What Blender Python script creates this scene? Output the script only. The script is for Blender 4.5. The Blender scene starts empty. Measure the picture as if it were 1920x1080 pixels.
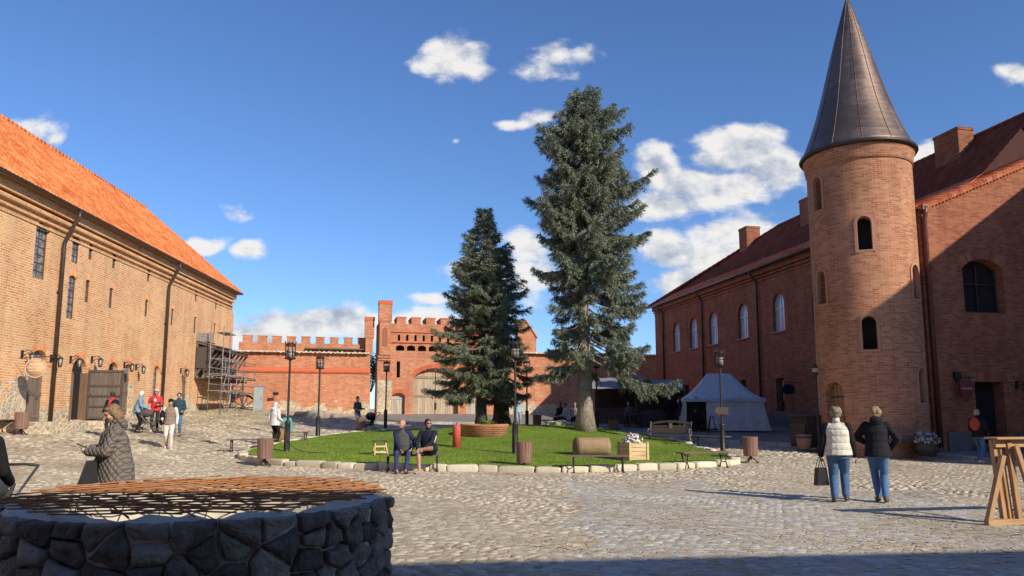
import bpy, bmesh, math, random
import numpy as np
from mathutils import Vector, Matrix, Euler
from mathutils.geometry import tessellate_polygon, delaunay_2d_cdt
R = math.radians
PI = math.pi
random.seed(7)
rng = np.random.default_rng(11)
scene = bpy.context.scene
COL = scene.collection

# ------------------------------------------------------------------ camera
F_PX = 1400.0
PRINC_Y = 593.0
PITCH = R(7.487)
EYE = Vector((0, 0, 1.57))
cam = bpy.data.cameras.new('camera')
cam.sensor_width = 36.0
cam.lens = 36.0 * F_PX / 1920.0
cam.shift_y = (PRINC_Y-540)/1920
cam.clip_start = 0.05
cam.clip_end = 6000
camo = bpy.data.objects.new('camera', cam)
camo.location = EYE
camo.rotation_euler = (R(90) + PITCH, 0, 0)
COL.objects.link(camo)
scene.camera = camo

# ------------------------------------------------------------------ light and exposure
SUN_AZ, SUN_EL = R(134), R(28.5)
SUN = Vector((math.sin(SUN_AZ)*math.cos(SUN_EL), math.cos(SUN_AZ)*math.cos(SUN_EL), math.sin(SUN_EL)))
sl = bpy.data.lights.new('sun', 'SUN')
sl.energy = 5.0
sl.angle = R(0.55)
sl.color = (1.0, 0.90, 0.74)
so = bpy.data.objects.new('sun', sl)
so.rotation_euler = SUN.to_track_quat('Z', 'Y').to_euler()
so.location = (30, -30, 40)
COL.objects.link(so)
scene.view_settings.view_transform = 'Standard'
scene.view_settings.look = 'None'
scene.view_settings.exposure = 0.12
scene.view_settings.gamma = 1.0

def ray(px, py):
    u = (px-960)/F_PX; v = (py-PRINC_Y)/F_PX
    c, s = math.cos(PITCH), math.sin(PITCH)
    return Vector((u, c + v*s, s - v*c))

world = bpy.data.worlds.new('World')
scene.world = world
world.use_nodes = True
wn = world.node_tree; wn.nodes.clear()
def N(nt, t, **kw):
    n = nt.nodes.new(t)
    for k, v in kw.items():
        if k == 'inp':
            for a, b in v.items(): n.inputs[a].default_value = b
        else: setattr(n, k, v)
    return n
def build_world():
    nt = wn; L = nt.links.new
    sky = N(nt, 'ShaderNodeTexSky', sky_type='NISHITA', sun_disc=False, sun_elevation=SUN_EL, sun_rotation=SUN_AZ,
            altitude=50, air_density=1.0, dust_density=0.06, ozone_density=2.6)
    tc = N(nt, 'ShaderNodeTexCoord')
    sep = N(nt, 'ShaderNodeSeparateXYZ'); L(tc.outputs['Generated'], sep.inputs[0])
    def M(op, a, b=None, c=None, clamp=False):
        n = N(nt, 'ShaderNodeMath', operation=op, use_clamp=clamp)
        for i, x in enumerate((a, b, c)):
            if x is None: continue
            if isinstance(x, (int, float)): n.inputs[i].default_value = x
            else: L(x, n.inputs[i])
        return n.outputs[0]
    ysafe = M('MAXIMUM', sep.outputs[1], 0.05)
    u = M('DIVIDE', sep.outputs[0], ysafe); w = M('DIVIDE', sep.outputs[2], ysafe)
    com = N(nt, 'ShaderNodeCombineXYZ'); L(u, com.inputs[0]); L(w, com.inputs[1])
    # puff noise
    def noise(scale, detail, rough, off=(0, 0, 0), stretch=1.5):
        mp = N(nt, 'ShaderNodeMapping'); mp.inputs['Scale'].default_value = (1, stretch, 1); mp.inputs['Location'].default_value = off
        L(com.outputs[0], mp.inputs[0])
        n = N(nt, 'ShaderNodeTexNoise'); n.inputs['Scale'].default_value = scale; n.inputs['Detail'].default_value = detail
        n.inputs['Roughness'].default_value = rough
        L(mp.outputs[0], n.inputs['Vector']); return n
    n1 = noise(13, 8, 0.62)
    n1b = noise(13, 8, 0.62, off=(0.012, 0.022, 0))
    wv = noise(7, 3, 0.5, off=(5, 3, 1))
    warp = N(nt, 'ShaderNodeVectorMath', operation='MULTIPLY_ADD')
    sub = N(nt, 'ShaderNodeVectorMath', operation='SUBTRACT'); L(wv.outputs['Color'], sub.inputs[0]); sub.inputs[1].default_value = (.5, .5, .5)
    L(sub.outputs[0], warp.inputs[0]); warp.inputs[1].default_value = (0.09, 0.05, 0); L(com.outputs[0], warp.inputs[2])
    clouds = [  # centre, radii as the photograph shows them, thickness
        (868, 100, 62, 46, 1.0), (822, 126, 52, 22, .65), (1036, 106, 50, 28, .50), (1098, 104, 44, 18, .42), (1030, 136, 54, 18, .48),
        (955, 237, 34, 12, .42), (1004, 224, 36, 13, .42), (870, 259, 14, 8, .38), (440, 402, 26, 18, .38),
        (1236, 300, 62, 46, 1.0), (1285, 335, 80, 40, 1.1), (1388, 280, 92, 56, 1.25), (1440, 320, 88, 48, 1.2), (1350, 352, 130, 40, 1.1), (1270, 388, 100, 32, .95),
        (1245, 470, 70, 46, 1.05), (1312, 488, 66, 50, 1.1), (1400, 436, 100, 30, .8), (1270, 530, 90, 34, 1.0), (1380, 480, 80, 40, 1.0),
        (975, 465, 58, 46, .8), (1010, 520, 80, 50, .7), (900, 500, 60, 40, .6),
        (378, 467, 56, 20, .95), (470, 480, 46, 20, .95),
        (580, 604, 150, 36, 1.15), (480, 622, 110, 38, .95), (690, 612, 110, 32, 1.0), (820, 566, 60, 16, .6), (790, 602, 90, 26, .6),
        (1908, 130, 34, 28, .8), (1740, 285, 34, 30, .8), (60, 236, 58, 22, .45), (98, 250, 28, 16, .5)]
    cur = None
    for (cx, cy, rx, ry, st) in clouds:
        d = ray(cx, cy); cu, cw = d.x/d.y, d.z/d.y
        dx = ray(cx+rx, cy); ru = abs(dx.x/dx.y-cu)
        dy = ray(cx, cy-ry); rw = abs(dy.z/dy.y-cw)
        s1 = N(nt, 'ShaderNodeVectorMath', operation='SUBTRACT'); L(warp.outputs[0], s1.inputs[0]); s1.inputs[1].default_value = (cu, cw, 0)
        s2 = N(nt, 'ShaderNodeVectorMath', operation='DIVIDE'); L(s1.outputs[0], s2.inputs[0]); s2.inputs[1].default_value = (ru, rw, 1)
        ln = N(nt, 'ShaderNodeVectorMath', operation='LENGTH'); L(s2.outputs[0], ln.inputs[0])
        v = M('MULTIPLY_ADD', ln.outputs['Value'], -st, st)
        cur = v if cur is None else M('SMOOTH_MAX', cur, v, 0.25)
    f = M('MULTIPLY_ADD', n1.outputs['Fac'], 1.7, -0.80)
    dens = M('ADD', cur, f)
    mr = N(nt, 'ShaderNodeMapRange', interpolation_type='SMOOTHSTEP'); L(dens, mr.inputs[0])
    mr.inputs[1].default_value = 0.0; mr.inputs[2].default_value = 0.52
    near = M('GREATER_THAN', sep.outputs[1], 0.06); up = M('GREATER_THAN', sep.outputs[2], 0.0)
    alpha = M('MULTIPLY', M('MULTIPLY', mr.outputs[0], near), up)
    alpha = M('MULTIPLY', alpha, 0.96)
    # light and shade within the clouds: slope of the puff noise towards the sun
    dif = M('SUBTRACT', n1.outputs['Fac'], n1b.outputs['Fac'])
    nl = noise(8, 3, 0.5, off=(9, 2, 0)); nlb = noise(8, 3, 0.5, off=(9.02, 2.05, 0))
    dif2 = M('SUBTRACT', nl.outputs['Fac'], nlb.outputs['Fac'])
    sh = M('ADD', M('MULTIPLY_ADD', dif, 3.6, 0.80), M('MULTIPLY', dif2, 2.2))
    thick = M('MULTIPLY_ADD', cur, -0.42, 0.24)
    sh = M('ADD', sh, thick, clamp=True)
    cr = N(nt, 'ShaderNodeMix', data_type='RGBA'); L(sh, cr.inputs[0])
    cr.inputs[6].default_value = (0.42, 0.49, 0.62, 1); cr.inputs[7].default_value = (1.0, 0.98, 0.95, 1)
    hs = N(nt, 'ShaderNodeMix', data_type='RGBA', blend_type='MULTIPLY'); hs.inputs[0].default_value = 1.0
    L(sky.outputs[0], hs.inputs[6]); hs.inputs[7].default_value = SKY_TINT
    b1 = N(nt, 'ShaderNodeBackground'); L(hs.outputs[2], b1.inputs[0]); b1.inputs[1].default_value = SKY_STR
    b2 = N(nt, 'ShaderNodeBackground'); L(cr.outputs[2], b2.inputs[0]); b2.inputs[1].default_value = 0.84
    mx = N(nt, 'ShaderNodeMixShader'); L(alpha, mx.inputs[0]); L(b1.outputs[0], mx.inputs[1]); L(b2.outputs[0], mx.inputs[2])
    out = N(nt, 'ShaderNodeOutputWorld'); L(mx.outputs[0], out.inputs[0])
SKY_TINT = (0.72, 0.94, 1.28, 1)
SKY_STR = 0.112
build_world()

# ------------------------------------------------------------------ terrain shape
def softplus(t): return np.logaddexp(0, t)
def G(x, y):
    x = np.asarray(x, float); y = np.asarray(y, float)
    b = 0.0421*1.6*softplus((np.minimum(y, 55.6)-21.9)/1.6)
    l = 0.085*1.2*softplus((-x-10)/1.2)*np.clip((y-8.5)/15, 0, 1)
    und = 0.03*np.sin(x*.7+1.3)*np.sin(y*.55) * np.clip((y-14)/10, 0, 1)
    return b + np.minimum(l, 1.0) + und
LC = (-1.0, 29.2)                               # the lawn island, by points round its kerb
_K = [(-8.75, 24.48), (-7.75, 23.20), (-5.75, 22.02), (-3.9, 21.33), (-0.65, 20.90), (3.3, 20.95), (5.2, 21.70), (6.95, 23.20), (7.0, 25.23),
      (6.7, 28.01), (5.7, 33.35), (4.4, 36.99), (1.4, 38.91), (-3, 39.13), (-6, 38.06), (-7.7, 35.28), (-8.7, 31.54), (-9.0, 27.79)]
_th = np.array([math.atan2(y-LC[1], x-LC[0]) for x, y in _K]); _rr = np.array([math.hypot(x-LC[0], y-LC[1]) for x, y in _K])
_o = np.argsort(_th); _th = _th[_o]; _rr = _rr[_o]
_tg = np.linspace(-PI, PI, 361)[:-1]
_rg = np.interp(_tg, np.concatenate([_th-2*PI, _th, _th+2*PI]), np.tile(_rr, 3))
_kern = np.hanning(19); _kern /= _kern.sum()
_rg = np.convolve(np.concatenate([_rg[-9:], _rg, _rg[:9]]), _kern, 'valid')
def lawn_rho(th): return np.interp(np.asarray(th, float), np.concatenate([_tg-2*PI, _tg, _tg+2*PI]), np.tile(_rg, 3))
def lawn_r(x, y):
    dx = np.asarray(x, float)-LC[0]; dy = np.asarray(y, float)-LC[1]
    return np.sqrt(dx*dx+dy*dy)/lawn_rho(np.arctan2(dy, dx))
def LAWN(x, y):
    r = lawn_r(x, y)
    m = 0.50*np.exp(-(((np.asarray(x)-0.6)/5.2)**2 + ((np.asarray(y)-32.7)/4.2)**2))
    return G(x, y) + 0.15 + m*np.clip((1-r)/.25, 0, 1)
def H(x, y): return float(LAWN(x, y)) if lawn_r(x, y) < 0.99 else float(G(x, y))
def gp(px, py, surf=None):
    """the ground point seen at a place in the photograph"""
    surf = surf or (lambda x, y: float(G(x, y)))
    d = ray(px, py); t = 8.0
    prev = t
    for i in range(4000):
        p = EYE + d*t
        if p.z <= surf(p.x, p.y): break
        t += 0.02
    return Vector((p.x, p.y, surf(p.x, p.y)))
def at(px, D, py=777):
    """ground point at depth D below a column of the photograph"""
    d = ray(px, py); x = d.x/d.y*D
    return Vector((x, D, H(x, D)))

# ------------------------------------------------------------------ materials
MATS = {}
def mat(name):
    m = bpy.data.materials.new(name); m.use_nodes = True
    nt = m.node_tree; nt.nodes.clear()
    out = N(nt, 'ShaderNodeOutputMaterial'); b = N(nt, 'ShaderNodeBsdfPrincipled')
    nt.links.new(b.outputs[0], out.inputs[0])
    return m, nt, b
def mth(nt, op, a, b=None, c=None, clamp=False):
    n = N(nt, 'ShaderNodeMath', operation=op, use_clamp=clamp)
    for i, x in enumerate((a, b, c)):
        if x is None: continue
        if isinstance(x, (int, float)): n.inputs[i].default_value = x
        else: nt.links.new(x, n.inputs[i])
    return n.outputs[0]
def mixc(nt, f, a, b, mode='MIX'):
    n = N(nt, 'ShaderNodeMix', data_type='RGBA', blend_type=mode)
    if isinstance(f, (int, float)): n.inputs[0].default_value = f
    else: nt.links.new(f, n.inputs[0])
    for i, x in ((6, a), (7, b)):
        if isinstance(x, tuple): n.inputs[i].default_value = x if len(x) == 4 else x+(1,)
        else: nt.links.new(x, n.inputs[i])
    return n.outputs[2]
def ramp(nt, f, stops, interp='LINEAR'):
    n = N(nt, 'ShaderNodeValToRGB'); cr = n.color_ramp; cr.interpolation = interp
    while len(cr.elements) < len(stops): cr.elements.new(0.5)
    for e, (p, c) in zip(cr.elements, stops):
        e.position = p; e.color = c if len(c) == 4 else tuple(c)+(1,)
    nt.links.new(f, n.inputs[0]); return n.outputs[0]
def tex_noise(nt, vec, scale, detail=3, rough=.55, out='Fac'):
    n = N(nt, 'ShaderNodeTexNoise'); n.inputs['Scale'].default_value = scale
    n.inputs['Detail'].default_value = detail; n.inputs['Roughness'].default_value = rough
    if vec is not None: nt.links.new(vec, n.inputs['Vector'])
    return n.outputs[out]
def objco(nt): return N(nt, 'ShaderNodeTexCoord').outputs['Object']
def bump(nt, b, h, strength=.5, dist=.01, normal=None):
    n = N(nt, 'ShaderNodeBump'); n.inputs['Strength'].default_value = strength; n.inputs['Distance'].default_value = dist
    nt.links.new(h, n.inputs['Height'])
    if normal is not None: nt.links.new(normal, n.inputs['Normal'])
    nt.links.new(n.outputs[0], b.inputs['Normal']); return n.outputs[0]
def wallco(nt, radius=None):
    o = objco(nt); s = N(nt, 'ShaderNodeSeparateXYZ'); nt.links.new(o, s.inputs[0])
    if radius:
        a = mth(nt, 'ARCTAN2', s.outputs[1], s.outputs[0]); h = mth(nt, 'MULTIPLY', a, radius)
    else: h = mth(nt, 'ADD', s.outputs[0], s.outputs[1])
    c = N(nt, 'ShaderNodeCombineXYZ'); nt.links.new(h, c.inputs[0]); nt.links.new(s.outputs[2], c.inputs[1])
    return c.outputs[0], o, s

def simple(name, col, rough=.7, var=.12, scale=8, bumpk=0.0, metal=0.0, island=0.0, bscale=None, spec=None):
    if name in MATS: return MATS[name]
    m, nt, b = mat(name); o = objco(nt)
    n = tex_noise(nt, o, scale, 4)
    dark = tuple(c*(1-var*1.6) for c in col); lite = tuple(min(1, c*(1+var)) for c in col)
    c = ramp(nt, n, [(.3, dark), (.7, lite)])
    if island:
        g = N(nt, 'ShaderNodeNewGeometry')
        v = mth(nt, 'MULTIPLY_ADD', g.outputs['Random Per Island'], island*2, 1-island)
        cc = N(nt, 'ShaderNodeCombineColor')
        for i in range(3): nt.links.new(v, cc.inputs[i])
        c = mixc(nt, 1.0, c, cc.outputs[0], 'MULTIPLY')
    nt.links.new(c, b.inputs['Base Color'])
    b.inputs['Roughness'].default_value = rough; b.inputs['Metallic'].default_value = metal
    if spec is not None: b.inputs['Specular IOR Level'].default_value = spec
    if bumpk:
        h = tex_noise(nt, o, bscale or scale*3, 4); bump(nt, b, h, bumpk, .01)
    MATS[name] = m; return m

def brick(name, cols, mortar, radius=None, bw=.27, bh=.076, ms=.012, stones=None, stain=(.25, .18, .13), stainamt=.35, pale=None, contrast=1.0):
    """cols: three brick colours; stones: (z where fieldstone begins to fade, z where it ends)"""
    if name in MATS: return MATS[name]
    m, nt, b = mat(name); L = nt.links.new
    w, o, s = wallco(nt, radius)
    wob = tex_noise(nt, w, 1.7, 2, out='Color')
    wm = N(nt, 'ShaderNodeVectorMath', operation='MULTIPLY_ADD'); L(wob, wm.inputs[0]); wm.inputs[1].default_value = (.02, .02, 0); L(w, wm.inputs[2])
    wv = wm.outputs[0]
    t = N(nt, 'ShaderNodeTexBrick'); L(wv, t.inputs['Vector'])
    t.inputs['Scale'].default_value = 1.0; t.inputs['Brick Width'].default_value = bw; t.inputs['Row Height'].default_value = bh
    t.inputs['Mortar Size'].default_value = ms; t.inputs['Mortar Smooth'].default_value = .3; t.inputs['Bias'].default_value = 0
    t.inputs['Color1'].default_value = (0, 0, 0, 1); t.inputs['Color2'].default_value = (1, 1, 1, 1); t.inputs['Mortar'].default_value = (.5, .5, .5, 1)
    t.offset = .5
    sp = N(nt, 'ShaderNodeSeparateColor'); L(t.outputs['Color'], sp.inputs[0])
    nz = tex_noise(nt, w, 24, 3)
    big = tex_noise(nt, w, .42, 7, .68)
    f = mth(nt, 'ADD', mth(nt, 'MULTIPLY', sp.outputs[0], .42), mth(nt, 'ADD', mth(nt, 'MULTIPLY', nz, .3), mth(nt, 'MULTIPLY', big, .5)))
    bc = ramp(nt, f, [(.2, cols[0]), (.55, cols[1]), (.95, cols[2])])
    mc = mixc(nt, nz, tuple(c*.8 for c in mortar), mortar)
    col = mixc(nt, t.outputs['Fac'], bc, mc)
    hgt = mth(nt, 'SUBTRACT', mth(nt, 'MULTIPLY_ADD', nz, .45, mth(nt, 'MULTIPLY', sp.outputs[0], .25)), mth(nt, 'MULTIPLY', t.outputs['Fac'], .8))
    if pale:   # lime wash and efflorescence in patches
        pn = tex_noise(nt, w, .9, 6, .7)
        pf = mth(nt, 'MULTIPLY', ramp(nt, pn, [(.44, (0, 0, 0)), (.70, (1, 1, 1))]), .62)
        col = mixc(nt, pf, col, pale)
    if stones:
        z0, z1 = stones
        sc = N(nt, 'ShaderNodeMapping'); sc.inputs['Scale'].default_value = (1, 1.15, 1); L(wv, sc.inputs[0])
        v = N(nt, 'ShaderNodeTexVoronoi'); v.inputs['Scale'].default_value = 4.2; v.inputs['Randomness'].default_value = .9; L(sc.outputs[0], v.inputs['Vector'])
        e = N(nt, 'ShaderNodeTexVoronoi', feature='DISTANCE_TO_EDGE'); e.inputs['Scale'].default_value = 4.2; e.inputs['Randomness'].default_value = .9; L(sc.outputs[0], e.inputs['Vector'])
        vs = N(nt, 'ShaderNodeSeparateColor'); L(v.outputs['Color'], vs.inputs[0])
        stc = ramp(nt, vs.outputs[0], [(0, (.26, .22, .17)), (.35, (.50, .42, .30)), (.6, (.38, .29, .21)), (.8, (.56, .48, .36)), (1, (.30, .31, .23))])
        stc = mixc(nt, mth(nt, 'MULTIPLY', nz, .5), stc, (.5, .45, .36))
        ed = ramp(nt, e.outputs['Distance'], [(.06, (0, 0, 0)), (.13, (1, 1, 1))])
        stc = mixc(nt, ed, (.66, .55, .38), stc)
        # patches: much stone near the ground, islands higher up
        pn = tex_noise(nt, w, .62, 5, .65)
        zz = N(nt, 'ShaderNodeMapRange'); L(s.outputs[2], zz.inputs[0]); zz.inputs[1].default_value = z0; zz.inputs[2].default_value = z1
        zz.inputs[3].default_value = .16; zz.inputs[4].default_value = -.30
        pf = ramp(nt, mth(nt, 'ADD', pn, zz.outputs[0]), [(.565, (0, 0, 0)), (.60, (1, 1, 1))])
        col = mixc(nt, pf, col, stc)
        hs = mth(nt, 'MULTIPLY', ed, 1.0)
        mh = N(nt, 'ShaderNodeMix', data_type='FLOAT'); L(pf, mh.inputs[0]); L(hgt, mh.inputs[2]); L(hs, mh.inputs[3]); hgt = mh.outputs[0]
    stn = tex_noise(nt, o, .35, 6, .65)
    sf = mth(nt, 'MULTIPLY', ramp(nt, stn, [(.45, (0, 0, 0)), (.70, (1, 1, 1))]), min(1, stainamt*1.8))
    col = mixc(nt, sf, col, mixc(nt, 1.0, col, tuple(1-(1-c)*.55 for c in stain), 'MULTIPLY'))
    # fine weather streaks
    stt = N(nt, 'ShaderNodeMapping'); stt.inputs['Scale'].default_value = (2.2, .18, 1); L(w, stt.inputs[0])
    sn = tex_noise(nt, stt.outputs[0], 1.0, 5, .6)
    col = mixc(nt, mth(nt, 'MULTIPLY', ramp(nt, sn, [(.46, (0, 0, 0)), (.74, (1, 1, 1))]), .5), col, mixc(nt, 1.0, col, (.58, .54, .52), 'MULTIPLY'))
    L(col, b.inputs['Base Color']); b.inputs['Roughness'].default_value = .92
    b.inputs['Specular IOR Level'].default_value = .2
    bump(nt, b, hgt, .85, .02)
    MATS[name] = m; return m

def tile_mat(name, c0, c1, c2):
    if name in MATS: return MATS[name]
    m, nt, b = mat(name); L = nt.links.new; o = objco(nt)
    mp = N(nt, 'ShaderNodeMapping'); mp.inputs['Scale'].default_value = (1/.22, 1/.32, 1); L(o, mp.inputs[0])
    sn = N(nt, 'ShaderNodeVectorMath', operation='FLOOR'); L(mp.outputs[0], sn.inputs[0])
    wn_ = N(nt, 'ShaderNodeTexWhiteNoise'); L(sn.outputs[0], wn_.inputs['Vector'])
    big = tex_noise(nt, o, .4, 5); fin = tex_noise(nt, o, 14, 3)
    f = mth(nt, 'ADD', mth(nt, 'MULTIPLY', wn_.outputs[0], .50), mth(nt, 'ADD', mth(nt, 'MULTIPLY', big, .62), mth(nt, 'MULTIPLY_ADD', fin, .2, -.14)))
    c = ramp(nt, f, [(.2, c0), (.52, c1), (.85, c2)])
    L(c, b.inputs['Base Color']); b.inputs['Roughness'].default_value = .8; b.inputs['Specular IOR Level'].default_value = .25
    bump(nt, b, fin, .25, .01)
    MATS[name] = m; return m

def wood(name, col, island=.18, rough=.75, axis=0, gs=26):
    if name in MATS: return MATS[name]
    m, nt, b = mat(name); L = nt.links.new; o = objco(nt)
    mp = N(nt, 'ShaderNodeMapping'); sc = [gs, gs, gs]; sc[axis] = gs*.06; mp.inputs['Scale'].default_value = sc; L(o, mp.inputs[0])
    n = tex_noise(nt, mp.outputs[0], 1.0, 5, .6); n2 = tex_noise(nt, o, 3, 4)
    c = ramp(nt, n, [(.3, tuple(x*.5 for x in col)), (.5, col), (.72, tuple(min(1, x*1.25) for x in col))])
    c = mixc(nt, mth(nt, 'MULTIPLY', n2, .45), c, tuple(x*.62 for x in col))
    g = N(nt, 'ShaderNodeNewGeometry'); v = mth(nt, 'MULTIPLY_ADD', g.outputs['Random Per Island'], island*2, 1-island)
    cc = N(nt, 'ShaderNodeCombineColor'); [L(v, cc.inputs[i]) for i in range(3)]
    c = mixc(nt, 1.0, c, cc.outputs[0], 'MULTIPLY')
    L(c, b.inputs['Base Color']); b.inputs['Roughness'].default_value = rough
    bump(nt, b, n, .4, .004)
    MATS[name] = m; return m

def stone(name, c0, c1, c2, scale=1.5, rough=.9, bk=.6, island=True):
    if name in MATS: return MATS[name]
    m, nt, b = mat(name); L = nt.links.new; o = objco(nt)
    n = tex_noise(nt, o, scale*6, 6, .65); n2 = tex_noise(nt, o, scale, 3)
    f = mth(nt, 'ADD', mth(nt, 'MULTIPLY', n, .4), mth(nt, 'MULTIPLY', n2, .25))
    if island:
        g = N(nt, 'ShaderNodeNewGeometry'); f = mth(nt, 'ADD', f, mth(nt, 'MULTIPLY', g.outputs['Random Per Island'], .45))
    c = ramp(nt, f, [(.2, c0), (.5, c1), (.85, c2)])
    L(c, b.inputs['Base Color']); b.inputs['Roughness'].default_value = rough; b.inputs['Specular IOR Level'].default_value = .25
    bump(nt, b, n, bk, .015)
    MATS[name] = m; return m

def cloth(name, col, quilt=0, fold=.5, rough=.85):
    if name in MATS: return MATS[name]
    m, nt, b = mat(name); L = nt.links.new; o = objco(nt)
    n = tex_noise(nt, o, 9, 3); f = tex_noise(nt, o, 60, 3)
    c = ramp(nt, n, [(.3, tuple(x*.8 for x in col)), (.7, tuple(min(1, x*1.1) for x in col))])
    L(c, b.inputs['Base Color']); b.inputs['Roughness'].default_value = rough; b.inputs['Specular IOR Level'].default_value = .2
    h = mth(nt, 'ADD', mth(nt, 'MULTIPLY', n, 1.0), mth(nt, 'MULTIPLY', f, .15))
    if quilt == 1:     # diamond quilting
        s = N(nt, 'ShaderNodeSeparateXYZ'); L(o, s.inputs[0])
        hx = mth(nt, 'ADD', s.outputs[0], s.outputs[1])
        a = mth(nt, 'ABSOLUTE', mth(nt, 'SINE', mth(nt, 'MULTIPLY', mth(nt, 'ADD', hx, s.outputs[2]), 34)))
        d = mth(nt, 'ABSOLUTE', mth(nt, 'SINE', mth(nt, 'MULTIPLY', mth(nt, 'SUBTRACT', hx, s.outputs[2]), 34)))
        q = mth(nt, 'POWER', mth(nt, 'MULTIPLY', a, d), .35); h = mth(nt, 'ADD', mth(nt, 'MULTIPLY', h, .7), mth(nt, 'MULTIPLY', q, 1.0))
    if quilt == 2:     # horizontal padded bands
        s = N(nt, 'ShaderNodeSeparateXYZ'); L(o, s.inputs[0])
        a = mth(nt, 'ABSOLUTE', mth(nt, 'SINE', mth(nt, 'MULTIPLY', s.outputs[2], 26)))
        h = mth(nt, 'ADD', mth(nt, 'MULTIPLY', h, .8), mth(nt, 'MULTIPLY', mth(nt, 'POWER', a, .4), .8))
    bump(nt, b, h, fold, .03)
    MATS[name] = m; return m
# ------------------------------------------------------------------ object helpers
def link(name, me, m=None, parent=None):
    o = bpy.data.objects.new(name, me); COL.objects.link(o)
    if m is not None and me is not None:
        for x in (m if isinstance(m, (list, tuple)) else [m]): me.materials.append(x)
    if parent is not None: o.parent = parent
    return o
def tag(o, label=None, cat=None, group=None, kind=None):
    if label: o['label'] = label
    if cat: o['category'] = cat
    if group: o['group'] = group
    if kind: o['kind'] = kind
    return o
def thing(name, label, cat, loc=(0, 0, 0), rz=0, group=None, rot=None, scale=1):
    o = bpy.data.objects.new(name, None); COL.objects.link(o); o.empty_display_size = .3
    o.location = loc; o.rotation_euler = rot or (0, 0, rz); o.scale = (scale,)*3
    return tag(o, label, cat, group)
def copy_tree(o, parent=None, children=None):
    if children is None:
        children = {}
        for x in COL.objects:
            if x.parent: children.setdefault(x.parent.name, []).append(x)
    c = o.copy(); COL.objects.link(c)
    if parent is not None: c.parent = parent
    for ch in children.get(o.name, []): copy_tree(ch, c, children)
    return c
def np_mesh(name, V, faces_flat, loops_per, smooth=False):
    """V (n,3); faces_flat index array; loops_per constant count per face"""
    me = bpy.data.meshes.new(name)
    V = np.ascontiguousarray(V, dtype=np.float32); F = np.ascontiguousarray(faces_flat, dtype=np.int32).ravel()
    nf = len(F)//loops_per
    me.vertices.add(len(V)); me.vertices.foreach_set('co', V.ravel())
    me.loops.add(len(F)); me.loops.foreach_set('vertex_index', F)
    me.polygons.add(nf); me.polygons.foreach_set('loop_start', np.arange(nf, dtype=np.int32)*loops_per)
    try: me.polygons.foreach_set('loop_total', np.full(nf, loops_per, dtype=np.int32))
    except Exception: pass
    me.update(calc_edges=True); me.validate()
    if smooth: me.polygons.foreach_set('use_smooth', np.ones(nf, dtype=bool))
    return me

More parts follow.
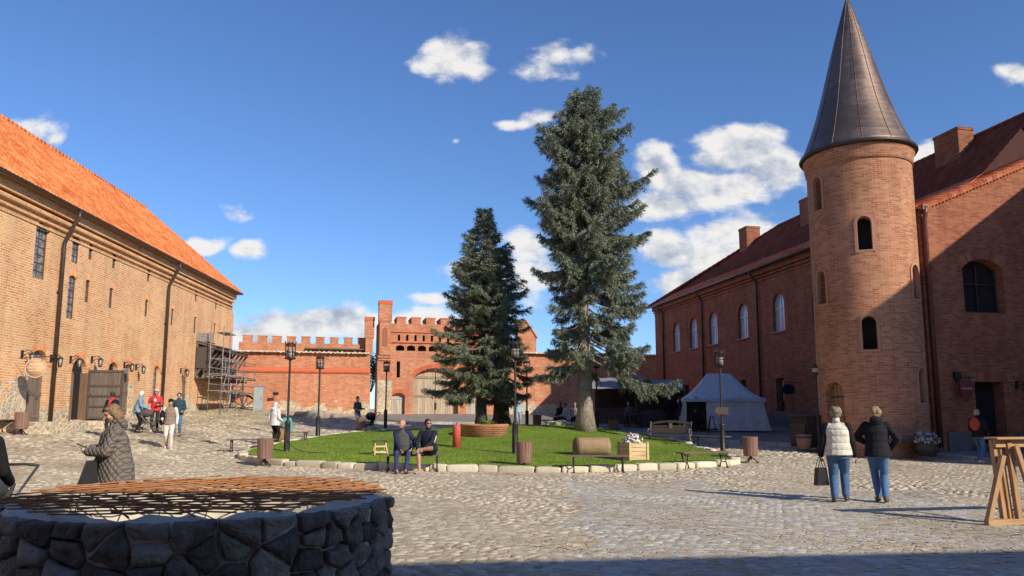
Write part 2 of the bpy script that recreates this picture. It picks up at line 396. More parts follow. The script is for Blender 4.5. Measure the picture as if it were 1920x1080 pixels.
class MB:
    """collects closed shapes into one mesh"""
    def __init__(self): self.v = []; self.f = []; self.sm = []
    def add(self, vs, fs, smooth=False):
        k = len(self.v); self.v += [tuple(v) for v in vs]
        self.f += [tuple(i+k for i in f) for f in fs]; self.sm += [smooth]*len(fs); return self
    def box(self, c, size, rot=None, taper=1.0):
        x, y, z = (s/2 for s in size); vs = []
        for sz in (-1, 1):
            t = taper if sz > 0 else 1
            for sx, sy in ((-1, -1), (1, -1), (1, 1), (-1, 1)): vs.append(Vector((sx*x*t, sy*y*t, sz*z)))
        if rot is not None:
            M3 = rot if isinstance(rot, Matrix) else Euler(rot).to_matrix()
            vs = [M3 @ v for v in vs]
        vs = [v+Vector(c) for v in vs]
        return self.add(vs, [(3, 2, 1, 0), (4, 5, 6, 7), (0, 1, 5, 4), (1, 2, 6, 5), (2, 3, 7, 6), (3, 0, 4, 7)])
    def beam(self, p, q, w, h):
        p, q = Vector(p), Vector(q); d = q-p
        rot = d.to_track_quat('X', 'Z').to_matrix()
        return self.box((p+q)/2, (d.length, w, h), rot)
    def tube(self, pts, r, n=8, cap=True, smooth=True):
        pts = [Vector(p) for p in pts]; rs = r if isinstance(r, (list, tuple)) else [r]*len(pts)
        vs = []; fs = []; ref = None
        for i, p in enumerate(pts):
            d = (pts[min(i+1, len(pts)-1)]-pts[max(i-1, 0)])
            if d.length < 1e-6: d = Vector((0, 0, 1))
            d.normalize()
            if ref is None: ref = d.orthogonal().normalized()
            ref = (ref-d*ref.dot(d)).normalized(); b = d.cross(ref)
            for k in range(n):
                a = 2*PI*k/n; vs.append(p+(ref*math.cos(a)+b*math.sin(a))*rs[i])
        for i in range(len(pts)-1):
            for k in range(n):
                k2 = (k+1) % n; fs.append((i*n+k, i*n+k2, (i+1)*n+k2, (i+1)*n+k))
        self.add(vs, fs, smooth)
        if cap:
            k0 = len(self.v)-len(vs); self.f += [tuple(k0+i for i in reversed(range(n))), tuple(k0+(len(pts)-1)*n+i for i in range(n))]; self.sm += [False, False]
        return self
    def lathe(self, prof, n=24, c=(0, 0, 0), smooth=True):
        vs = []; fs = []
        for (r, z) in prof:
            for k in range(n):
                a = 2*PI*k/n; vs.append((c[0]+r*math.cos(a), c[1]+r*math.sin(a), c[2]+z))
        for i in range(len(prof)-1):
            for k in range(n):
                k2 = (k+1) % n; fs.append((i*n+k, i*n+k2, (i+1)*n+k2, (i+1)*n+k))
        fs2 = []
        if prof[0][0] > 1e-4: fs2.append(tuple(reversed(range(n))))
        if prof[-1][0] > 1e-4: fs2.append(tuple((len(prof)-1)*n+i for i in range(n)))
        self.add(vs, fs, smooth); k0 = len(self.v)-len(vs)
        self.f += [tuple(k0+i for i in f) for f in fs2]; self.sm += [False]*len(fs2)
        return self
    def ell(self, c, r, rot=None, n=12, m=8):
        vs = []; fs = []; M3 = Euler(rot).to_matrix() if rot else Matrix.Identity(3)
        for i in range(m+1):
            t = PI*i/m
            for k in range(n):
                a = 2*PI*k/n
                v = Vector((r[0]*math.sin(t)*math.cos(a), r[1]*math.sin(t)*math.sin(a), r[2]*math.cos(t)))
                vs.append(M3 @ v+Vector(c))
        for i in range(m):
            for k in range(n):
                k2 = (k+1) % n; fs.append((i*n+k, (i+1)*n+k, (i+1)*n+k2, i*n+k2))
        return self.add(vs, fs, True)
    def prism(self, pts, y0, y1):
        """outline in (x, z), extruded along y"""
        n = len(pts); vs = [(p[0], y0, p[1]) for p in pts]+[(p[0], y1, p[1]) for p in pts]
        tr = tessellate_polygon([[Vector((p[0], p[1], 0)) for p in pts]])
        fs = [tuple(t) for t in tr]+[tuple(n+i for i in reversed(t)) for t in tr]
        fs += [(i, (i+1) % n, n+(i+1) % n, n+i) for i in range(n)]
        return self.add(vs, fs)
    def mesh(self, name):
        me = bpy.data.meshes.new(name); me.from_pydata(self.v, [], self.f); me.update()
        me.polygons.foreach_set('use_smooth', self.sm); return me
    def build(self, name, m, parent=None, bevel=0, fix=True):
        me = self.mesh(name)
        if fix:
            bm = bmesh.new(); bm.from_mesh(me)
            bmesh.ops.remove_doubles(bm, verts=bm.verts, dist=1e-5)
            bmesh.ops.recalc_face_normals(bm, faces=bm.faces); bm.to_mesh(me); bm.free()
        o = link(name, me, m, parent)
        if bevel:
            md = o.modifiers.new('bevel', 'BEVEL'); md.width = bevel; md.segments = 2; md.limit_method = 'ANGLE'
        return o

def remesh(name, mb, voxel, m, parent, smooth=3, sub=False):
    """one continuous surface grown over overlapping shapes"""
    me = mb.mesh(name+'_src'); o = bpy.data.objects.new(name+'_tmp', me); COL.objects.link(o)
    md = o.modifiers.new('r', 'REMESH'); md.mode = 'VOXEL'; md.voxel_size = voxel; md.use_smooth_shade = True
    if smooth:
        s = o.modifiers.new('s', 'SMOOTH'); s.factor = .5; s.iterations = smooth
    dg = bpy.context.evaluated_depsgraph_get(); dg.update()
    ev = o.evaluated_get(dg); res = bpy.data.meshes.new_from_object(ev); res.name = name
    bpy.data.objects.remove(o); bpy.data.meshes.remove(me)
    res.materials.clear()
    return link(name, res, m, parent)

# ---- outlines of openings, in (s, z) on a wall
def arch_pts(s, z0, z1, w, kind='round', n=12):
    hw = w/2
    if kind == 'flat': return [(s-hw, z0), (s+hw, z0), (s+hw, z1), (s-hw, z1)]
    if kind == 'round': rise = hw
    else: rise = hw*.42
    rad = (hw*hw+rise*rise)/(2*rise); cz = z1-rad; a0 = math.asin(min(1, hw/rad))
    if kind == 'round': a0 = PI/2
    pts = [(s-hw, z0), (s+hw, z0)]
    for i in range(n+1):
        a = a0-2*a0*i/n; pts.append((s+rad*math.sin(a), cz+rad*math.cos(a)))
    return pts
def wall_mesh(name, outline, holes, thick, reveal, m, parent, holeback=False, reveals=None):
    """wall face at y=0 (outside is -y) with openings cut through it, thickness behind"""
    loops = [list(outline)]+[list(h) for h in holes]; co = []; ed = []
    for l in loops:
        k = len(co); co += [Vector((p[0], p[1])) for p in l]; ed += [(k+i, k+(i+1) % len(l)) for i in range(len(l))]
    rv, _, rf, *_r = delaunay_2d_cdt(co, ed, [], 0, 1e-6)
    def inside(p, poly):
        c = False; j = len(poly)-1
        for i in range(len(poly)):
            if (poly[i][1] > p[1]) != (poly[j][1] > p[1]) and p[0] < (poly[j][0]-poly[i][0])*(p[1]-poly[i][1])/(poly[j][1]-poly[i][1])+poly[i][0]: c = not c
            j = i
        return c
    flat = [p for l in loops for p in l]; mb = MB()
    keep = []
    for f in rf:
        cx = sum(rv[i][0] for i in f)/len(f); cy = sum(rv[i][1] for i in f)/len(f)
        if inside((cx, cy), loops[0]) and not any(inside((cx, cy), h) for h in loops[1:]): keep.append(tuple(f))
    mb.add([(p[0], 0, p[1]) for p in flat], [])
    kk = len(mb.v); mb.add([(p[0], 0, p[1]) for p in rv], keep)
    n = len(outline)
    k = len(mb.v); mb.v += [(p[0], thick, p[1]) for p in outline]
    mb.f += [(i, (i+1) % n, k+(i+1) % n, k+i) for i in range(n)]; mb.sm += [False]*n
    tb = tessellate_polygon([[Vector((p[0], p[1], 0)) for p in outline]])
    mb.f += [tuple(k+i for i in t) for t in tb]; mb.sm += [False]*len(tb)
    off = n
    for hi, h in enumerate(holes):
        r = reveals[hi] if reveals else reveal
        nh = len(h); k = len(mb.v); mb.v += [(p[0], r, p[1]) for p in h]
        mb.f += [(off+i, off+(i+1) % nh, k+(i+1) % nh, k+i) for i in range(nh)]; mb.sm += [False]*nh
        off += nh
    me = mb.mesh(name)
    bm = bmesh.new(); bm.from_mesh(me); bmesh.ops.remove_doubles(bm, verts=bm.verts, dist=1e-5)
    bmesh.ops.recalc_face_normals(bm, faces=bm.faces)
    # outside face must look to -y
    for f in bm.faces:
        if all(abs(v.co.y) < 1e-6 for v in f.verts):
            if f.normal.y > 0: bmesh.ops.reverse_faces(bm, faces=[f])
    bm.to_mesh(me); bm.free()
    return link(name, me, m, parent)
def arch_ring(parent, s, z0, z1, w, kind, m, th=.26, proud=.012, name='brick_arch'):
    """a ring of radial bricks over an opening"""
    hw = w/2; mb = MB()
    if kind == 'flat':
        n = max(3, int((w+.3)/.085))
        for i in range(n):
            x = s-hw-.15+(w+.3)*(i+.5)/n; mb.box((x, -proud/2+.02, z1+th/2+.003), ((w+.3)/n-.014, proud+.04, th))
        return mb.build(name, m, parent, fix=False)
    rise = hw if kind == 'round' else hw*.42
    rad = (hw*hw+rise*rise)/(2*rise); cz = z1-rad; a0 = PI/2 if kind == 'round' else math.asin(min(1, hw/rad))
    n = max(5, int(2*a0*(rad+th/2)/.085))
    for i in range(n):
        a = -a0+2*a0*(i+.5)/n; r = rad+th/2+.004
        c = (s+r*math.sin(a), -proud/2+.02, cz+r*math.cos(a))
        mb.box(c, (2*a0*rad/n-.006, proud+.04, th), (0, a, 0))
    return mb.build(name, m, parent, fix=False)
def window(parent, s, z0, z1, w, kind, reveal, fm, gm, nx=2, nz=3, bar=.035, name='window', frame=.05, transom=None):
    """glazed window set back in its opening: frame bars, pane as a sub-part"""
    f = MB(); y = reveal-.07
    out = arch_pts(s, z0, z1, w, kind); inn = arch_pts(s, z0+frame, z1-frame, w-2*frame, kind)
    k = len(out)
    vs = [(p[0], y, p[1]) for p in out]+[(p[0], y, p[1]) for p in inn]+[(p[0], y+.06, p[1]) for p in out]+[(p[0], y+.06, p[1]) for p in inn]
    fs = [(i, (i+1) % k, k+(i+1) % k, k+i) for i in range(k)]+[(k+i, k+(i+1) % k, 3*k+(i+1) % k, 3*k+i) for i in range(k)]
    f.add(vs, fs)
    for i in range(1, nx):
        x = s-w/2+w*i/nx
        top = z1-frame
        if kind != 'flat': top = z1-(abs(x-s)/(w/2))**2*(w/2 if kind == 'round' else w*.21)-.02
        f.box((x, y+.025, (z0+top)/2), (bar, .035, top-z0-.01))
    for i in range(1, nz):
        z = z0+(z1-z0)*i/nz; ww = w-frame
        if kind == 'round' and z > z1-w/2: ww = 2*math.sqrt(max(0.001, (w/2)**2-(z-(z1-w/2))**2))-frame
        f.box((s, y+.028, z), (ww, .035, bar))
    if transom: f.box((s, y+.02, transom), (w-.02, .06, bar*1.8))
    fo = f.build(name, fm, parent, fix=False)
    p = MB(); pts = arch_pts(s, z0, z1, w, kind); tr = tessellate_polygon([[Vector((a, b, 0)) for a, b in pts]])
    p.prism([(a, b) for a, b in pts], reveal-.035, reveal-.005)
    p.build('pane', gm, fo)
    return fo
def dark_opening(parent, s, z0, z1, w, kind, y, m, name='opening_back'):
    p = MB(); p.prism(arch_pts(s, z0, z1, w, kind), y-.03, y-.002); return p.build(name, m, parent)

def corrugated(name, x0, x1, run0, run1, z0, z1, m, parent, pitch=.235, course=.34, amp=.028, step=.022, cuts=(), y_off=0, seg=5):
    """pantiled slope in a building's frame: x along the eave, y from run0 (eave) to run1, z from z0 to z1"""
    L = math.hypot(run1-run0, z1-z0); nx = int((x1-x0)/pitch*seg)+1; nr = max(1, int(round(L/course)))
    xs = np.linspace(x0, x1, nx); prof = amp*np.sin(2*PI*xs/pitch)
    tdir = np.array([(run1-run0)/L, (z1-z0)/L]); nrm = np.array([-(z1-z0)/L, (run1-run0)/L])
    rows = []
    for r in range(nr):
        for (t, h) in ((r/nr, step+.008), ((r+1)/nr, .0)):
            a = np.empty((nx, 3)); d = t*L
            a[:, 0] = xs; off = prof+h
            a[:, 1] = run0+tdir[0]*d+nrm[0]*off; a[:, 2] = z0+tdir[1]*d+nrm[1]*off
            rows.append(a)
    V = np.concatenate(rows); nrow = len(rows); idx = np.arange(nrow*nx).reshape(nrow, nx)
    F = np.stack([idx[:-1, :-1], idx[:-1, 1:], idx[1:, 1:], idx[1:, :-1]], -1).reshape(-1, 4)
    me = np_mesh(name, V, F, 4)
    bm = bmesh.new(); bm.from_mesh(me)
    for (co, no) in cuts:
        bmesh.ops.bisect_plane(bm, geom=bm.verts[:]+bm.edges[:]+bm.faces[:], plane_co=co, plane_no=no, clear_outer=True)
    bm.to_mesh(me); bm.free()
    return link(name, me, m, parent)
def frame_xy(root):   # matrix of a root made with location and rz
    return Matrix.Translation(root.location) @ Matrix.Rotation(root.rotation_euler[2], 4, 'Z')
def onwall(root, px, py, off=0.0):
    """(s, z) on the front face of a wall frame of a point seen in the photograph"""
    M4 = frame_xy(root); n = M4.to_3x3() @ Vector((0, 1, 0)); p0 = M4 @ Vector((0, off, 0))
    d = ray(px, py); t = (p0-EYE).dot(n)/d.dot(n); P = EYE+d*t
    q = M4.inverted() @ P
    return q.x, q.z
def text_mesh(name, txt, size, m, parent, loc=(0, 0, 0), rot=(R(90), 0, 0), ext=.004, width=None):
    c = bpy.data.curves.new(name, 'FONT'); c.body = txt; c.size = size; c.extrude = ext; c.align_x = 'CENTER'; c.align_y = 'CENTER'
    o = bpy.data.objects.new(name+'_t', c); COL.objects.link(o)
    dg = bpy.context.evaluated_depsgraph_get(); dg.update()
    me = bpy.data.meshes.new_from_object(o.evaluated_get(dg)); bpy.data.objects.remove(o)
    t = link(name, me, m, parent); t.location = loc; t.rotation_euler = rot
    if width:
        xs = [v.co.x for v in me.vertices]
        if xs: k = width/(max(xs)-min(xs)); t.scale = (k, k, 1)
    return t
def rock(mb, c, size, rot, seed, n=14, m=9, pw=.72, amp=.10):
    r = random.Random(seed); ph = [r.uniform(0, 6) for _ in range(6)]; M3 = Euler(rot).to_matrix(); vs = []; fs = []
    def sp(v): return math.copysign(abs(v)**pw, v)
    for i in range(m+1):
        t = PI*i/m
        for k in range(n):
            a = 2*PI*k/n; x, y, z = sp(math.sin(t))*sp(math.cos(a)), sp(math.sin(t))*sp(math.sin(a)), sp(math.cos(t))
            q = 1+amp*(math.sin(3*x+ph[0])*math.cos(2.5*y+ph[1])+.6*math.sin(5*z+ph[2]+2*x)+.4*math.sin(7*y+ph[3])*math.cos(6*x+ph[4]))
            vs.append(M3 @ Vector((x*q*size[0]/2, y*q*size[1]/2, z*q*size[2]/2))+Vector(c))
    for i in range(m):
        for k in range(n): k2 = (k+1) % n; fs.append((i*n+k, (i+1)*n+k, (i+1)*n+k2, i*n+k2))
    mb.add(vs, fs, True)
# ------------------------------------------------------------------ material palette
M_BR_L = brick('brick_left', [(.40, .115, .035), (.68, .26, .09), (.80, .43, .18)], (.84, .68, .46), stones=(1.2, 7.0), pale=(.76, .55, .32), bw=.30, bh=.095, ms=.017, stainamt=.25)
M_BR_B = brick('brick_back', [(.40, .10, .042), (.58, .20, .095), (.70, .35, .20)], (.62, .45, .32), stones=(2.0, 3.3), bw=.28, bh=.088, ms=.011, stainamt=.3)
M_BR_BP = brick('brick_back_plain', [(.40, .10, .042), (.58, .20, .095), (.70, .35, .20)], (.62, .45, .32), bw=.28, bh=.088, ms=.011, stainamt=.3)
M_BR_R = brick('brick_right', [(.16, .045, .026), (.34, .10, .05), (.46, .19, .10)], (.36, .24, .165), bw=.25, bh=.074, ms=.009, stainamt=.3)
M_BR_T = brick('brick_tower', [(.21, .07, .036), (.46, .175, .088), (.60, .30, .17)], (.56, .43, .31), radius=1.78, bw=.25, bh=.074, ms=.009, stainamt=.3)
M_VOUS = stone('voussoir_brick', (.36, .10, .05), (.55, .19, .09), (.68, .34, .20), scale=5, bk=.3)
M_VOUS_L = stone('voussoir_left', (.46, .16, .07), (.66, .30, .14), (.76, .46, .26), scale=5, bk=.3)
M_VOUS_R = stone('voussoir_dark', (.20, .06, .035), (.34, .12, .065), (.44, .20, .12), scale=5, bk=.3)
M_TRIMR = stone('string_course', (.42, .09, .04), (.52, .13, .06), (.58, .18, .09), scale=4, bk=.3)
M_TILE_L = tile_mat('tile_orange', (.42, .11, .04), (.74, .21, .065), (.90, .36, .14))
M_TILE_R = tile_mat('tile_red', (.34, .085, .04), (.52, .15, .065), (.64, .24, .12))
M_TILE_SHADED = tile_mat('tile_red_shaded', (.11, .032, .022), (.16, .046, .030), (.21, .066, .042))  # red tile darkened: shade of the steep slope put into the colour
M_IRON = simple('black_iron', (.022, .021, .022), .5, .2, 12, .2)
M_PIPE = simple('brown_pipe', (.05, .032, .026), .4, .2, 4)
M_PIPE_R = simple('red_pipe', (.13, .04, .028), .45, .2, 4)
M_DARK = simple('dark_inside', (.012, .010, .010), .9, .2, 3)
M_WFRAME = simple('window_frame_dark', (.09, .06, .045), .6, .2, 10)
M_WFR_W = simple('window_frame_white', (.62, .64, .66), .5, .06, 6)
M_WDOOR = wood('weathered_door', (.17, .13, .10), axis=2)
M_WGATE = wood('gate_planks', (.46, .36, .25), axis=2, island=.16)
M_WBROWN = wood('brown_boards', (.21, .12, .07), axis=2)
M_WGREY = wood('grey_timber', (.24, .19, .15), axis=0)
M_GLASS = simple('old_glass', (.20, .21, .22), .12, .5, 5, spec=.8)
M_GLASS_W = simple('pale_glass', (.50, .55, .62), .10, .12, 1.2, spec=.8)
M_MORTAR = stone('lime_mortar', (.5, .44, .34), (.62, .56, .45), (.7, .65, .55), island=False)
M_FIELD = stone('field_stone', (.11, .10, .09), (.25, .22, .18), (.40, .35, .28), scale=2.5, bk=.9)
M_ZINC = simple('galvanised', (.27, .26, .25), .55, .25, 9, metal=.2)

# ------------------------------------------------------------------ left range
LB = thing('brick_warehouse', 'long brick and fieldstone building with bright orange tiled roof along the left side', 'building', (-16.9-.0523*5, 5, 0), R(92.99))
LEN = 46.8
def seg(root, top, bot, off=0):
    s0, z1 = onwall(root, top[0], top[1], off); s1, z0 = onwall(root, bot[0], bot[1], off)
    return (s0+s1)/2, z0, z1
up = [((82, 417), (75, 523), .95, 2, 7), ((144, 441), (140, 493), .58, 2, 4), ((172, 453), (169, 487), .34, 2, 4), ((216, 472), (213, 503), .34, 2, 4),
      ((280, 502), (278, 528), .32, 2, 4), ((369, 543), (367, 565), .34, 2, 3), ((406, 560), (405, 580), .34, 2, 3),
      ((137, 517), (130, 597), .58, 2, 6), ((166, 525), (162, 567), .34, 2, 4), ((210, 540), (206, 578), .34, 2, 4), ((276, 562), (273, 594), .34, 2, 4),
      ((324, 579), (322, 610), .34, 2, 4), ((366, 594), (365, 625), .36, 2, 4), ((403, 606), (402, 628), .34, 2, 3)]
low = [((78, 657), (60, 795), 1.25, 'door'), ((152, 672), (141, 787), 1.25, 'open'), ((213, 679), (205, 788), .95, 'dark'), ((242, 683), (234, 778), .95, 'door'),
       ((294, 686), (291, 752), .75, 'win'), ((349, 692), (345, 776), .95, 'door')]
extra = [(8.0, 6.8, 8.9, .95), (13.0, 6.8, 8.9, .95), (17.2, 6.8, 8.9, .95), (10.5, 1.6, 3.9, 1.2), (16, 1.5, 3.9, 1.2)]
holes = []; revs = []; wins = []
for t_, b_, w_, nx, nz in up:
    s, z0, z1 = seg(LB, t_, b_); wins.append((s, z0, z1, w_, nx, nz)); holes.append(arch_pts(s, z0, z1, w_, 'seg')); revs.append(.20 if w_ > .8 else .12)
for s, z0, z1, w_ in extra: wins.append((s, z0, z1, w_, 2, 5)); holes.append(arch_pts(s, z0, z1, w_, 'seg')); revs.append(.20 if w_ > .8 else .12)
lows = []
for t_, b_, w_, k in low:
    s, z0, z1 = seg(LB, t_, b_); lows.append((s, z0, z1, w_, k)); holes.append(arch_pts(s, z0, z1, w_, 'round')); revs.append(.24)
outl = [(0, -1), (LEN+.5, -1), (LEN+.5, 8.3), (LEN, 9.2), (LEN, 9.94), (0, 9.94)]
wall_mesh('wall', outl, holes, .6, .38, M_BR_L, LB, reveals=revs)
# rest of the shell
mb = MB()
mb.prism([(0, -1), (.5, -1), (.5, 9.8), (0, 9.8)], .62, 13.0)
mb.box((LEN/2, 12.7, 4.4), (LEN-.04, .5, 10.8))
o = MB(); o.v = []; gy = [(.6, -1), (12.4, -1), (12.4, 9.9), (6.5, 15.95), (.6, 9.94)]
for x0, x1 in ((LEN-.5, LEN-.02),):
    n = len(gy); mb.add([(x0, a, b) for a, b in gy]+[(x1, a, b) for a, b in gy], [tuple(reversed(range(n))), tuple(range(n, 2*n))]+[(i, (i+1) % n, n+(i+1) % n, n+i) for i in range(n)])
mb.add([(0.01, a, b) for a, b in gy]+[(.4, a, b) for a, b in gy], [tuple(reversed(range(5))), tuple(range(5, 10))]+[(i, (i+1) % 5, 5+(i+1) % 5, 5+i) for i in range(5)])
mb.build('gable_wall', M_BR_L, LB)
for s, z0, z1, w_, nx, nz in wins:
    window(LB, s, z0, z1, w_, 'seg', .20 if w_ > .8 else .12, M_WFRAME, M_GLASS, nx, nz, bar=.028, frame=.045)
    arch_ring(LB, s, z0, z1, w_, 'seg', M_VOUS_L, th=.24)
for s, z0, z1, w_, k in lows:
    arch_ring(LB, s, z0, z1, w_, 'round', M_VOUS_L, th=.26)
    if k == 'win':
        window(LB, s, z0, z1, w_, 'round', .24, M_WFRAME, M_GLASS, 2, 5)
    elif k == 'dark':
        dark_opening(LB, s, z0, z1, w_, 'round', .24, M_DARK)
    elif k == 'open':
        dark_opening(LB, s, z0, z1, w_, 'round', .24, M_DARK, 'doorway_back')
    else:
        d = MB(); spring = z1-w_/2
        for i in range(6): d.box((s-w_/2+w_*(i+.5)/6, .20, (z0+spring)/2), (w_/6-.012, .05, spring-z0-.02))
        for z in (z0+.3, z0+1.15, spring-.25): d.box((s, .165, z), (w_-.04, .03, .12))
        do = d.build('door', M_WDOOR, LB, fix=False)
        h = MB(); h.tube([(s+.32, .15, z0+1.0), (s+.32, .10, z0+1.0), (s+.2, .10, z0+1.0)], .014, 6); h.build('handle', M_IRON, do)
        f = MB(); f.prism(arch_pts(s, spring+.02, z1, w_, 'round')[0:0] or [(s+w_/2*math.cos(a), spring+.03+(w_/2-.02)*math.sin(a)) for a in np.linspace(0, PI, 11)], .19, .225)
        f.build('fanlight', M_GLASS, LB)
# open door leaf standing out from the wall, its sill and frame
s, z0, z1, w_, k = lows[1]
lf = MB(); lw, lh = 1.42, 2.15; sx = s+w_/2+.12; zb = z0+.02
for i in range(7): lf.box((sx, -.08-lw*(i+.5)/7, zb+lh/2), (.045, lw/7-.01, lh-.04))
leaf = lf.build('door', M_WDOOR, LB, fix=False)
fr = MB()
for y in (-.09, -.08-lw): fr.box((sx-.035, y, zb+lh/2), (.03, .1, lh))
for z in (zb+.06, zb+.55, zb+1.0, zb+1.45, zb+lh-.06): fr.box((sx-.038, -.08-lw/2, z), (.03, lw, .09))
fr.build('door_rail', wood('dark_door_rail', (.10, .075, .06), axis=1), leaf)
hb = MB(); hb.tube([(sx-.05, -.2, zb+1.1), (sx-.10, -.22, zb+1.1), (sx-.10, -.34, zb+1.06)], .016, 6); hb.build('handle', simple('brass', (.45, .30, .10), .35, .1, 5, metal=.8), leaf)
pj = MB(); pj.box((s-w_/2+.06, .1, (z0+z1-.6)/2), (.12, .3, z1-z0-.62)); pj.box((s+w_/2-.06, .1, (z0+z1-.6)/2), (.12, .3, z1-z0-.62)); pj.build('door_frame', M_WBROWN, LB)
# cornice bands and soffit
c = MB()
for zc, pr, hh in ((9.72, .30, .40), (9.36, .20, .13), (9.08, .11, .10), (8.86, .05, .09)): c.box((LEN/2, -pr/2+.003, zc), (LEN-.02, pr, hh))
c.build('cornice', M_BR_L, LB)
c = MB(); c.box((LEN/2, -.44, 9.90), (LEN+.1, .36, .05)); c.build('eaves_board', M_WBROWN, LB)
g = MB(); n = 60
pr = [(-.075*math.cos(a), -.075*math.sin(a)) for a in np.linspace(0, PI, 7)]
vs = []; fs = []
for x in (-.1, LEN+.12):
    for (a, b) in pr: vs.append((x, -.66+a, 9.96+b))
    for (a, b) in reversed(pr): vs.append((x, -.66+a*.88, 9.96+b*.88+.002))
m_ = 14; fs = [(i, (i+1) % m_, m_+(i+1) % m_, m_+i) for i in range(m_)]+[tuple(range(m_)), tuple(reversed(range(m_, 2*m_)))]
g.add(vs, fs); g.build('gutter', M_PIPE, LB)
for tp, bt in (((140, 393), (92, 800)), ((330, 492), (304, 760))):
    sa, _ = onwall(LB, tp[0], tp[1], -.5); sb, zb = onwall(LB, bt[0], bt[1], -.15); sm = (sa+sb)/2+.1
    p = MB(); p.tube([(sm, -.66, 9.9), (sm, -.66, 9.62), (sm, -.42, 9.2), (sm, -.34, 9.0), (sm, -.16, 8.6), (sm, -.14, 8.4), (sm, -.14, zb-.1)], .075, 10)
    p.box((sm, -.07, 6.5), (.2, .06, .05)); p.box((sm, -.07, 3.8), (.2, .06, .05))
    p.build('downpipe', M_PIPE, LB)
corrugated('roof', -.2, LEN+.25, -.62, 6.5, 9.98, 16.14, M_TILE_L, LB, course=.36)
rb = MB(); rb.add([(-.15, -.5, 9.9), (LEN+.2, -.5, 9.9), (LEN+.2, 6.5, 16.07), (-.15, 6.5, 16.07), (LEN+.2, 13.2, 9.9), (-.15, 13.2, 9.9)], [(0, 1, 2, 3), (3, 2, 4, 5)]); rb.build('roof_far_slope', M_TILE_L, LB, fix=False)
r = MB(); nn = int((LEN+.4)/.36)
for i in range(nn): r.tube([(-.2+i*.36, 6.5, 16.13), (-.2+i*.36+.38, 6.5, 16.155)], [.13, .145], 8)
r.build('ridge_tiles', M_TILE_L, LB)
r = MB()
for i in range(26):
    t0, t1 = i/26, (i+1)/26
    r.beam((LEN+.22, -.62+7.12*t0, 10.03+6.14*t0), (LEN+.22, -.62+7.12*t1, 10.03+6.14*t1+.02), .14, .07)
r.build('verge_tiles', M_TILE_L, LB, fix=False)

# brick steps and plinth before the left doors
def onG(root, s, y):   # terrain height below a point of a frame
    p = frame_xy(root) @ Vector((s, y, 0)); return float(G(p.x, p.y))
st = thing('brick_steps', 'low brick steps in front of the open dark door on the left', 'steps', frame_xy(LB) @ Vector((lows[1][0]+.5, -.85, 0)), LB.rotation_euler[2])
zt = lows[1][1]; zg = onG(LB, lows[1][0], -1)
for k, (dy, dz) in enumerate(((0, 0), (-.35, -.17))):
    m_ = MB(); m_.box((0, dy*.5, (zt+dz-.04+zg-.3)/2-.0), (2.5+.5*k, 1.62-dy, zt+dz-.04-zg+.3)); m_.build('step', M_BR_L, st)
pl = thing('brick_plinth', 'low brick ledge below the round sign on the left', 'plinth', frame_xy(LB) @ Vector((lows[0][0]+.3, -.5, 0)), LB.rotation_euler[2])
m_ = MB(); zg = onG(LB, lows[0][0], -.5); m_.box((0, 0, zg-.05), (4.4, .98, .75)); m_.box((-.2, -.7, zg-.22), (3.4, .45, .75)); m_.build('plinth_block', M_BR_L, pl)
mt = MB(); mt.box((0, 0, 0), (.75, .45, .02)); o = mt.build('doormat', simple('rubber', (.02, .02, .02), .9, .2, 20), None)
o.location = frame_xy(LB) @ Vector((lows[1][0]-.1, -1.25, zt-.022)); o.rotation_euler[2] = LB.rotation_euler[2]; tag(o, 'black doormat on the top brick step at the left door', 'doormat')

# wall lanterns on brackets
def lantern_mesh():
    a = MB(); a.box((0, -.02, 0), (.10, .03, .26)); a.tube([(0, -.02, .06), (0, -.18, .14), (0, -.32, .10)], .013, 6); a.tube([(0, -.02, -.08), (0, -.2, .04), (0, -.32, .10)], .010, 6)
    b = MB(); b.lathe([(.0, .12), (.03, .10), (.11, .03), (.085, .02)], 6, (0, -.34, -.04))
    b.lathe([(.05, -.26), (.06, -.23), (.05, -.23)], 6, (0, -.34, -.04))
    for k in range(6):
        t = PI*k/3; b.tube([(.085*math.cos(t), -.34+.085*math.sin(t), -.02), (.055*math.cos(t), -.34+.055*math.sin(t), -.28)], .007, 4)
    g_ = MB(); g_.lathe([(.048, -.25), (.078, .0)], 6, (0, -.34, -.03))
    return a.mesh('bracket'), b.mesh('lantern_cage'), g_.mesh('lantern_glass')
M_LGLASS = simple('milky_glass', (.34, .32, .28), .3, .05, 4)
la, lb_, lc_ = lantern_mesh(); la.materials.append(M_IRON); lb_.materials.append(M_IRON); lc_.materials.append(M_LGLASS)
def wall_lamp(root, px, py, label, sc=1.0):
    s, z = onwall(root, px, py); o = thing('wall_lantern', label, 'wall lamp', frame_xy(root) @ Vector((s, -.012, z)), root.rotation_euler[2], group='black lanterns on wall brackets', scale=sc)
    link('bracket', la, None, o); c = link('lantern_cage', lb_, None, o); link('lantern_glass', lc_, None, c); return o
wall_lamp(LB, 40, 664, 'black wall lantern left of the arched door behind the round sign', 1.15)
wall_lamp(LB, 94, 672, 'black wall lantern between the round sign and the near downpipe', 1.15)
wall_lamp(LB, 131, 674, 'black wall lantern between the near downpipe and the open door', 1.15)
wall_lamp(LB, 171, 674, 'black wall lantern above the open dark door leaf', 1.15)
wall_lamp(LB, 232, 684, 'black wall lantern left of the narrow brown door', 1.15)
wall_lamp(LB, 254, 688, 'black wall lantern between the brown door and the stone patch', 1.15)
wall_lamp(LB, 338, 695, 'black wall lantern by the last brown door before the scaffold', 1.15)

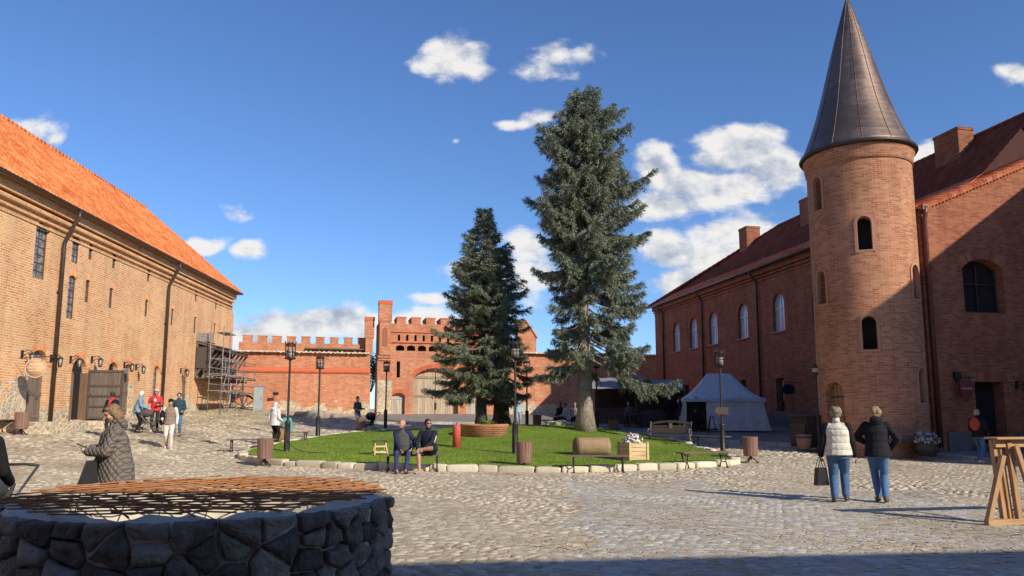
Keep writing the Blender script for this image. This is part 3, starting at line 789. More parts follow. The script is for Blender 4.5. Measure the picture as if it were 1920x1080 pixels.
# round hanging sign
s, z = onwall(LB, 67, 690, -.9)
rs = thing('round_sign', 'round pale wooden sign with pink lettering hanging before the left arched door', 'sign', frame_xy(LB) @ Vector((s, -.9, z)), 0)
a = MB(); a.lathe([(0, -.02), (.50, -.02), (.50, .02), (0, .02)], 32); d = a.build('sign_board', wood('sign_wood', (.62, .40, .20), axis=0), rs); d.rotation_euler = (R(90), 0, R(12))
a = MB(); a.lathe([(.47, -.03), (.52, -.03), (.52, .03), (.47, .03), (.47, -.03)], 32); e = a.build('sign_rim', simple('pink_rim', (.62, .42, .36), .7, .1, 8), rs); e.rotation_euler = (R(90), 0, R(12))
tm = simple('sign_pink', (.80, .66, .62), .7, .1, 8); to = simple('sign_ochre', (.62, .33, .08), .7, .1, 8)
hold = bpy.data.objects.new('lettering', None); COL.objects.link(hold); hold.parent = rs; hold.rotation_euler = (0, 0, R(12))
for txt, zz, w_ in (('ЛАВКА', .16, .62), ('МАСТЕРОВ', .0, .78), ('МЁД ТРАВЫ', -.14, .6)):
    text_mesh('sign_text', txt, .16, tm, hold, (0, -.028, zz), width=w_)
rs.scale = (.70, .70, .70)
a = MB(); a.tube([(-.95, 0, .52), (.95, 0, .62)], .018, 6); a.tube([(-.3, 0, .56), (-.3, 0, .4)], .01, 5); a.tube([(.3, 0, .58), (.3, 0, .4)], .01, 5); a.build('sign_bar', M_IRON, rs)

# timber gallery and scaffold at the far end of the left range
s0 = onwall(LB, 364, 700)[0]
ga = thing('timber_gallery', 'dark timber lean-to gallery on slanting struts at the far end of the left building', 'gallery', frame_xy(LB) @ Vector((s0, 0, 0)), LB.rotation_euler[2])
GL = LEN+.3-s0
m_ = MB()
for i in range(int(GL/.18)): m_.beam((.09+i*.18, -.02, 6.05), (.09+i*.18, -1.25, 5.72+.01*(i % 2)), .165, .03)
m_.build('roof_boards', M_WGREY, ga, fix=False)
m_ = MB()
for i in range(9):
    x = .1+(GL-.2)*i/8
    m_.beam((x, -.02, 5.95), (x, -1.2, 5.62), .09, .12); m_.beam((x, -.05, 3.9), (x, -1.1, 5.55), .11, .11); m_.beam((x, -.06, 3.8), (x, -.06, 5.9), .12, .12)
m_.build('strut', wood('old_beam', (.13, .10, .085), axis=2), ga, fix=False)
m_ = MB(); m_.box((GL/2, -.6, 3.75), (GL, 1.15, .1)); m_.box((GL/2, -.06, 4.9), (GL, .05, 1.4)); m_.box((GL/2, -1.15, 5.56), (GL, .1, .14)); m_.box((-.0, -.55, 5.0), (.04, .9, 1.3)); m_.build('back_boards', wood('dark_board', (.07, .055, .048), axis=0), ga, fix=False)  # back boards in one even, very dark brown
m_ = MB(); m_.box((.05, -.5, 6.25), (.06, 1.1, .5), (0, .1, 0)); m_.box((.7, -.6, 5.98), (1.4, .3, .02)); m_.build('roof_sheet', M_ZINC, ga, fix=False)
sc = thing('scaffold', 'galvanised tube scaffold with plank decks under the timber gallery', 'scaffold', frame_xy(LB) @ Vector((s0-.3, -1.0, 0)), LB.rotation_euler[2])
GLs = GL+.2; m_ = MB(); xs = [0, 1.3, 2.9, 4.5, GLs]; zgr = [onG(LB, s0-.3+x, -1.3)-.05 for x in xs]
tops = [7.2, 7.0, 5.2, 5.1, 5.0]
for i, x in enumerate(xs):
    for y in ((0, -.75) if i % 2 == 0 else (-.75,)): m_.tube([(x, y, zgr[i]), (x, y, tops[i]-(.3 if y else 0))], .03, 6)
    for z in (2.9, 3.9, 4.9): m_.tube([(x, .1, z), (x, -.85, z)], .026, 6)
for z in (2.95, 3.4, 3.95, 4.4, 4.95, 5.6):
    for y in (0, -.78):
        x1 = GLs if z < 5 else 1.4; m_.tube([(-.1, y, z), (x1+.1, y, z+.02)], .026, 6)
for i in range(4): m_.tube([(xs[i], -.8, 2.9+(i % 2)*1.0), (xs[i+1], -.8, 4.9-(i % 2)*1.0)], .022, 6)
m_.tube([(1.3, -.8, 2.4), (2.6, -1.2, zgr[2])], .026, 6); m_.tube([(4.6, -.8, 3.0), (3.6, -1.5, zgr[3]-.1)], .026, 6)
m_.build('tubes', M_ZINC, sc)
for k, (x0, x1, z) in enumerate(((-.2, 1.9, 3.0), (1.7, 4.6, 3.05), (.2, 3.3, 4.0), (3.0, GLs+.2, 4.02), (0.9, 2.6, 6.6))):
    m_ = MB()
    for y in (-.1, -.33, -.56): m_.box(((x0+x1)/2, y, z+.02*k/5), (x1-x0, .23, .045), (0, .01*(k-2), 0))
    m_.build('deck', wood('scaffold_board', (.34, .26, .19), axis=0), sc, fix=False)

# ------------------------------------------------------------------ back wall and gatehouse
BW = thing('curtain_wall', 'red brick curtain wall with battlements across the back of the courtyard', 'wall', (-19.7, 53.45, 0), math.atan2(.2405, .974))
cop = 7.18
def prism_box(mb, s0, s1, y0, y1, z0, z1): mb.box(((s0+s1)/2, (y0+y1)/2, (z0+z1)/2), (s1-s0, y1-y0, z1-z0))
m_ = MB(); prism_box(m_, -.3, 9.42, -.3, .7, -.5, 4.66); m_.build('lower_wall', M_BR_B, BW)
m_ = MB(); prism_box(m_, -.3, 9.38, -.02, .65, 4.67, 6.04); m_.build('upper_wall', M_BR_BP, BW)
m_ = MB(); n = 120
m_.prism([(-.36, 4.66), (.0, 4.98), (.0, 4.66)], -.3, 9.4); me_ = m_.mesh('string_course')
for v in me_.vertices: x, y, z = v.co; v.co = (y, x, z)
o = link('string_course', me_, M_TRIMR, BW); o.data.flip_normals()
m_ = MB()
for i in range(100): m_.box((-.25+i*.0965, -.34, 4.60), (.07, .06, .10))
m_.build('dentils', M_TRIMR, BW, fix=False)
m_ = MB()
for i in range(60): m_.box((-.2+i*.16, -.0, 6.08+.02*math.sin(i*3.1)), (.155, .75+.05*math.sin(i*1.7), .10+.03*math.sin(i*2.3)))
m_.build('coping_stones', stone('coping_stone', (.45, .36, .26), (.6, .5, .37), (.7, .6, .46), scale=4), BW, fix=False)
# battlements: outline with merlons
def merlon_outline(s0, s1, z0, zc, zm, n, first=.5):
    pts = [(s0, z0), (s1, z0), (s1, zc)]; pitch = (s1-s0)/n
    for i in reversed(range(n)):
        a = s0+pitch*(i+.24); b = s0+pitch*(i+.86)
        pts += [(b, zc), (b, zm), (a, zm), (a, zc)]
    pts.append((s0, zc)); return pts
wall_mesh('battlements', merlon_outline(0, 9.25, 5.9, 6.8, 7.26, 9), [], .45, .1, M_BR_BP, BW).location = (0, .62, 0)
m_ = MB()
for i in range(9): p_ = 9.25/9; a = p_*(i+.24); b = p_*(i+.86); m_.box(((a+b)/2, .845, 7.29), (b-a+.06, .5, .055))
m_.build('merlon_cap', M_VOUS, BW, fix=False)
m_ = MB(); m_.box((6.9, .4, 6.32), (4.6, .5, .09), (R(-18), 0, 0)); 
for i in range(6): m_.box((4.8+i*.85, .3, 6.2), (.09, .09, .26))
m_.build('walkway_beam', wood('walkway_wood', (.12, .08, .06), axis=0), BW, fix=False)
# right part of the curtain wall
m_ = MB(); prism_box(m_, 18.9, 37.5, -.3, .7, -.5, 4.66); m_.build('lower_wall', M_BR_B, BW)
m_ = MB(); prism_box(m_, 18.92, 37.5, -.02, .65, 4.67, 6.3); m_.build('upper_wall', M_BR_BP, BW)
m_ = MB()
for i in range(115): m_.box((19.0+i*.16, 0, 6.36+.02*math.sin(i*3.1)), (.155, .8, .11+.03*math.sin(i*2.3)))
m_.build('coping_stones', bpy.data.materials['coping_stone'], BW, fix=False)
tw = thing('brick_turret', 'brick turret with a sloping top rising behind the small spruce', 'turret', frame_xy(BW) @ Vector((21.6, .9, 0)), BW.rotation_euler[2])
m_ = MB(); m_.prism([(-.75, 1), (.75, 1), (.75, 7.6), (-.1, 8.9), (-.75, 8.9)], -.6, .6); m_.build('turret_shaft', M_BR_BP, tw)
m_ = MB(); m_.beam((.85, 0, 7.58), (-.12, 0, 9.0), 1.35, .09); m_.beam((-.1, 0, 9.0), (-.85, 0, 9.0), 1.35, .09); m_.build('turret_cap', M_TRIMR, tw)

GH = thing('gatehouse', 'crenellated brick gatehouse with a big plank gate and arcaded frieze', 'gatehouse', (-19.7, 53.45, 0), math.atan2(.2405, .974))
gx0, gx1 = 9.9, 18.75; gc = 14.3
gate_s0, gate_s1 = 12.6, 16.0
holes = [arch_pts(gc, 1.0, 5.05, 3.4, 'seg'), arch_pts(11.5, 1.0, 3.15, .95, 'seg'), arch_pts(17.1, 1.0, 3.15, .95, 'seg'), arch_pts(11.45, 4.3, 5.5, .26, 'flat'), arch_pts(17.15, 4.3, 5.5, .26, 'flat')]
nich = []
for i in range(9):
    sx = 11.45+.62*i
    nich.append([(sx-.09, 7.05), (sx+.09, 7.05), (sx+.09, 7.5), (sx-.09, 7.5)])
for i in range(7): nich.append(arch_pts(11.55+.82*i, 6.30, 6.72, .62, 'seg'))
outl = merlon_outline(gx0, gx1, -.5, 8.35, 8.78, 8)
wall_mesh('gatehouse_wall', outl, holes+nich, 2.2, .4, M_BR_BP, GH, reveals=[.55, .4, .4, .35, .35]+[.12]*9+[.06]*7).location = (0, -.42, 0)
m_ = MB(); pitch = (gx1-gx0)/8
for i in range(8): a = gx0+pitch*(i+.24); b = gx0+pitch*(i+.86); m_.box(((a+b)/2, .68, 8.82), (b-a+.08, 2.25, .1))
m_.build('merlon_cap', M_TRIMR, GH, fix=False)
m_ = MB(); prism_box(m_, gx0+.1, gx1-.1, -.50, -.422, 7.68, 7.76); prism_box(m_, gx0+.1, gx1-.1, -.52, -.422, 6.9, 6.96); m_.build('string_course', M_TRIMR, GH, fix=False)
for (s, z0, z1, w_) in ((gc, 1.0, 5.05, 3.4), (11.5, 1.0, 3.15, .95), (17.1, 1.0, 3.15, .95)): arch_ring(GH, s, z0, z1, w_, 'seg', M_TRIMR, th=.3).location = (0, -.42, 0)
for (s, w_, zt) in ((11.5, .95, 3.2), (17.1, .95, 3.2)):
    m_ = MB()
    for i in range(5): m_.box((s-w_/2+w_*(i+.5)/5, -.07, 2.1), (w_/5-.01, .05, 2.2))
    for z in (1.5, 2.75): m_.box((s, -.11, z), (w_-.05, .03, .14))
    m_.build('door', wood('grey_door', (.42, .38, .31), axis=2), GH, fix=False)
m_ = MB(); prism_box(m_, 11.3, 11.6, -.1, -.07, 4.3, 5.5); prism_box(m_, 17.0, 17.3, -.1, -.07, 4.3, 5.5); m_.build('slit_back', M_DARK, GH)
for sgn in (-1, 1):
    m_ = MB(); n = 9
    for i in range(n): 
        xx = gc+sgn*(.02+1.68*(i+.5)/n); top = 5.03-((xx-gc)/1.7)**2*.62
        m_.box((xx, .08+.01*(i % 2), (1.2+top)/2), (1.68/n-.012, .06, top-1.2))
    gt = m_.build('gate_leaf', M_WGATE, GH, fix=False)
    for z in (1.45, 2.95, 4.35): m_ = MB(); m_.box((gc+sgn*.86, .035, z), (1.62, .05, .17)); m_.build('gate_ledge', wood('gate_rail', (.30, .23, .16), axis=0), gt, fix=False)
m_ = MB(); m_.box((gc+.05, -.01, 2.2), (.1, .08, .5)); m_.build('gate_bolt', M_IRON, GH)
m_ = MB(); prism_box(m_, gx0+.05, 11.0-.02, -.45, -.422, .5, 4.1); m_.build('stone_panel', brick('fieldstone_panel', [(.40, .10, .042), (.58, .20, .095), (.70, .35, .20)], (.58, .5, .38), stones=(8, 9)), GH)
for (s0_, s1_, zt_, y0_, y1_) in ((8.95, 9.63, 8.55, -.1, .6), (9.92, 10.88, 9.75, -.75, .3), (17.78, 18.74, 9.75, -.75, .3), (19.0, 19.68, 8.55, -.1, .6)):
    m_ = MB(); zb_ = 5.95
    prism_box(m_, s0_+.07, s1_-.07, y0_+.07, y1_, zb_, zt_-1.25); prism_box(m_, s0_, s1_, y0_, y1_, zt_-1.25, zt_-.0)
    prism_box(m_, s0_+.03, s1_-.03, y0_+.03, y1_, zt_-1.33, zt_-1.25)
    if s1_-s0_ > .8: prism_box(m_, s0_-.02, s1_+.02, -.6, y1_-.1, 5.75, 5.95); prism_box(m_, s0_+.04, s1_-.04, -.5, y1_-.1, 5.55, 5.75)
    t = m_.build('turret', M_BR_BP, GH)
    m_ = MB(); prism_box(m_, s0_-.03, s1_+.03, y0_-.03, y1_+.03, zt_, zt_+.28); m_.build('turret_cap', M_TRIMR, t)
    if s1_-s0_ > .8:
        m_ = MB(); c_ = (s0_+s1_)/2; m_.prism(arch_pts(c_, 6.6, 8.0, .34, 'round'), y0_+.04, y0_+.066); m_.build('blind_arch', M_VOUS_R, t)
# green bush beyond the wall is in the trees part

# ------------------------------------------------------------------ right range
RB = thing('brick_palace_range', 'long shaded brick building with arched white windows and red tiled roof on the right', 'building', (10.9555, 56.76, 0), R(-78.75))
RL = 30.0
rw = [((1268, 603), (1268, 655)), ((1300, 596), (1300, 650)), ((1337, 586), (1337, 645)), ((1393, 572), (1393, 636)), ((1460, 555), (1460, 626))]
rwin = []
for t_, b_ in rw:
    s, z0, z1 = seg(RB, t_, b_); rwin.append((s, 5.98, 8.05, 1.15))
holes = [arch_pts(s, z0, z1, w_, 'round') for (s, z0, z1, w_) in rwin]; revs = [.24]*5
ldo = []
for (t_, b_, w_, kd) in (((1395, 712), (1395, 765), .6, 'flat'), ((1463, 709), (1463, 770), .75, 'flat'), ((1527, 545), (1527, 612), .34, 'round'), ((1286, 722), (1286, 790), 1.2, 'flat')):
    s, z0, z1 = seg(RB, t_, b_); ldo.append((s, z0, z1, w_, kd)); holes.append(arch_pts(s, z0, z1, w_, kd)); revs.append(.35)
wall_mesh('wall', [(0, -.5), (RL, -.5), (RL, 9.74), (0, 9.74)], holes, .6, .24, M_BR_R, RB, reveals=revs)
for (s, z0, z1, w_) in rwin:
    window(RB, s, z0, z1, w_, 'round', .24, M_WFR_W, M_GLASS_W, 2, 1, bar=.05, frame=.07, transom=z0+(z1-z0)*.62)
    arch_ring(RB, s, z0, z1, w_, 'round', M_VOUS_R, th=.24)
    m_ = MB(); m_.box((s, -.03, z0-.03), (w_+.16, .2, .05)); m_.build('sill', M_ZINC, RB)
for (s, z0, z1, w_, kd) in ldo:
    dark_opening(RB, s, z0, z1, w_, kd, .35, M_DARK)
    if kd == 'flat': arch_ring(RB, s, z0, z1, w_, 'flat', M_VOUS_R, th=.22)
m_ = MB(); pst = [(ldo[1][0], ldo[1][2]-.30), (ldo[1][0]+.05, ldo[1][1]+.75)]
for i, (s, z) in enumerate(pst): m_.box((s, .30, z), (.5, .02, .42))
m_.build('notice', simple('notice_paper', (.62, .40, .28), .8, .25, 6), RB)
m_ = MB()
for zc, pr, hh in ((9.52, .24, .34), (9.25, .13, .12), (9.05, .06, .1)): m_.box((RL/2, -pr/2+.003, zc), (RL-.02, pr, hh))
m_.box((RL/2, -.02, .9), (RL-.04, .1, 2.6)) if False else None
m_.build('cornice', M_BR_R, RB)
m_ = MB(); m_.box((RL/2, -.04, .75), (RL-.02, .08, 1.7)); m_.build('stone_plinth', stone('grey_plinth', (.12, .11, .10), (.2, .18, .16), (.3, .27, .23), island=False), RB)
m_ = MB(); m_.tube([(-.1, -.5, 9.66), (RL-.1, -.5, 9.66)], .075, 8); m_.build('gutter', M_PIPE, RB)
for (px, py, p2, q2) in ((1415, 508, 1425, 790), (1312, 545, 1318, 720), (1240, 575, 1243, 700)):
    a_, _ = onwall(RB, px, py, -.2); b_, _ = onwall(RB, p2, q2, -.2); sm = (a_+b_)/2
    p = MB(); p.tube([(sm, -.5, 9.62), (sm, -.5, 9.45), (sm, -.18, 9.1), (sm, -.12, 8.9), (sm, -.12, .4)], .065, 8); p.build('downpipe', M_PIPE, RB)
hs, hz = 12.0, 13.2     # end of the ridge
hipn = Vector((0, 0, 0))
A_, B_, C_ = Vector((-.5, -.45, 9.72)), Vector((hs, 3.4, hz)), Vector((-.5, 7.3, 9.72)); hn = (B_-A_).cross(C_-A_).normalized()
if hn.x > 0: hn = -hn
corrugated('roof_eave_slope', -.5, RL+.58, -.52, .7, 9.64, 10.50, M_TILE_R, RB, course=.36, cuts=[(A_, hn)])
corrugated('roof', -.5, RL+.58, .7, 3.4, 10.51, 13.23, M_TILE_SHADED, RB, course=.36, cuts=[(A_, hn)], amp=.02)
m_ = MB(); m_.add([tuple(A_), tuple(C_), tuple(B_)], [(0, 1, 2)]); m_.add([(hs, 3.4, hz-.03), (RL+.58, 3.4, hz-.03), (RL+.58, 7.3, 9.7), (-.5, 7.3, 9.7)], [(0, 1, 2, 3)]); m_.build('roof_far_slope', M_TILE_SHADED, RB, fix=False)
m_ = MB()
for i in range(int((RL+.5-hs)/.36)): m_.tube([(hs+i*.36, 3.4, 13.24), (hs+i*.36+.38, 3.4, 13.255)], [.11, .125], 7)
for i in range(28): p0_ = A_.lerp(B_, i/28); p1_ = A_.lerp(B_, (i+1.05)/28); m_.tube([p0_+Vector((0, 0, .02)), p1_+Vector((0, 0, .04))], [.10, .115], 7)
m_.build('ridge_tiles', M_TILE_SHADED, RB)
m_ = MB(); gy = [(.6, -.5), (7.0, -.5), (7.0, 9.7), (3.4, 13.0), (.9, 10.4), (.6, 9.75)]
m_.add([(RL-.4, a, b) for a, b in gy]+[(RL-.02, a, b) for a, b in gy], [tuple(reversed(range(6))), tuple(range(6, 12))]+[(i, (i+1) % 6, 6+(i+1) % 6, 6+i) for i in range(6)]); m_.build('shade_toned_gable', tile_mat('tile_end_shaded', (.04, .014, .011), (.06, .02, .015), (.085, .03, .022)), RB); m_ = MB()  # sunlit end wall; the roof's shade is put into its near-black colour
m_.box((.2, 3.7, 4.6), (.4, 6.2, 10.2)); m_.box((RL/2, 7.05, 4.6), (RL-.02, .4, 10.2)); m_.build('gable_wall', M_BR_R, RB)
for (px, pt, wd, off, dep) in ((1385, 430, 1.0, 2.2, .95), (1498, 376, 1.15, 2.2, 1.0)):
    s_, z_ = onwall(RB, px, pt, off)
    m_ = MB(); prism_box(m_, s_, s_+wd, off, off+dep, 10.0, z_); prism_box(m_, s_-.03, s_+wd+.03, off-.03, off+dep+.03, z_-.14, z_-.02)
    m_.build('chimney', M_BR_R, RB)
s_, z_ = onwall(RB, 1750, 258, 2.3)
m_ = MB(); prism_box(m_, s_, s_+1.35, 2.3, 3.05, 10.0, z_); prism_box(m_, s_-.03, s_+1.38, 2.27, 3.08, z_-.14, z_-.02); m_.build('chimney', M_BR_R, RB)

# ------------------------------------------------------------------ wing right of the tower
WG = thing('brick_wing', 'brick gable wall with dark doorway and arched window right of the round tower', 'building', (14.65, 26.2, 0), R(11.25))
WL = 8.8; slope = .423
def wz(s): return 8.95+slope*(s-.24)
sd, dz0, dz1 = 2.42, .55, 2.74
holes = [arch_pts(2.5, 5.2, 7.18, 1.72, 'seg'), arch_pts(2.37, .55, 2.72, 1.22, 'flat')]
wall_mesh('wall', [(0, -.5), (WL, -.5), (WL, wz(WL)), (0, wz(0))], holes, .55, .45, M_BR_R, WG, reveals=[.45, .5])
dark_opening(WG, 2.5, 5.2, 7.18, 1.72, 'seg', .45, M_DARK, 'window_back'); dark_opening(WG, 2.37, .55, 2.72, 1.22, 'flat', .5, M_DARK, 'doorway_back')
m_ = MB()
for x in (1.69, 2.5, 3.31): m_.box((x, .36, 6.1), (.06, .05, 1.8-.3*abs(x-2.5)))
m_.box((2.5, .36, 5.26), (1.7, .05, .08)); m_.box((2.5, .36, 6.3), (1.7, .04, .05)); m_.build('window_frame', simple('dark_brown_frame', (.05, .03, .025), .6, .2, 9), WG)
arch_ring(WG, 2.5, 5.2, 7.18, 1.72, 'seg', M_VOUS_R, th=.36); arch_ring(WG, 2.37, .55, 2.72, 1.45, 'flat', M_VOUS_R, th=.34)
m_ = MB()
nt_ = int(WL/.30)
for i in range(nt_):
    s = .02+i*.30; z = wz(s)
    for k in range(2):   # tiles laid across the sloping wall head
        ss = s+k*.15; zz = wz(ss)
        m_.tube([(ss+.06, -.16, zz+.05), (ss+.06, .55, zz+.30)], [.085, .07], 6)
m_.build('verge_tiles', M_TILE_R, WG)
m_ = MB(); m_.add([(0, -.14, wz(0)+.01), (WL, -.14, wz(WL)+.01), (WL, .6, wz(WL)+.24), (0, .6, wz(0)+.24)], [(0, 1, 2, 3)]); m_.add([(0, .6, wz(0)+.2), (WL, .6, wz(WL)+.2), (WL, 6.5, wz(WL)+.2), (0, 6.5, wz(0)+.2)], [(0, 1, 2, 3)]); m_.build('roof', M_TILE_R, WG, fix=False)
m_ = MB(); prism_box(m_, 0, .5, .56, 6.6, -.5, 9.0); m_.build('side_wall', M_BR_R, WG)
m_ = MB(); m_.tube([(.14, -.2, 8.98), (.14, -.16, 8.7), (.14, -.10, 8.5), (.14, -.10, .45)], .085, 10); m_.box((.14, -.12, 8.95), (.26, .22, .2)); m_.build('downpipe', M_PIPE_R, WG)
m_ = MB(); prism_box(m_, .5, 1.5, -.07, -.003, -.2, .95); prism_box(m_, 3.4, WL, -.07, -.003, -.2, .95); m_.build('stone_plinth', bpy.data.materials['grey_plinth'], WG)
m_ = MB(); prism_box(m_, 1.45, 3.5, -.95, -.01, -.1, .50); prism_box(m_, 1.35, 3.6, -1.25, -.95, -.1, .34); m_.build('door_step', bpy.data.materials['grey_plinth'], WG)
# hanging shield signs
s_, z_ = onwall(WG, 1812, 731, -.35)
sg = thing('shield_sign', 'dark red shield sign with white lettering beside the dark doorway', 'sign', frame_xy(WG) @ Vector((s_, -.35, z_)), R(8))
pts = [(-.24, .30), (-.10, .34), (.10, .34), (.24, .30), (.25, -.02), (.18, -.24), (0, -.42), (-.18, -.24), (-.25, -.02)]
m_ = MB(); m_.prism(pts, -.02, .02); m_.build('sign_board', simple('oxblood_paint', (.16, .025, .018), .6, .15, 9), sg)
text_mesh('sign_text', 'ТРАКТИР', .1, simple('cream_paint', (.62, .56, .48), .7, .05, 9), sg, (0, -.028, .04), width=.40)
m_ = MB(); m_.tube([(-.3, 0, .44), (.4, 0, .44)], .014, 6); m_.tube([(-.15, 0, .44), (-.15, 0, .30)], .008, 5); m_.tube([(.15, 0, .44), (.15, 0, .30)], .008, 5); m_.tube([(.4, 0, .44), (.4, .34, .44)], .014, 6); m_.build('sign_bar', M_IRON, sg)
s_, z_ = onwall(WG, 1792, 706)
sh = thing('speaker_box', 'small black shield-shaped box on the brick wall left of the shield sign', 'wall box', frame_xy(WG) @ Vector((s_, -.01, z_)), R(11))
m_ = MB(); m_.prism([(-.13, .16), (.13, .16), (.13, 0), (.08, -.13), (0, -.17), (-.08, -.13), (-.13, 0)], -.12, 0); m_.build('box_body', M_IRON, sh, bevel=.01)
wall_lamp(WG, 1905, 722, 'black wall lantern right of the dark doorway at the photo edge', 1.1)

# ------------------------------------------------------------------ round tower
TC = Vector((12.86, 26.83, 0)); TR = 1.78
TW = thing('round_tower', 'round brick stair tower with tall pointed copper roof', 'tower', TC, 0)
def oncyl(px, py, r=TR):
    d = ray(px, py); dx, dy = d.x, d.y; ox, oy = -TC.x, -TC.y
    a = dx*dx+dy*dy; b = 2*(ox*dx+oy*dy); c = ox*ox+oy*oy-r*r; q = b*b-4*a*c
    t = (-b-math.sqrt(max(q, 0)))/(2*a); p = EYE+d*t; return math.atan2(p.y-TC.y, p.x-TC.x), p.z
body = MB(); body.lathe([(TR, -.6), (TR, 10.9)], 96)
twn = [((1621, 405), (1621, 468), .46), ((1532, 332), (1533, 395), .46), ((1540, 508), (1541, 570), .46), ((1630, 592), (1631, 655), .46), ((1716, 497), (1718, 560), .46), ((1728, 690), (1730, 755), .44)]
cut = MB(); wl = []
for t_, b_, w_ in twn:
    a1, z1 = oncyl(*t_); a0, z0 = oncyl(*b_); an = (a0+a1)/2; wl.append((an, z0, z1, w_))
ad, dtz = oncyl(1562, 716); _, dbz = oncyl(1562, 815); wl.append((ad, .35, dtz, .8))
def cyl_prism(mb, an, pts, r0, r1):
    Mx = Matrix.Rotation(an+PI/2, 3, 'Z'); n = len(pts)   # local -y points outwards
    base = len(mb.v); q = MB(); q.prism(pts, -r1, -r0)
    mb.add([Mx @ Vector(v) for v in q.v], q.f)
for an, z0, z1, w_ in wl: cyl_prism(cut, an, arch_pts(0, z0, z1, w_, 'round'), TR-.45, TR+.5)
bo = body.build('shaft', M_BR_T, None); co = cut.build('cut', None, None)
md = bo.modifiers.new('b', 'BOOLEAN'); md.operation = 'DIFFERENCE'; md.solver = 'EXACT'; md.object = co
dg = bpy.context.evaluated_depsgraph_get(); dg.update(); nm = bpy.data.meshes.new_from_object(bo.evaluated_get(dg)); bo.modifiers.clear(); bo.data = nm
nm.materials.clear(); nm.materials.append(M_BR_T); bpy.data.objects.remove(co)
for p_ in nm.polygons: p_.use_smooth = False
bo.parent = TW
for i, (an, z0, z1, w_) in enumerate(wl):
    if i < 6:
        blind = i in (4, 5, 1, 2)
        m_ = MB(); cyl_prism(m_, an, arch_pts(0, z0+.01, z1-.01, w_-.02, 'round'), TR-.44 if not blind else TR-.44, TR-.41 if not blind else TR-.30)
        m_.build('window_back', M_DARK if not blind else M_VOUS_R, TW)
        m_ = MB(); oo = arch_pts(0, z0-.09, z1+.09, w_+.18, 'round', 14); ii = arch_pts(0, z0, z1, w_, 'round', 14); k = len(oo)
        vs = []; Mx = Matrix.Rotation(an+PI/2, 3, 'Z')
        def wrap(p, r): 
            x, z = p; aa = x/TR; return (Mx @ Vector((math.sin(aa)*r, -math.cos(aa)*r, z)))
        for ring, r in ((oo, TR+.035), (ii, TR+.035), (oo, TR-.02), (ii, TR-.1)): vs += [wrap(p, r) for p in ring]
        fs = [(j, (j+1) % k, k+(j+1) % k, k+j) for j in range(k)]+[((j+1) % k, j, 2*k+j, 2*k+(j+1) % k) for j in range(k)]+[(k+j, k+(j+1) % k, 3*k+(j+1) % k, 3*k+j) for j in range(k)]
        m_.add(vs, fs); m_.build('window_surround', stone('pale_surround', (.36, .18, .11), (.52, .30, .20), (.6, .4, .29), scale=4, island=False), TW, fix=False)
    else:
        m_ = MB()
        for j in range(5):
            x = -w_/2+w_*(j+.5)/5; top = z1-(abs(x)/(w_/2))**2*.35-.02
            cyl_prism(m_, an, [(x-w_/10+.006, z0), (x+w_/10-.006, z0), (x+w_/10-.006, top), (x-w_/10+.006, top)], TR-.3, TR-.26)
        dd = m_.build('door', wood('tower_door', (.30, .17, .09), axis=2), TW, fix=False)
        m_ = MB()
        for zz in (z0+.35, z1-.55): cyl_prism(m_, an, [(-w_/2+.04, zz), (w_/2-.06, zz+.02), (w_/2-.06, zz+.06), (-w_/2+.04, zz+.05)], TR-.27, TR-.24)
        cyl_prism(m_, an, [(.2, z0+1.0), (.24, z0+1.0), (.24, z0+1.16), (.2, z0+1.16)], TR-.27, TR-.20); m_.build('hinge', M_IRON, dd, fix=False)
m_ = MB(); m_.lathe([(TR-.1, 10.46), (TR+.04, 10.47), (TR+.04, 10.58), (TR+.07, 10.64), (TR+.07, 10.84), (TR+.12, 10.91), (TR+.12, 11.03), (TR-.1, 11.04)], 96); m_.build('cornice', M_BR_T, TW)
def copper():
    m, nt, b = mat('copper_roof'); L = nt.links.new; o = objco(nt)
    s = N(nt, 'ShaderNodeSeparateXYZ'); L(o, s.inputs[0])
    ang = mth(nt, 'MULTIPLY', mth(nt, 'ARCTAN2', s.outputs[1], s.outputs[0]), 12/(2*PI)); zz = mth(nt, 'MULTIPLY', s.outputs[2], 1/1.05)
    c = N(nt, 'ShaderNodeCombineXYZ'); L(mth(nt, 'FLOOR', ang), c.inputs[0]); L(mth(nt, 'FLOOR', zz), c.inputs[1])
    w = N(nt, 'ShaderNodeTexWhiteNoise'); L(c.outputs[0], w.inputs['Vector'])
    mp = N(nt, 'ShaderNodeMapping'); mp.inputs['Scale'].default_value = (2, 2, 9); L(o, mp.inputs[0]); st = tex_noise(nt, mp.outputs[0], 1.2, 5, .6)
    f = mth(nt, 'ADD', mth(nt, 'MULTIPLY', w.outputs[0], .35), mth(nt, 'MULTIPLY', st, .65))
    L(ramp(nt, f, [(.2, (.12, .085, .068)), (.5, (.185, .132, .105)), (.8, (.27, .20, .16))]), b.inputs['Base Color'])
    b.inputs['Metallic'].default_value = .75
    L(mth(nt, 'MULTIPLY_ADD', st, .28, .32), b.inputs['Roughness'])
    fr = mth(nt, 'FRACT', zz); ln = mth(nt, 'LESS_THAN', fr, .02)
    bump(nt, b, mth(nt, 'ADD', mth(nt, 'MULTIPLY', ln, -1.0), mth(nt, 'MULTIPLY', st, .12)), .4, .02)
    return m
M_CU = copper()
CR = TR+.17; prof = [(CR-.02, 11.03), (CR, 11.08)]
for i in range(1, 41):
    t = i/40; r_ = CR*(1-t)*(1-.16*math.sin(PI*min(1, t*1.0))*(1-t)); prof.append((max(r_, .012), 11.08+6.42*t))
m_ = MB(); m_.lathe([(TR, 11.02)]+prof, 96); m_.build('roof_cone', M_CU, TW)
m_ = MB()
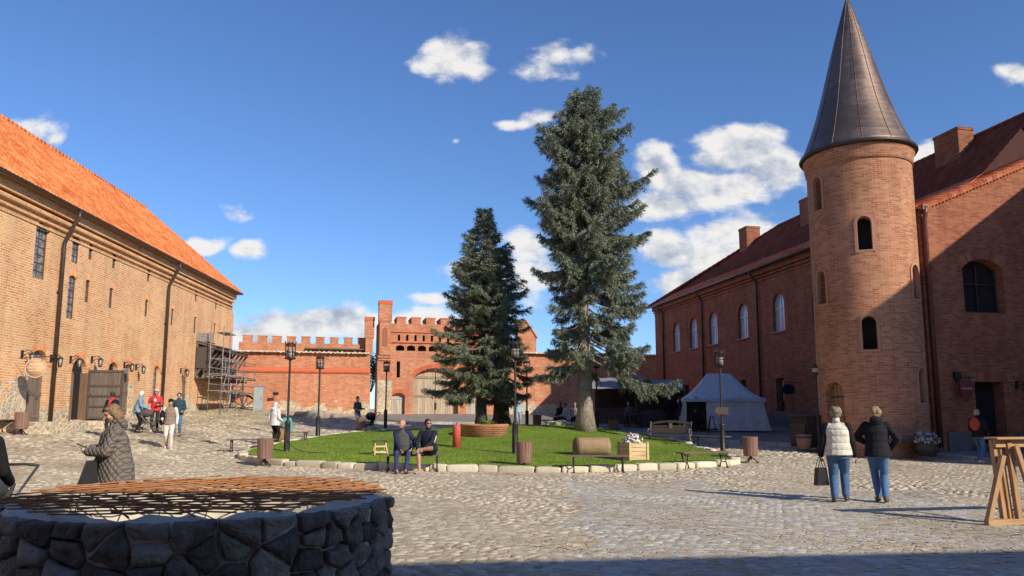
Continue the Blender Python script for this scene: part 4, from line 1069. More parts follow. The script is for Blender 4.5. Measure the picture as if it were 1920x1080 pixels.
for k in range(12):
    a = 2*PI*(k+.35)/12
    m_.tube([((r_+.008)*math.cos(a), (r_+.008)*math.sin(a), z_) for r_, z_ in prof[1:]], .009, 5)
m_.build('roof_seam', M_CU, TW)
m_ = MB(); m_.lathe([(CR-.06, 11.0), (CR+.03, 10.97), (CR+.08, 11.05), (CR+.05, 11.12), (CR-.04, 11.10)], 96); m_.build('roof_gutter', simple('dark_copper', (.06, .045, .04), .45, .2, 6, metal=.5), TW)
m_ = MB(); m_.lathe([(.0, 17.35), (.04, 17.4), (.03, 17.6), (.08, 17.75), (.0, 17.9)], 12); m_.build('finial', M_CU, TW)

# ------------------------------------------------------------------ ranges behind and right of the camera (their roofs throw the shadows)
ER = thing('east_range', 'tall brick range closing the courtyard on the right', 'building', (23.2, 14.06, 0), R(87))
m_ = MB(); m_.box((6.5, -4.0, 6.3), (13.0, 8.0, 13.6)); m_.build('wall', M_BR_R, ER)
m_ = MB(); m_.add([(-.1, .12, 13.1), (13.1, .12, 13.1), (13.1, .12, 13.3), (-.1, .12, 13.3), (-.1, -8.1, 13.1), (13.1, -8.1, 13.1), (13.1, -8.1, 13.3), (-.1, -8.1, 13.3)], [(0, 1, 2, 3), (4, 7, 6, 5), (3, 2, 6, 7), (0, 3, 7, 4), (1, 5, 6, 2), (0, 4, 5, 1)]); m_.build('roof', M_TILE_R, ER)
for x in (2, 4.6, 7.2, 9.8):
    for z in (2.0, 6.0):
        m_ = MB(); m_.box((x, .01, z+.9), (1.0, .04, 1.8)); m_.build('window', M_GLASS, ER)
SRG = thing('south_range', 'brick range behind the viewer whose shadow covers the foreground', 'building', (20, -2.08, 0), R(186.3))
SH = 9.0
m_ = MB(); m_.box((20, 4.2, SH/2-.6), (44, 8, SH)); m_.build('wall', M_BR_R, SRG)
m_ = MB(); m_.prism([(-.0, SH-.15), (.2, SH-.02), (4.2, SH+1.6), (8.4, SH-.2)], -2.2, 42.2); me_ = m_.mesh('roof')
for v in me_.vertices: x, y, z = v.co; v.co = (y, x, z)
o = link('roof', me_, M_TILE_R, SRG)
for x in range(0, 40, 4):
    for z in (1.5, 5.2):
        m_ = MB(); m_.box((x+1, .19, z+.9), (1.1, .04, 1.8)); m_.build('window', M_GLASS, SRG)
# ------------------------------------------------------------------ ground
def ground_mat():
    m, nt, b = mat('sandy_ground'); L = nt.links.new; o = objco(nt)
    n = tex_noise(nt, o, .35, 6, .6); n2 = tex_noise(nt, o, 9, 5, .7); n3 = tex_noise(nt, o, 45, 3)
    f = mth(nt, 'ADD', mth(nt, 'MULTIPLY', n, .55), mth(nt, 'ADD', mth(nt, 'MULTIPLY', n2, .35), mth(nt, 'MULTIPLY', n3, .15)))
    c = ramp(nt, f, [(.3, (.27, .215, .15)), (.46, (.44, .36, .24)), (.6, (.56, .465, .325)), (.8, (.66, .56, .40))])
    # worn setts in the far ground, where single stones are no longer modelled
    v = N(nt, 'ShaderNodeTexVoronoi', feature='DISTANCE_TO_EDGE'); v.inputs['Scale'].default_value = 5.5; L(o, v.inputs['Vector'])
    vc = N(nt, 'ShaderNodeTexVoronoi'); vc.inputs['Scale'].default_value = 5.5; L(o, vc.inputs['Vector'])
    e = ramp(nt, v.outputs['Distance'], [(.02, (0, 0, 0)), (.09, (1, 1, 1))])
    vs = N(nt, 'ShaderNodeSeparateColor'); L(vc.outputs['Color'], vs.inputs[0])
    cc = ramp(nt, vs.outputs[0], [(0, (.28, .24, .19)), (.5, (.42, .36, .27)), (1, (.56, .49, .38))])
    cs = mixc(nt, e, c, cc)
    s = N(nt, 'ShaderNodeSeparateXYZ'); L(o, s.inputs[0])
    far = N(nt, 'ShaderNodeMapRange'); L(s.outputs[1], far.inputs[0]); far.inputs[1].default_value = 20; far.inputs[2].default_value = 30; far.inputs[4].default_value = .75
    c = mixc(nt, mth(nt, 'MULTIPLY', far.outputs[0], ramp(nt, n, [(.4, (0, 0, 0)), (.55, (1, 1, 1))])), c, cs)
    L(c, b.inputs['Base Color']); b.inputs['Roughness'].default_value = .95; b.inputs['Specular IOR Level'].default_value = .15
    bump(nt, b, mth(nt, 'ADD', mth(nt, 'MULTIPLY', e, .5), mth(nt, 'ADD', n2, mth(nt, 'MULTIPLY', n3, .5))), .8, .03)
    return m
M_GROUND = ground_mat()
gx = np.concatenate([[-900, -300, -120, -70], np.arange(-46, 46.01, .5), [70, 120, 300, 900]])
gyv = np.concatenate([[-400, -100, -40, -20], np.arange(-10, 60.01, .5), [75, 110, 200, 500, 1500]])
X, Y = np.meshgrid(gx, gyv); Z = G(X, Y)
idx = np.arange(X.size).reshape(X.shape)
F = np.stack([idx[:-1, :-1], idx[:-1, 1:], idx[1:, 1:], idx[1:, :-1]], -1).reshape(-1, 4)
me = np_mesh('ground', np.stack([X, Y, Z], -1).reshape(-1, 3), F, 4, True)
tag(link('ground', me, M_GROUND), kind='structure')

# sidewalk along the right range
SW = [(22.0, 19.5)]+[(gp(px, py).x, gp(px, py).y) for px, py in ((1920, 873), (1800, 862), (1700, 852), (1500, 839), (1300, 826), (1150, 813))]+[(4.2, 41.5), (-1, 45.0), (-12, 45.5)]
def sw_line(n):
    P = [Vector((a, b, 0)) for a, b in SW]; ds = [0]
    for a, b in zip(P, P[1:]): ds.append(ds[-1]+(b-a).length)
    out = []
    for i in range(n):
        t = ds[-1]*i/(n-1); k = max(j for j in range(len(ds)-1) if ds[j] <= t+1e-9); f = (t-ds[k])/(ds[k+1]-ds[k]); out.append(P[k].lerp(P[k+1], f))
    return out
ln = sw_line(90); vs = []; fs = []; W_ = 12
for i, p in enumerate(ln):
    d = (ln[min(i+1, 89)]-ln[max(i-1, 0)]).normalized(); nrm = Vector((-d.y, d.x, 0)); nrm = nrm if nrm.dot(Vector((.75, .65, 0))) > 0 else -nrm
    if p.x < 4: nrm = Vector((.25, .97, 0))
    for k in range(W_):
        q = p+nrm*(k/(W_-1))*11; vs.append((q.x, q.y, float(G(q.x, q.y))+.125+.004*k))
for i in range(89):
    for k in range(W_-1): a = i*W_+k; fs.append((a, a+1, a+W_+1, a+W_))
m_ = MB(); m_.add(vs, fs, True)
def slab_mat():
    m, nt, b = mat('paving_slabs'); L = nt.links.new; o = objco(nt)
    t = N(nt, 'ShaderNodeTexBrick'); L(o, t.inputs['Vector']); t.inputs['Scale'].default_value = 1; t.inputs['Brick Width'].default_value = .6; t.inputs['Row Height'].default_value = .3
    t.inputs['Mortar Size'].default_value = .01; t.inputs['Color1'].default_value = (.20, .18, .155, 1); t.inputs['Color2'].default_value = (.30, .275, .24, 1); t.inputs['Mortar'].default_value = (.10, .09, .08, 1)
    n = tex_noise(nt, o, 3, 6, .65); c = mixc(nt, mth(nt, 'MULTIPLY', n, .6), t.outputs['Color'], (.22, .19, .15)); L(c, b.inputs['Base Color']); b.inputs['Roughness'].default_value = .85
    bump(nt, b, n, .3, .01); return m
sw = m_.build('sidewalk', slab_mat(), fix=False); tag(sw, kind='structure')
m_ = MB()
for i in range(0, 89):
    p = ln[i]; q = ln[i+1]; c = (p+q)/2; L_ = (q-p).length
    a = math.atan2((q-p).y, (q-p).x); z = float(G(c.x, c.y))
    m_.box((c.x, c.y, z+.02), (L_-.015, .22, .25+.01*math.sin(i*2.3)), (0, 0, a+.01*math.sin(i*5.1)))
M_KERB = stone('kerb_stone', (.34, .30, .21), (.56, .50, .37), (.72, .66, .52), scale=2.2, bk=1.0)
tag(m_.build('sidewalk_kerb', stone('granite_kerb', (.30, .28, .25), (.42, .40, .36), (.55, .52, .47), scale=3), fix=False, bevel=.012), kind='structure')

# lawn island
def lawn_mat():
    m, nt, b = mat('lawn_turf'); L = nt.links.new; o = objco(nt)
    n = tex_noise(nt, o, .8, 5, .6); n2 = tex_noise(nt, o, 28, 4, .7)
    f = mth(nt, 'ADD', mth(nt, 'MULTIPLY', n, .6), mth(nt, 'MULTIPLY', n2, .4))
    L(ramp(nt, f, [(.3, (.07, .12, .012)), (.5, (.14, .22, .022)), (.7, (.21, .30, .04))]), b.inputs['Base Color'])
    dry = ramp(nt, tex_noise(nt, o, .5, 6, .7), [(.5, (0, 0, 0)), (.66, (1, 1, 1))]); L(mixc(nt, mth(nt, 'MULTIPLY', dry, .55), ramp(nt, f, [(.3, (.07, .12, .012)), (.5, (.14, .22, .022)), (.7, (.21, .30, .04))]), (.25, .22, .08)), b.inputs['Base Color']); b.inputs['Roughness'].default_value = .9
    b.inputs['Specular IOR Level'].default_value = .15
    bump(nt, b, n2, .9, .04); return m
rr = np.linspace(0, 1, 46); tt = np.linspace(-PI, PI, 161)[:-1]
RR, TT = np.meshgrid(rr, tt, indexing='ij'); rad = RR*lawn_rho(TT)*.985
LX = LC[0]+rad*np.cos(TT); LY = LC[1]+rad*np.sin(TT); LZ = LAWN(LX, LY)
idx = np.arange(LX.size).reshape(LX.shape); i2 = np.roll(idx, -1, 1)
F = np.stack([idx[:-1], idx[1:], i2[1:], i2[:-1]], -1).reshape(-1, 4)
tag(link('lawn', np_mesh('lawn', np.stack([LX, LY, LZ], -1).reshape(-1, 3), F, 4, True), lawn_mat()), kind='structure')
m_ = MB(); th = -PI; rs_ = random.Random(5)
while th < PI:
    L_ = rs_.uniform(.45, 1.0); rho = float(lawn_rho(th)); dth = L_/rho; t2 = th+dth/2
    rho = float(lawn_rho(t2)); c = Vector((LC[0]+rho*math.cos(t2), LC[1]+rho*math.sin(t2), 0))
    r1, r2 = float(lawn_rho(t2-.01)), float(lawn_rho(t2+.01)); d = Vector((r2*math.cos(t2+.01)-r1*math.cos(t2-.01), r2*math.sin(t2+.01)-r1*math.sin(t2-.01)))
    a = math.atan2(d.y, d.x); z = float(G(c.x, c.y)); hh = rs_.uniform(.19, .24)
    rock(m_, (c.x, c.y, z+hh/2-.05), (L_+.005, rs_.uniform(.26, .34), hh*1.02), (rs_.uniform(-.06, .06), rs_.uniform(-.03, .03), a+rs_.uniform(-.04, .04)), int(th*999), n=20, m=10, pw=.30, amp=.045)
    th += dth
kb = m_.build('lawn_kerb', M_KERB, fix=False); tag(kb, kind='structure')
# grass blades
nb = 190000
th = rng.uniform(-PI, PI, nb); rq = np.sqrt(rng.uniform(0, 1, nb))*.985; rho = lawn_rho(th)*rq
bx = LC[0]+rho*np.cos(th); by = LC[1]+rho*np.sin(th); keep = (rng.uniform(0, 1, nb) < np.clip((38-by)/16, .25, 1)); bx, by = bx[keep], by[keep]; nb = len(bx)
bz = LAWN(bx, by); ang = rng.uniform(0, 2*PI, nb); wd = rng.uniform(.004, .009, nb); hh = rng.uniform(.012, .036, nb); lx = rng.normal(0, .02, nb); ly = rng.normal(0, .02, nb)
V = np.empty((nb, 3, 3)); V[:, 0] = np.stack([bx-wd*np.cos(ang), by-wd*np.sin(ang), bz-.005], -1); V[:, 1] = np.stack([bx+wd*np.cos(ang), by+wd*np.sin(ang), bz-.005], -1); V[:, 2] = np.stack([bx+lx, by+ly, bz+hh], -1)
def blade_mat(name, c0, c1, trans=.3):
    m, nt, b = mat(name); L = nt.links.new
    g = N(nt, 'ShaderNodeNewGeometry'); o = objco(nt); n = tex_noise(nt, o, .8, 4)
    f = mth(nt, 'ADD', mth(nt, 'MULTIPLY', g.outputs['Random Per Island'], .6), mth(nt, 'MULTIPLY', n, .45))
    dry = ramp(nt, tex_noise(nt, o, .5, 6, .7), [(.5, (0, 0, 0)), (.66, (1, 1, 1))])
    L(mixc(nt, mth(nt, 'MULTIPLY', dry, .45), ramp(nt, f, [(.15, c0), (.9, c1)]), (.30, .27, .10)), b.inputs['Base Color']); b.inputs['Roughness'].default_value = .75; b.inputs['Specular IOR Level'].default_value = .2
    return m
M_BLADE = blade_mat('grass_blade', (.10, .17, .015), (.32, .43, .07))
tag(link('grass', np_mesh('grass', V.reshape(-1, 3), np.arange(nb*3), 3), M_BLADE), 'short green grass growing over the lawn island', 'grass', kind='stuff')

# cobbles: worn fieldstones set in sand, and a band of squarer setts through the middle
def cobbles(name, pts, size, hgt, m, seed, square=False, label=None, rot=0.0):
    r = np.random.default_rng(seed); n = len(pts)
    K = 8; a = np.linspace(0, 2*PI, K, endpoint=False)[None, :]+r.uniform(0, .5, (n, 1))*(0 if square else 1)
    rx = size*(.42+.16*r.uniform(0, 1, (n, 1))); ry = size*(.34+.12*r.uniform(0, 1, (n, 1))); 
    if square: rx = rx*1.0; ry = ry*.92; p_ = .5
    ca, sa = np.cos(a), np.sin(a)
    if square:
        ca = np.sign(ca)*np.abs(ca)**.55; sa = np.sign(sa)*np.abs(sa)**.55
    jit = 1+r.uniform(-.16, .16, (n, K))*(.7 if square else 1)
    ph = (rot+r.normal(0, .06, (n, 1))) if square else r.uniform(0, PI, (n, 1))
    ux = ca*rx*jit; uy = sa*ry*jit
    px = ux*np.cos(ph)-uy*np.sin(ph); py = ux*np.sin(ph)+uy*np.cos(ph)
    gz = G(pts[:, 0], pts[:, 1])[:, None]; hh = hgt*(.3+.9*r.uniform(0, 1, (n, 1)))
    # sand drifts bury some of them
    bx_, by_ = pts[:, :1], pts[:, 1:]; bur = .5+.28*np.sin(bx_*.55+1.3*np.sin(by_*.45)+seed)*np.cos(by_*.6+.9*np.sin(bx_*.4))+.22*np.sin(bx_*1.7+by_*1.1+1.5*np.sin(by_*1.3)); hh = hh*(.12+1.1*bur)-.005
    tx = r.normal(0, .035, (n, 1)); ty = r.normal(0, .035, (n, 1))
    V = np.empty((n, 2*K+1, 3))
    for k, (s_, h_) in enumerate(((1.0, -.6), (.72, .80))):
        V[:, k*K:(k+1)*K, 0] = pts[:, :1]+px*s_; V[:, k*K:(k+1)*K, 1] = pts[:, 1:]+py*s_; V[:, k*K:(k+1)*K, 2] = gz+hh*h_+px*s_*tx+py*s_*ty
    V[:, 2*K, 0] = pts[:, 0]; V[:, 2*K, 1] = pts[:, 1]; V[:, 2*K, 2] = (gz+hh)[:, 0]
    base = (np.arange(n)*(2*K+1))[:, None]; i = np.arange(K); j = (i+1) % K
    q1 = np.stack([i, j, K+j], -1); q2 = np.stack([i, K+j, K+i], -1); q3 = np.stack([K+i, K+j, np.full(K, 2*K)], -1)
    T = np.concatenate([q1, q2, q3]).reshape(1, -1)+base
    me = np_mesh(name, V.reshape(-1, 3), T.ravel(), 3, True)
    return tag(link(name, me, m), kind='structure')
def hexpts(x0, x1, y0, y1, sx, sy, jit, seed, rot=0.0):
    r = np.random.default_rng(seed); xs = np.arange(x0, x1, sx); ys = np.arange(y0, y1, sy); A, B = np.meshgrid(xs, ys); A = A+(np.arange(len(ys)) % 2)[:, None]*sx*.5
    A = A+r.normal(0, jit*sx, A.shape); B = B+r.normal(0, jit*sy, B.shape); P = np.stack([A.ravel(), B.ravel()], -1)
    if rot:
        c, s = math.cos(rot), math.sin(rot); m0 = P.mean(0); P = (P-m0) @ np.array([[c, s], [-s, c]])+m0
    return P
def in_sett(P):   # the squarer setts
    x, y = P[:, 0], P[:, 1]; w = .25*np.sin(y*2.1)+.2*np.sin(x*1.7)
    a = (x > .6+w+.04*(y-8)) & (y < 18.2+w) & (x < 7.6+.18*(y-12)+w) & (y < 15.5+.0*x+w+ (x < 4.5)*2.4)
    return a & (y > 5)
def clear(P):
    x, y = P[:, 0], P[:, 1]
    ok = (lawn_r(x, y) > 1.02) & (np.abs(x) < y*.78+5) & ~((x+2.68)**2+(y-6.4)**2 < 1.55**2)
    Lw = -16.9-.0559*y; ok &= x > Lw+.3
    # stop at the sidewalk
    for (a, b) in zip(SW[:-1], SW[1:]):
        d = np.array([b[0]-a[0], b[1]-a[1]]); L2 = d @ d; t = ((x-a[0])*d[0]+(y-a[1])*d[1])/L2; side = (x-a[0])*d[1]-(y-a[1])*d[0]
        ok &= ~((t > -.05) & (t < 1.05) & (side > -.12*math.sqrt(L2)))
    return ok
M_COB = stone('cobble', (.25, .205, .15), (.455, .385, .28), (.64, .56, .42), scale=1.2, bk=.5)
M_SETT = stone('sett', (.27, .255, .23), (.42, .40, .355), (.58, .555, .49), scale=1.2, bk=.5)
P = hexpts(-19, 20, 4.0, 24.5, .165, .125, .20, 3); P = P[clear(P) & ~in_sett(P)]; P = P[rng.uniform(0, 1, len(P)) < .88]
cobbles('cobblestones', P, .175, .024, M_COB, 5)
P = hexpts(-22, 13, 24.5, 46, .27, .21, .17, 6); P = P[clear(P)]; P = P[rng.uniform(0, 1, len(P)) < .85]
cobbles('far_cobblestones', P, .27, .036, M_COB, 6)
P = hexpts(-1, 13, 4.0, 21, .15, .12, .10, 8, rot=.22); P = P[clear(P) & in_sett(P)]; P = P[rng.uniform(0, 1, len(P)) < .95]
cobbles('paving_setts', P, .160, .014, M_SETT, 9, square=True, rot=-.22)
# dry tufts and rubble at the foot of the walls
nb = 9000; bx = rng.uniform(-19.5, -13, nb); by = rng.uniform(30, 48, nb); k = rng.uniform(0, 1, nb) < np.clip((by-30)/22, 0, 1)*.8; bx, by = bx[k], by[k]; nb = len(bx)
bz = G(bx, by); ang = rng.uniform(0, 2*PI, nb); wd = rng.uniform(.01, .02, nb); hh = rng.uniform(.03, .12, nb)
V = np.empty((nb, 3, 3)); V[:, 0] = np.stack([bx-wd*np.cos(ang), by-wd*np.sin(ang), bz], -1); V[:, 1] = np.stack([bx+wd*np.cos(ang), by+wd*np.sin(ang), bz], -1); V[:, 2] = np.stack([bx+rng.normal(0, .04, nb), by+rng.normal(0, .04, nb), bz+hh], -1)
tag(link('dry_grass', np_mesh('dry_grass', V.reshape(-1, 3), np.arange(nb*3), 3), blade_mat('dry_blade', (.22, .17, .07), (.46, .38, .20))), 'sparse dry grass on the rising ground before the scaffold', 'dry grass', kind='stuff')

# ------------------------------------------------------------------ spruces
def bark(name, c0, c1):
    m, nt, b = mat(name); L = nt.links.new; o = objco(nt); mp = N(nt, 'ShaderNodeMapping'); mp.inputs['Scale'].default_value = (9, 9, 3.2); L(o, mp.inputs[0])
    v = N(nt, 'ShaderNodeTexVoronoi', feature='DISTANCE_TO_EDGE'); v.inputs['Scale'].default_value = 1.6; L(mp.outputs[0], v.inputs['Vector']); n = tex_noise(nt, o, 5, 6, .7)
    f = mth(nt, 'ADD', mth(nt, 'MULTIPLY', n, .7), mth(nt, 'MULTIPLY', v.outputs['Distance'], .6)); L(ramp(nt, f, [(.25, c0), (.7, c1)]), b.inputs['Base Color']); b.inputs['Roughness'].default_value = .95
    bump(nt, b, f, 1.0, .03); return m
def needle_mat(name, c0, c1, c2, dead):
    m, nt, b = mat(name); L = nt.links.new
    g = N(nt, 'ShaderNodeNewGeometry'); o = objco(nt); n = tex_noise(nt, o, .55, 4); n2 = tex_noise(nt, o, 2.6, 3)
    f = mth(nt, 'ADD', mth(nt, 'MULTIPLY', g.outputs['Random Per Island'], .22), mth(nt, 'ADD', mth(nt, 'MULTIPLY', n2, .55), mth(nt, 'MULTIPLY', n, .33)))
    c = ramp(nt, f, [(.25, c0), (.5, c1), (.8, c2)])
    dn = ramp(nt, n, [(.60, (0, 0, 0)), (.70, (1, 1, 1))]); c = mixc(nt, mth(nt, 'MULTIPLY', dn, .5), c, dead)
    L(c, b.inputs['Base Color']); b.inputs['Roughness'].default_value = .6; b.inputs['Specular IOR Level'].default_value = .3
    return m
def spruce(base, height, prof, nbr, mcrown, mtrunk, label, seed, z_first=1.6, trunk_r=.3, hang=.5, density=1.0, bare=(0, 0), group=None, tops=((0, 0, 1.0),), bush=1.0):
    """prof: (relative height, left reach, right reach) in metres as the crown's outline in the photograph"""
    r = np.random.default_rng(seed); rr_ = random.Random(seed)
    t = thing('spruce_tree', label, 'tree', base, 0, group)
    ph = [p[0] for p in prof]; pl = [p[1] for p in prof]; pr_ = [p[2] for p in prof]
    tk = MB(); pts = []; rs = []
    for i in range(15):
        f = i/14; pts.append((.10*math.sin(f*3+seed)*f, .08*math.sin(f*4)*f, -.15+f*(height-.1))); rs.append(trunk_r*(1-f)**.85*(1+.5*math.exp(-f*45))+.012)
    tk.tube(pts, rs, 12)
    def tp(z): f = min(1, max(0, (z+.15)/(height-.1))); return Vector((.10*math.sin(f*3+seed)*f, .08*math.sin(f*4)*f, z))
    T = []    # tuft origins and directions
    sizes = []
    zs = [z_first+(height-z_first)*(1-(1-(i+.5)/nbr)**1.05) for i in range(nbr)]
    az = rr_.uniform(0, 6)
    for bi, z in enumerate(zs):
        f = z/height; az += 2.39996+rr_.uniform(-.35, .35)
        l = np.interp(f, ph, pl); q = np.interp(f, ph, pr_); cx = math.cos(az)
        reach = .93*((q if cx > 0 else l)*abs(cx)**1.0+(l+q)/2*(1-abs(cx)))
        L_ = max(.25, reach*(.92+.16*math.sin(1.9*z+az*2+seed)+.10*math.sin(5.1*z+az*3))*rr_.choice((.62, .85, .95, 1.03, 1.16))*rr_.uniform(.92, 1.06))
        rise = .42-.95*(1-f)**.9+rr_.uniform(-.14, .14)      # climbing at the top, drooping low down
        d = Vector((cx, math.sin(az), 0)); steps = 8; p = tp(z); path = [p.copy()]
        for k in range(steps):
            u = (k+1)/steps; sl = rise-.35*math.sin(u*PI)*.8+(.55*u**2.2 if f < .85 else .2*u)
            v = Vector((d.x, d.y, sl)).normalized(); p = p+v*(L_/steps); path.append(p.copy())
        tk.tube(path, [max(.008, trunk_r*.16*(1-k/8.6)*(.4+.6*(L_/4))) for k in range(9)], 4, cap=False)
        isbare = bare[0] < f < bare[1] 
        start = .38 if f < .45 else .16
        if isbare: start = .50
        nt_ = int(L_*(16 if not isbare else 11)*density)
        for k in range(nt_):
            u = start+(1-start)*(k+rr_.random())/max(1, nt_); fi = u*steps; i0 = min(steps-1, int(fi)); pp = path[i0].lerp(path[i0+1], fi-i0)
            bd = (path[i0+1]-path[i0]).normalized(); sd = Vector((-bd.y, bd.x, 0)).normalized()*(1 if k % 2 else -1)
            tl = (.22+.26*L_*(1-u)**.75*(1 if u > .2 else .8))*rr_.uniform(.7, 1.25)*bush; tl = min(tl, 1.25)
            dirn = (bd*rr_.uniform(.45, .95)+sd*rr_.uniform(.45, 1.0)+Vector((0, 0, -hang*rr_.uniform(.25, 1.0)))).normalized()
            nn = max(2, int(tl/.105))
            for j in range(nn):
                w = (j+.6)/nn; o = pp+dirn*(tl*w)+Vector((0, 0, -hang*.30*tl*w*w)); T.append((o.x, o.y, o.z, dirn.x, dirn.y, dirn.z-hang*.5*w)); sizes.append(.10+.05*(1-w)+.03*rr_.random())
        tip = path[-1]; T.append((tip.x, tip.y, tip.z, d.x, d.y, .15)); sizes.append(.16)
    for (tx, ty, tf) in tops:    # leading shoots
        for k in range(46):
            z = height*tf-1.5*(k/46); a = rr_.uniform(0, 2*PI); rr0 = .05+.30*(height*tf-z)**.8
            q = rr0*rr_.uniform(.3, 1); T.append((tx+q*math.cos(a), ty+q*math.sin(a), z, math.cos(a), math.sin(a), .7)); sizes.append(.13)
        if abs(tx)+abs(ty) > .05: tk.tube([tp(height*.82), Vector((tx*.8, ty*.8, height*(tf-.09))), Vector((tx, ty, height*tf))], [.06, .04, .01], 5)
    T = np.array(T); S = np.array(sizes)[:, None]; n = len(T); D = T[:, 3:]; D /= np.linalg.norm(D, axis=1, keepdims=True)+1e-9
    nb_ = 11; Vs = []
    for b in range(nb_):
        v = D+np.array([0, 0, -.12])+r.normal(0, .52, (n, 3)); v /= np.linalg.norm(v, axis=1, keepdims=True); s_ = np.cross(v, r.normal(0, 1, (n, 3))); s_ /= np.linalg.norm(s_, axis=1, keepdims=True)+1e-9
        ln_ = S*r.uniform(.8, 1.35, (n, 1)); o = T[:, :3]+r.normal(0, .035, (n, 3)); wd_ = S*.105
        tri = np.stack([o-s_*wd_, o+s_*wd_, o+v*ln_], 1); Vs.append(tri)
    V = np.concatenate(Vs).reshape(-1, 3)
    link('crown', np_mesh('crown', V, np.arange(len(V)), 3), mcrown, t)
    tk.build('trunk', mtrunk, t, fix=False)
    return t, n*nb_
M_BARK = bark('bark_pale', (.13, .10, .075), (.42, .36, .28)); M_BARKD = bark('bark_dark', (.035, .028, .022), (.12, .095, .075))
M_NEED = needle_mat('needles_blue', (.05, .066, .036), (.16, .185, .125), (.32, .345, .25), (.26, .22, .08))
M_NEED2 = needle_mat('needles_green', (.05, .066, .034), (.155, .18, .11), (.29, .31, .205), (.24, .20, .08))
bC = gp(1097, 806, lambda x, y: H(x, y)); bC = Vector((1097-960, 0, 0)) and at(1097, 31.3)
kC = 29.3/1412
# outline: px from trunk axis converted to metres at its depth
def prof_px(rows, cx0, top, basez, D, hgt):
    out = []
    for (y, l, r_) in rows:
        d = ray(960, y); z = EYE.z+d.z/d.y*D-basez; cx = cx0; out.append((max(0, min(1, z/hgt)), (cx-l)/1412*D*1.0, (r_-cx)/1412*D*1.0))
    return sorted(out)
hC = 14.6
rowsC = [(178, 1090, 1125), (200, 1072, 1158), (230, 1050, 1198), (262, 1018, 1215), (320, 1018, 1218), (378, 990, 1228), (440, 1000, 1235), (500, 1012, 1232), (540, 1040, 1232), (600, 1030, 1250), (655, 1015, 1250), (690, 1008, 1245), (730, 1000, 1235), (752, 1040, 1180)]
tC, nC = spruce(bC, hC, prof_px(rowsC, 1101, 0, bC.z, 31.3, hC), 255, M_NEED, M_BARK, 'tallest blue-green spruce with thick pale trunk on the right of the lawn', 21, z_first=2.9, trunk_r=.33, hang=.75,
    density=1.15, bare=(0, .40), tops=((-.1, 0, 1.0), (.55, .1, .975), (1.05, -.2, .94), (-.45, .3, .95)), group=None)
bA = at(903, 33.7); hA = 9.9
rowsA = [(395, 902, 916), (430, 880, 932), (470, 862, 950), (510, 832, 958), (550, 812, 960), (600, 806, 962), (640, 806, 975), (680, 800, 975), (720, 800, 960), (745, 830, 950)]
tA, nA = spruce(bA, hA, prof_px(rowsA, 906, 0, bA.z, 33.7, hA), 180, M_NEED2, M_BARKD, 'smaller spruce with pointed top left of the tallest one', 5, z_first=1.7, trunk_r=.24, hang=.35, density=1.0, tops=((0, 0, 1.0),))
bB = at(940, 36.5); hB = 8.65
rowsB = [(470, 935, 960), (510, 930, 985), (540, 920, 1000), (600, 915, 1003), (660, 905, 1015), (720, 905, 1010), (765, 925, 995)]
tB, nB = spruce(bB, hB, prof_px(rowsB, 948, 0, bB.z, 36.5, hB), 125, M_NEED2, M_BARKD, 'dark spruce with a thick ivy-dark trunk just behind the smaller spruce', 9, z_first=1.3, trunk_r=.42, hang=.45, density=.9, tops=((.3, 0, 1.0),))
print('TUFT TRIS', nC, nA, nB)
def bush(base, size, n, m, label, cat, seed, name='bush', leaf=.09, group=None):
    r = np.random.default_rng(seed); t = thing(name, label, cat, base, 0, group)
    v = r.normal(0, 1, (n, 3)); v /= np.linalg.norm(v, axis=1, keepdims=True); p = v*r.uniform(.45, 1, (n, 1))*np.array(size)*(1+.25*np.sin(v[:, :1]*5+seed)); p[:, 2] += size[2]
    a = r.normal(0, 1, (n, 3)); a /= np.linalg.norm(a, axis=1, keepdims=True); b = np.cross(a, v); V = np.stack([p-a*leaf*.4, p+a*leaf*.4, p+b*leaf, ], 1)
    link('leaves', np_mesh('leaves', V.reshape(-1, 3), np.arange(n*3), 3), m, t)
    s = MB()
    for k in range(5): aa = k*1.3; s.tube([(0, 0, -.05), (size[0]*.5*math.cos(aa), size[1]*.5*math.sin(aa), size[2]*1.3)], [.03*size[2]+.005, .006], 5)
    s.build('stem', M_BARKD, t); return t
M_LEAF = blade_mat('leaf_green', (.05, .10, .015), (.16, .25, .05))
p = frame_xy(BW) @ Vector((9.75, 4.5, 3.4)); bush(p, (1.6, 1.2, 1.75), 2500, M_LEAF, 'green leafy tree top showing between the two brick turrets', 'tree', 3, 'leafy_tree', .16)
# ------------------------------------------------------------------ furniture of the square
def gl(px, py): return gp(px, py, H)
M_SLAT = wood('bench_slat', (.20, .125, .095), axis=0); M_SLATV = wood('bin_slat', (.24, .135, .10), axis=2)
M_SLATD = wood('dark_slat', (.07, .05, .04), axis=0)
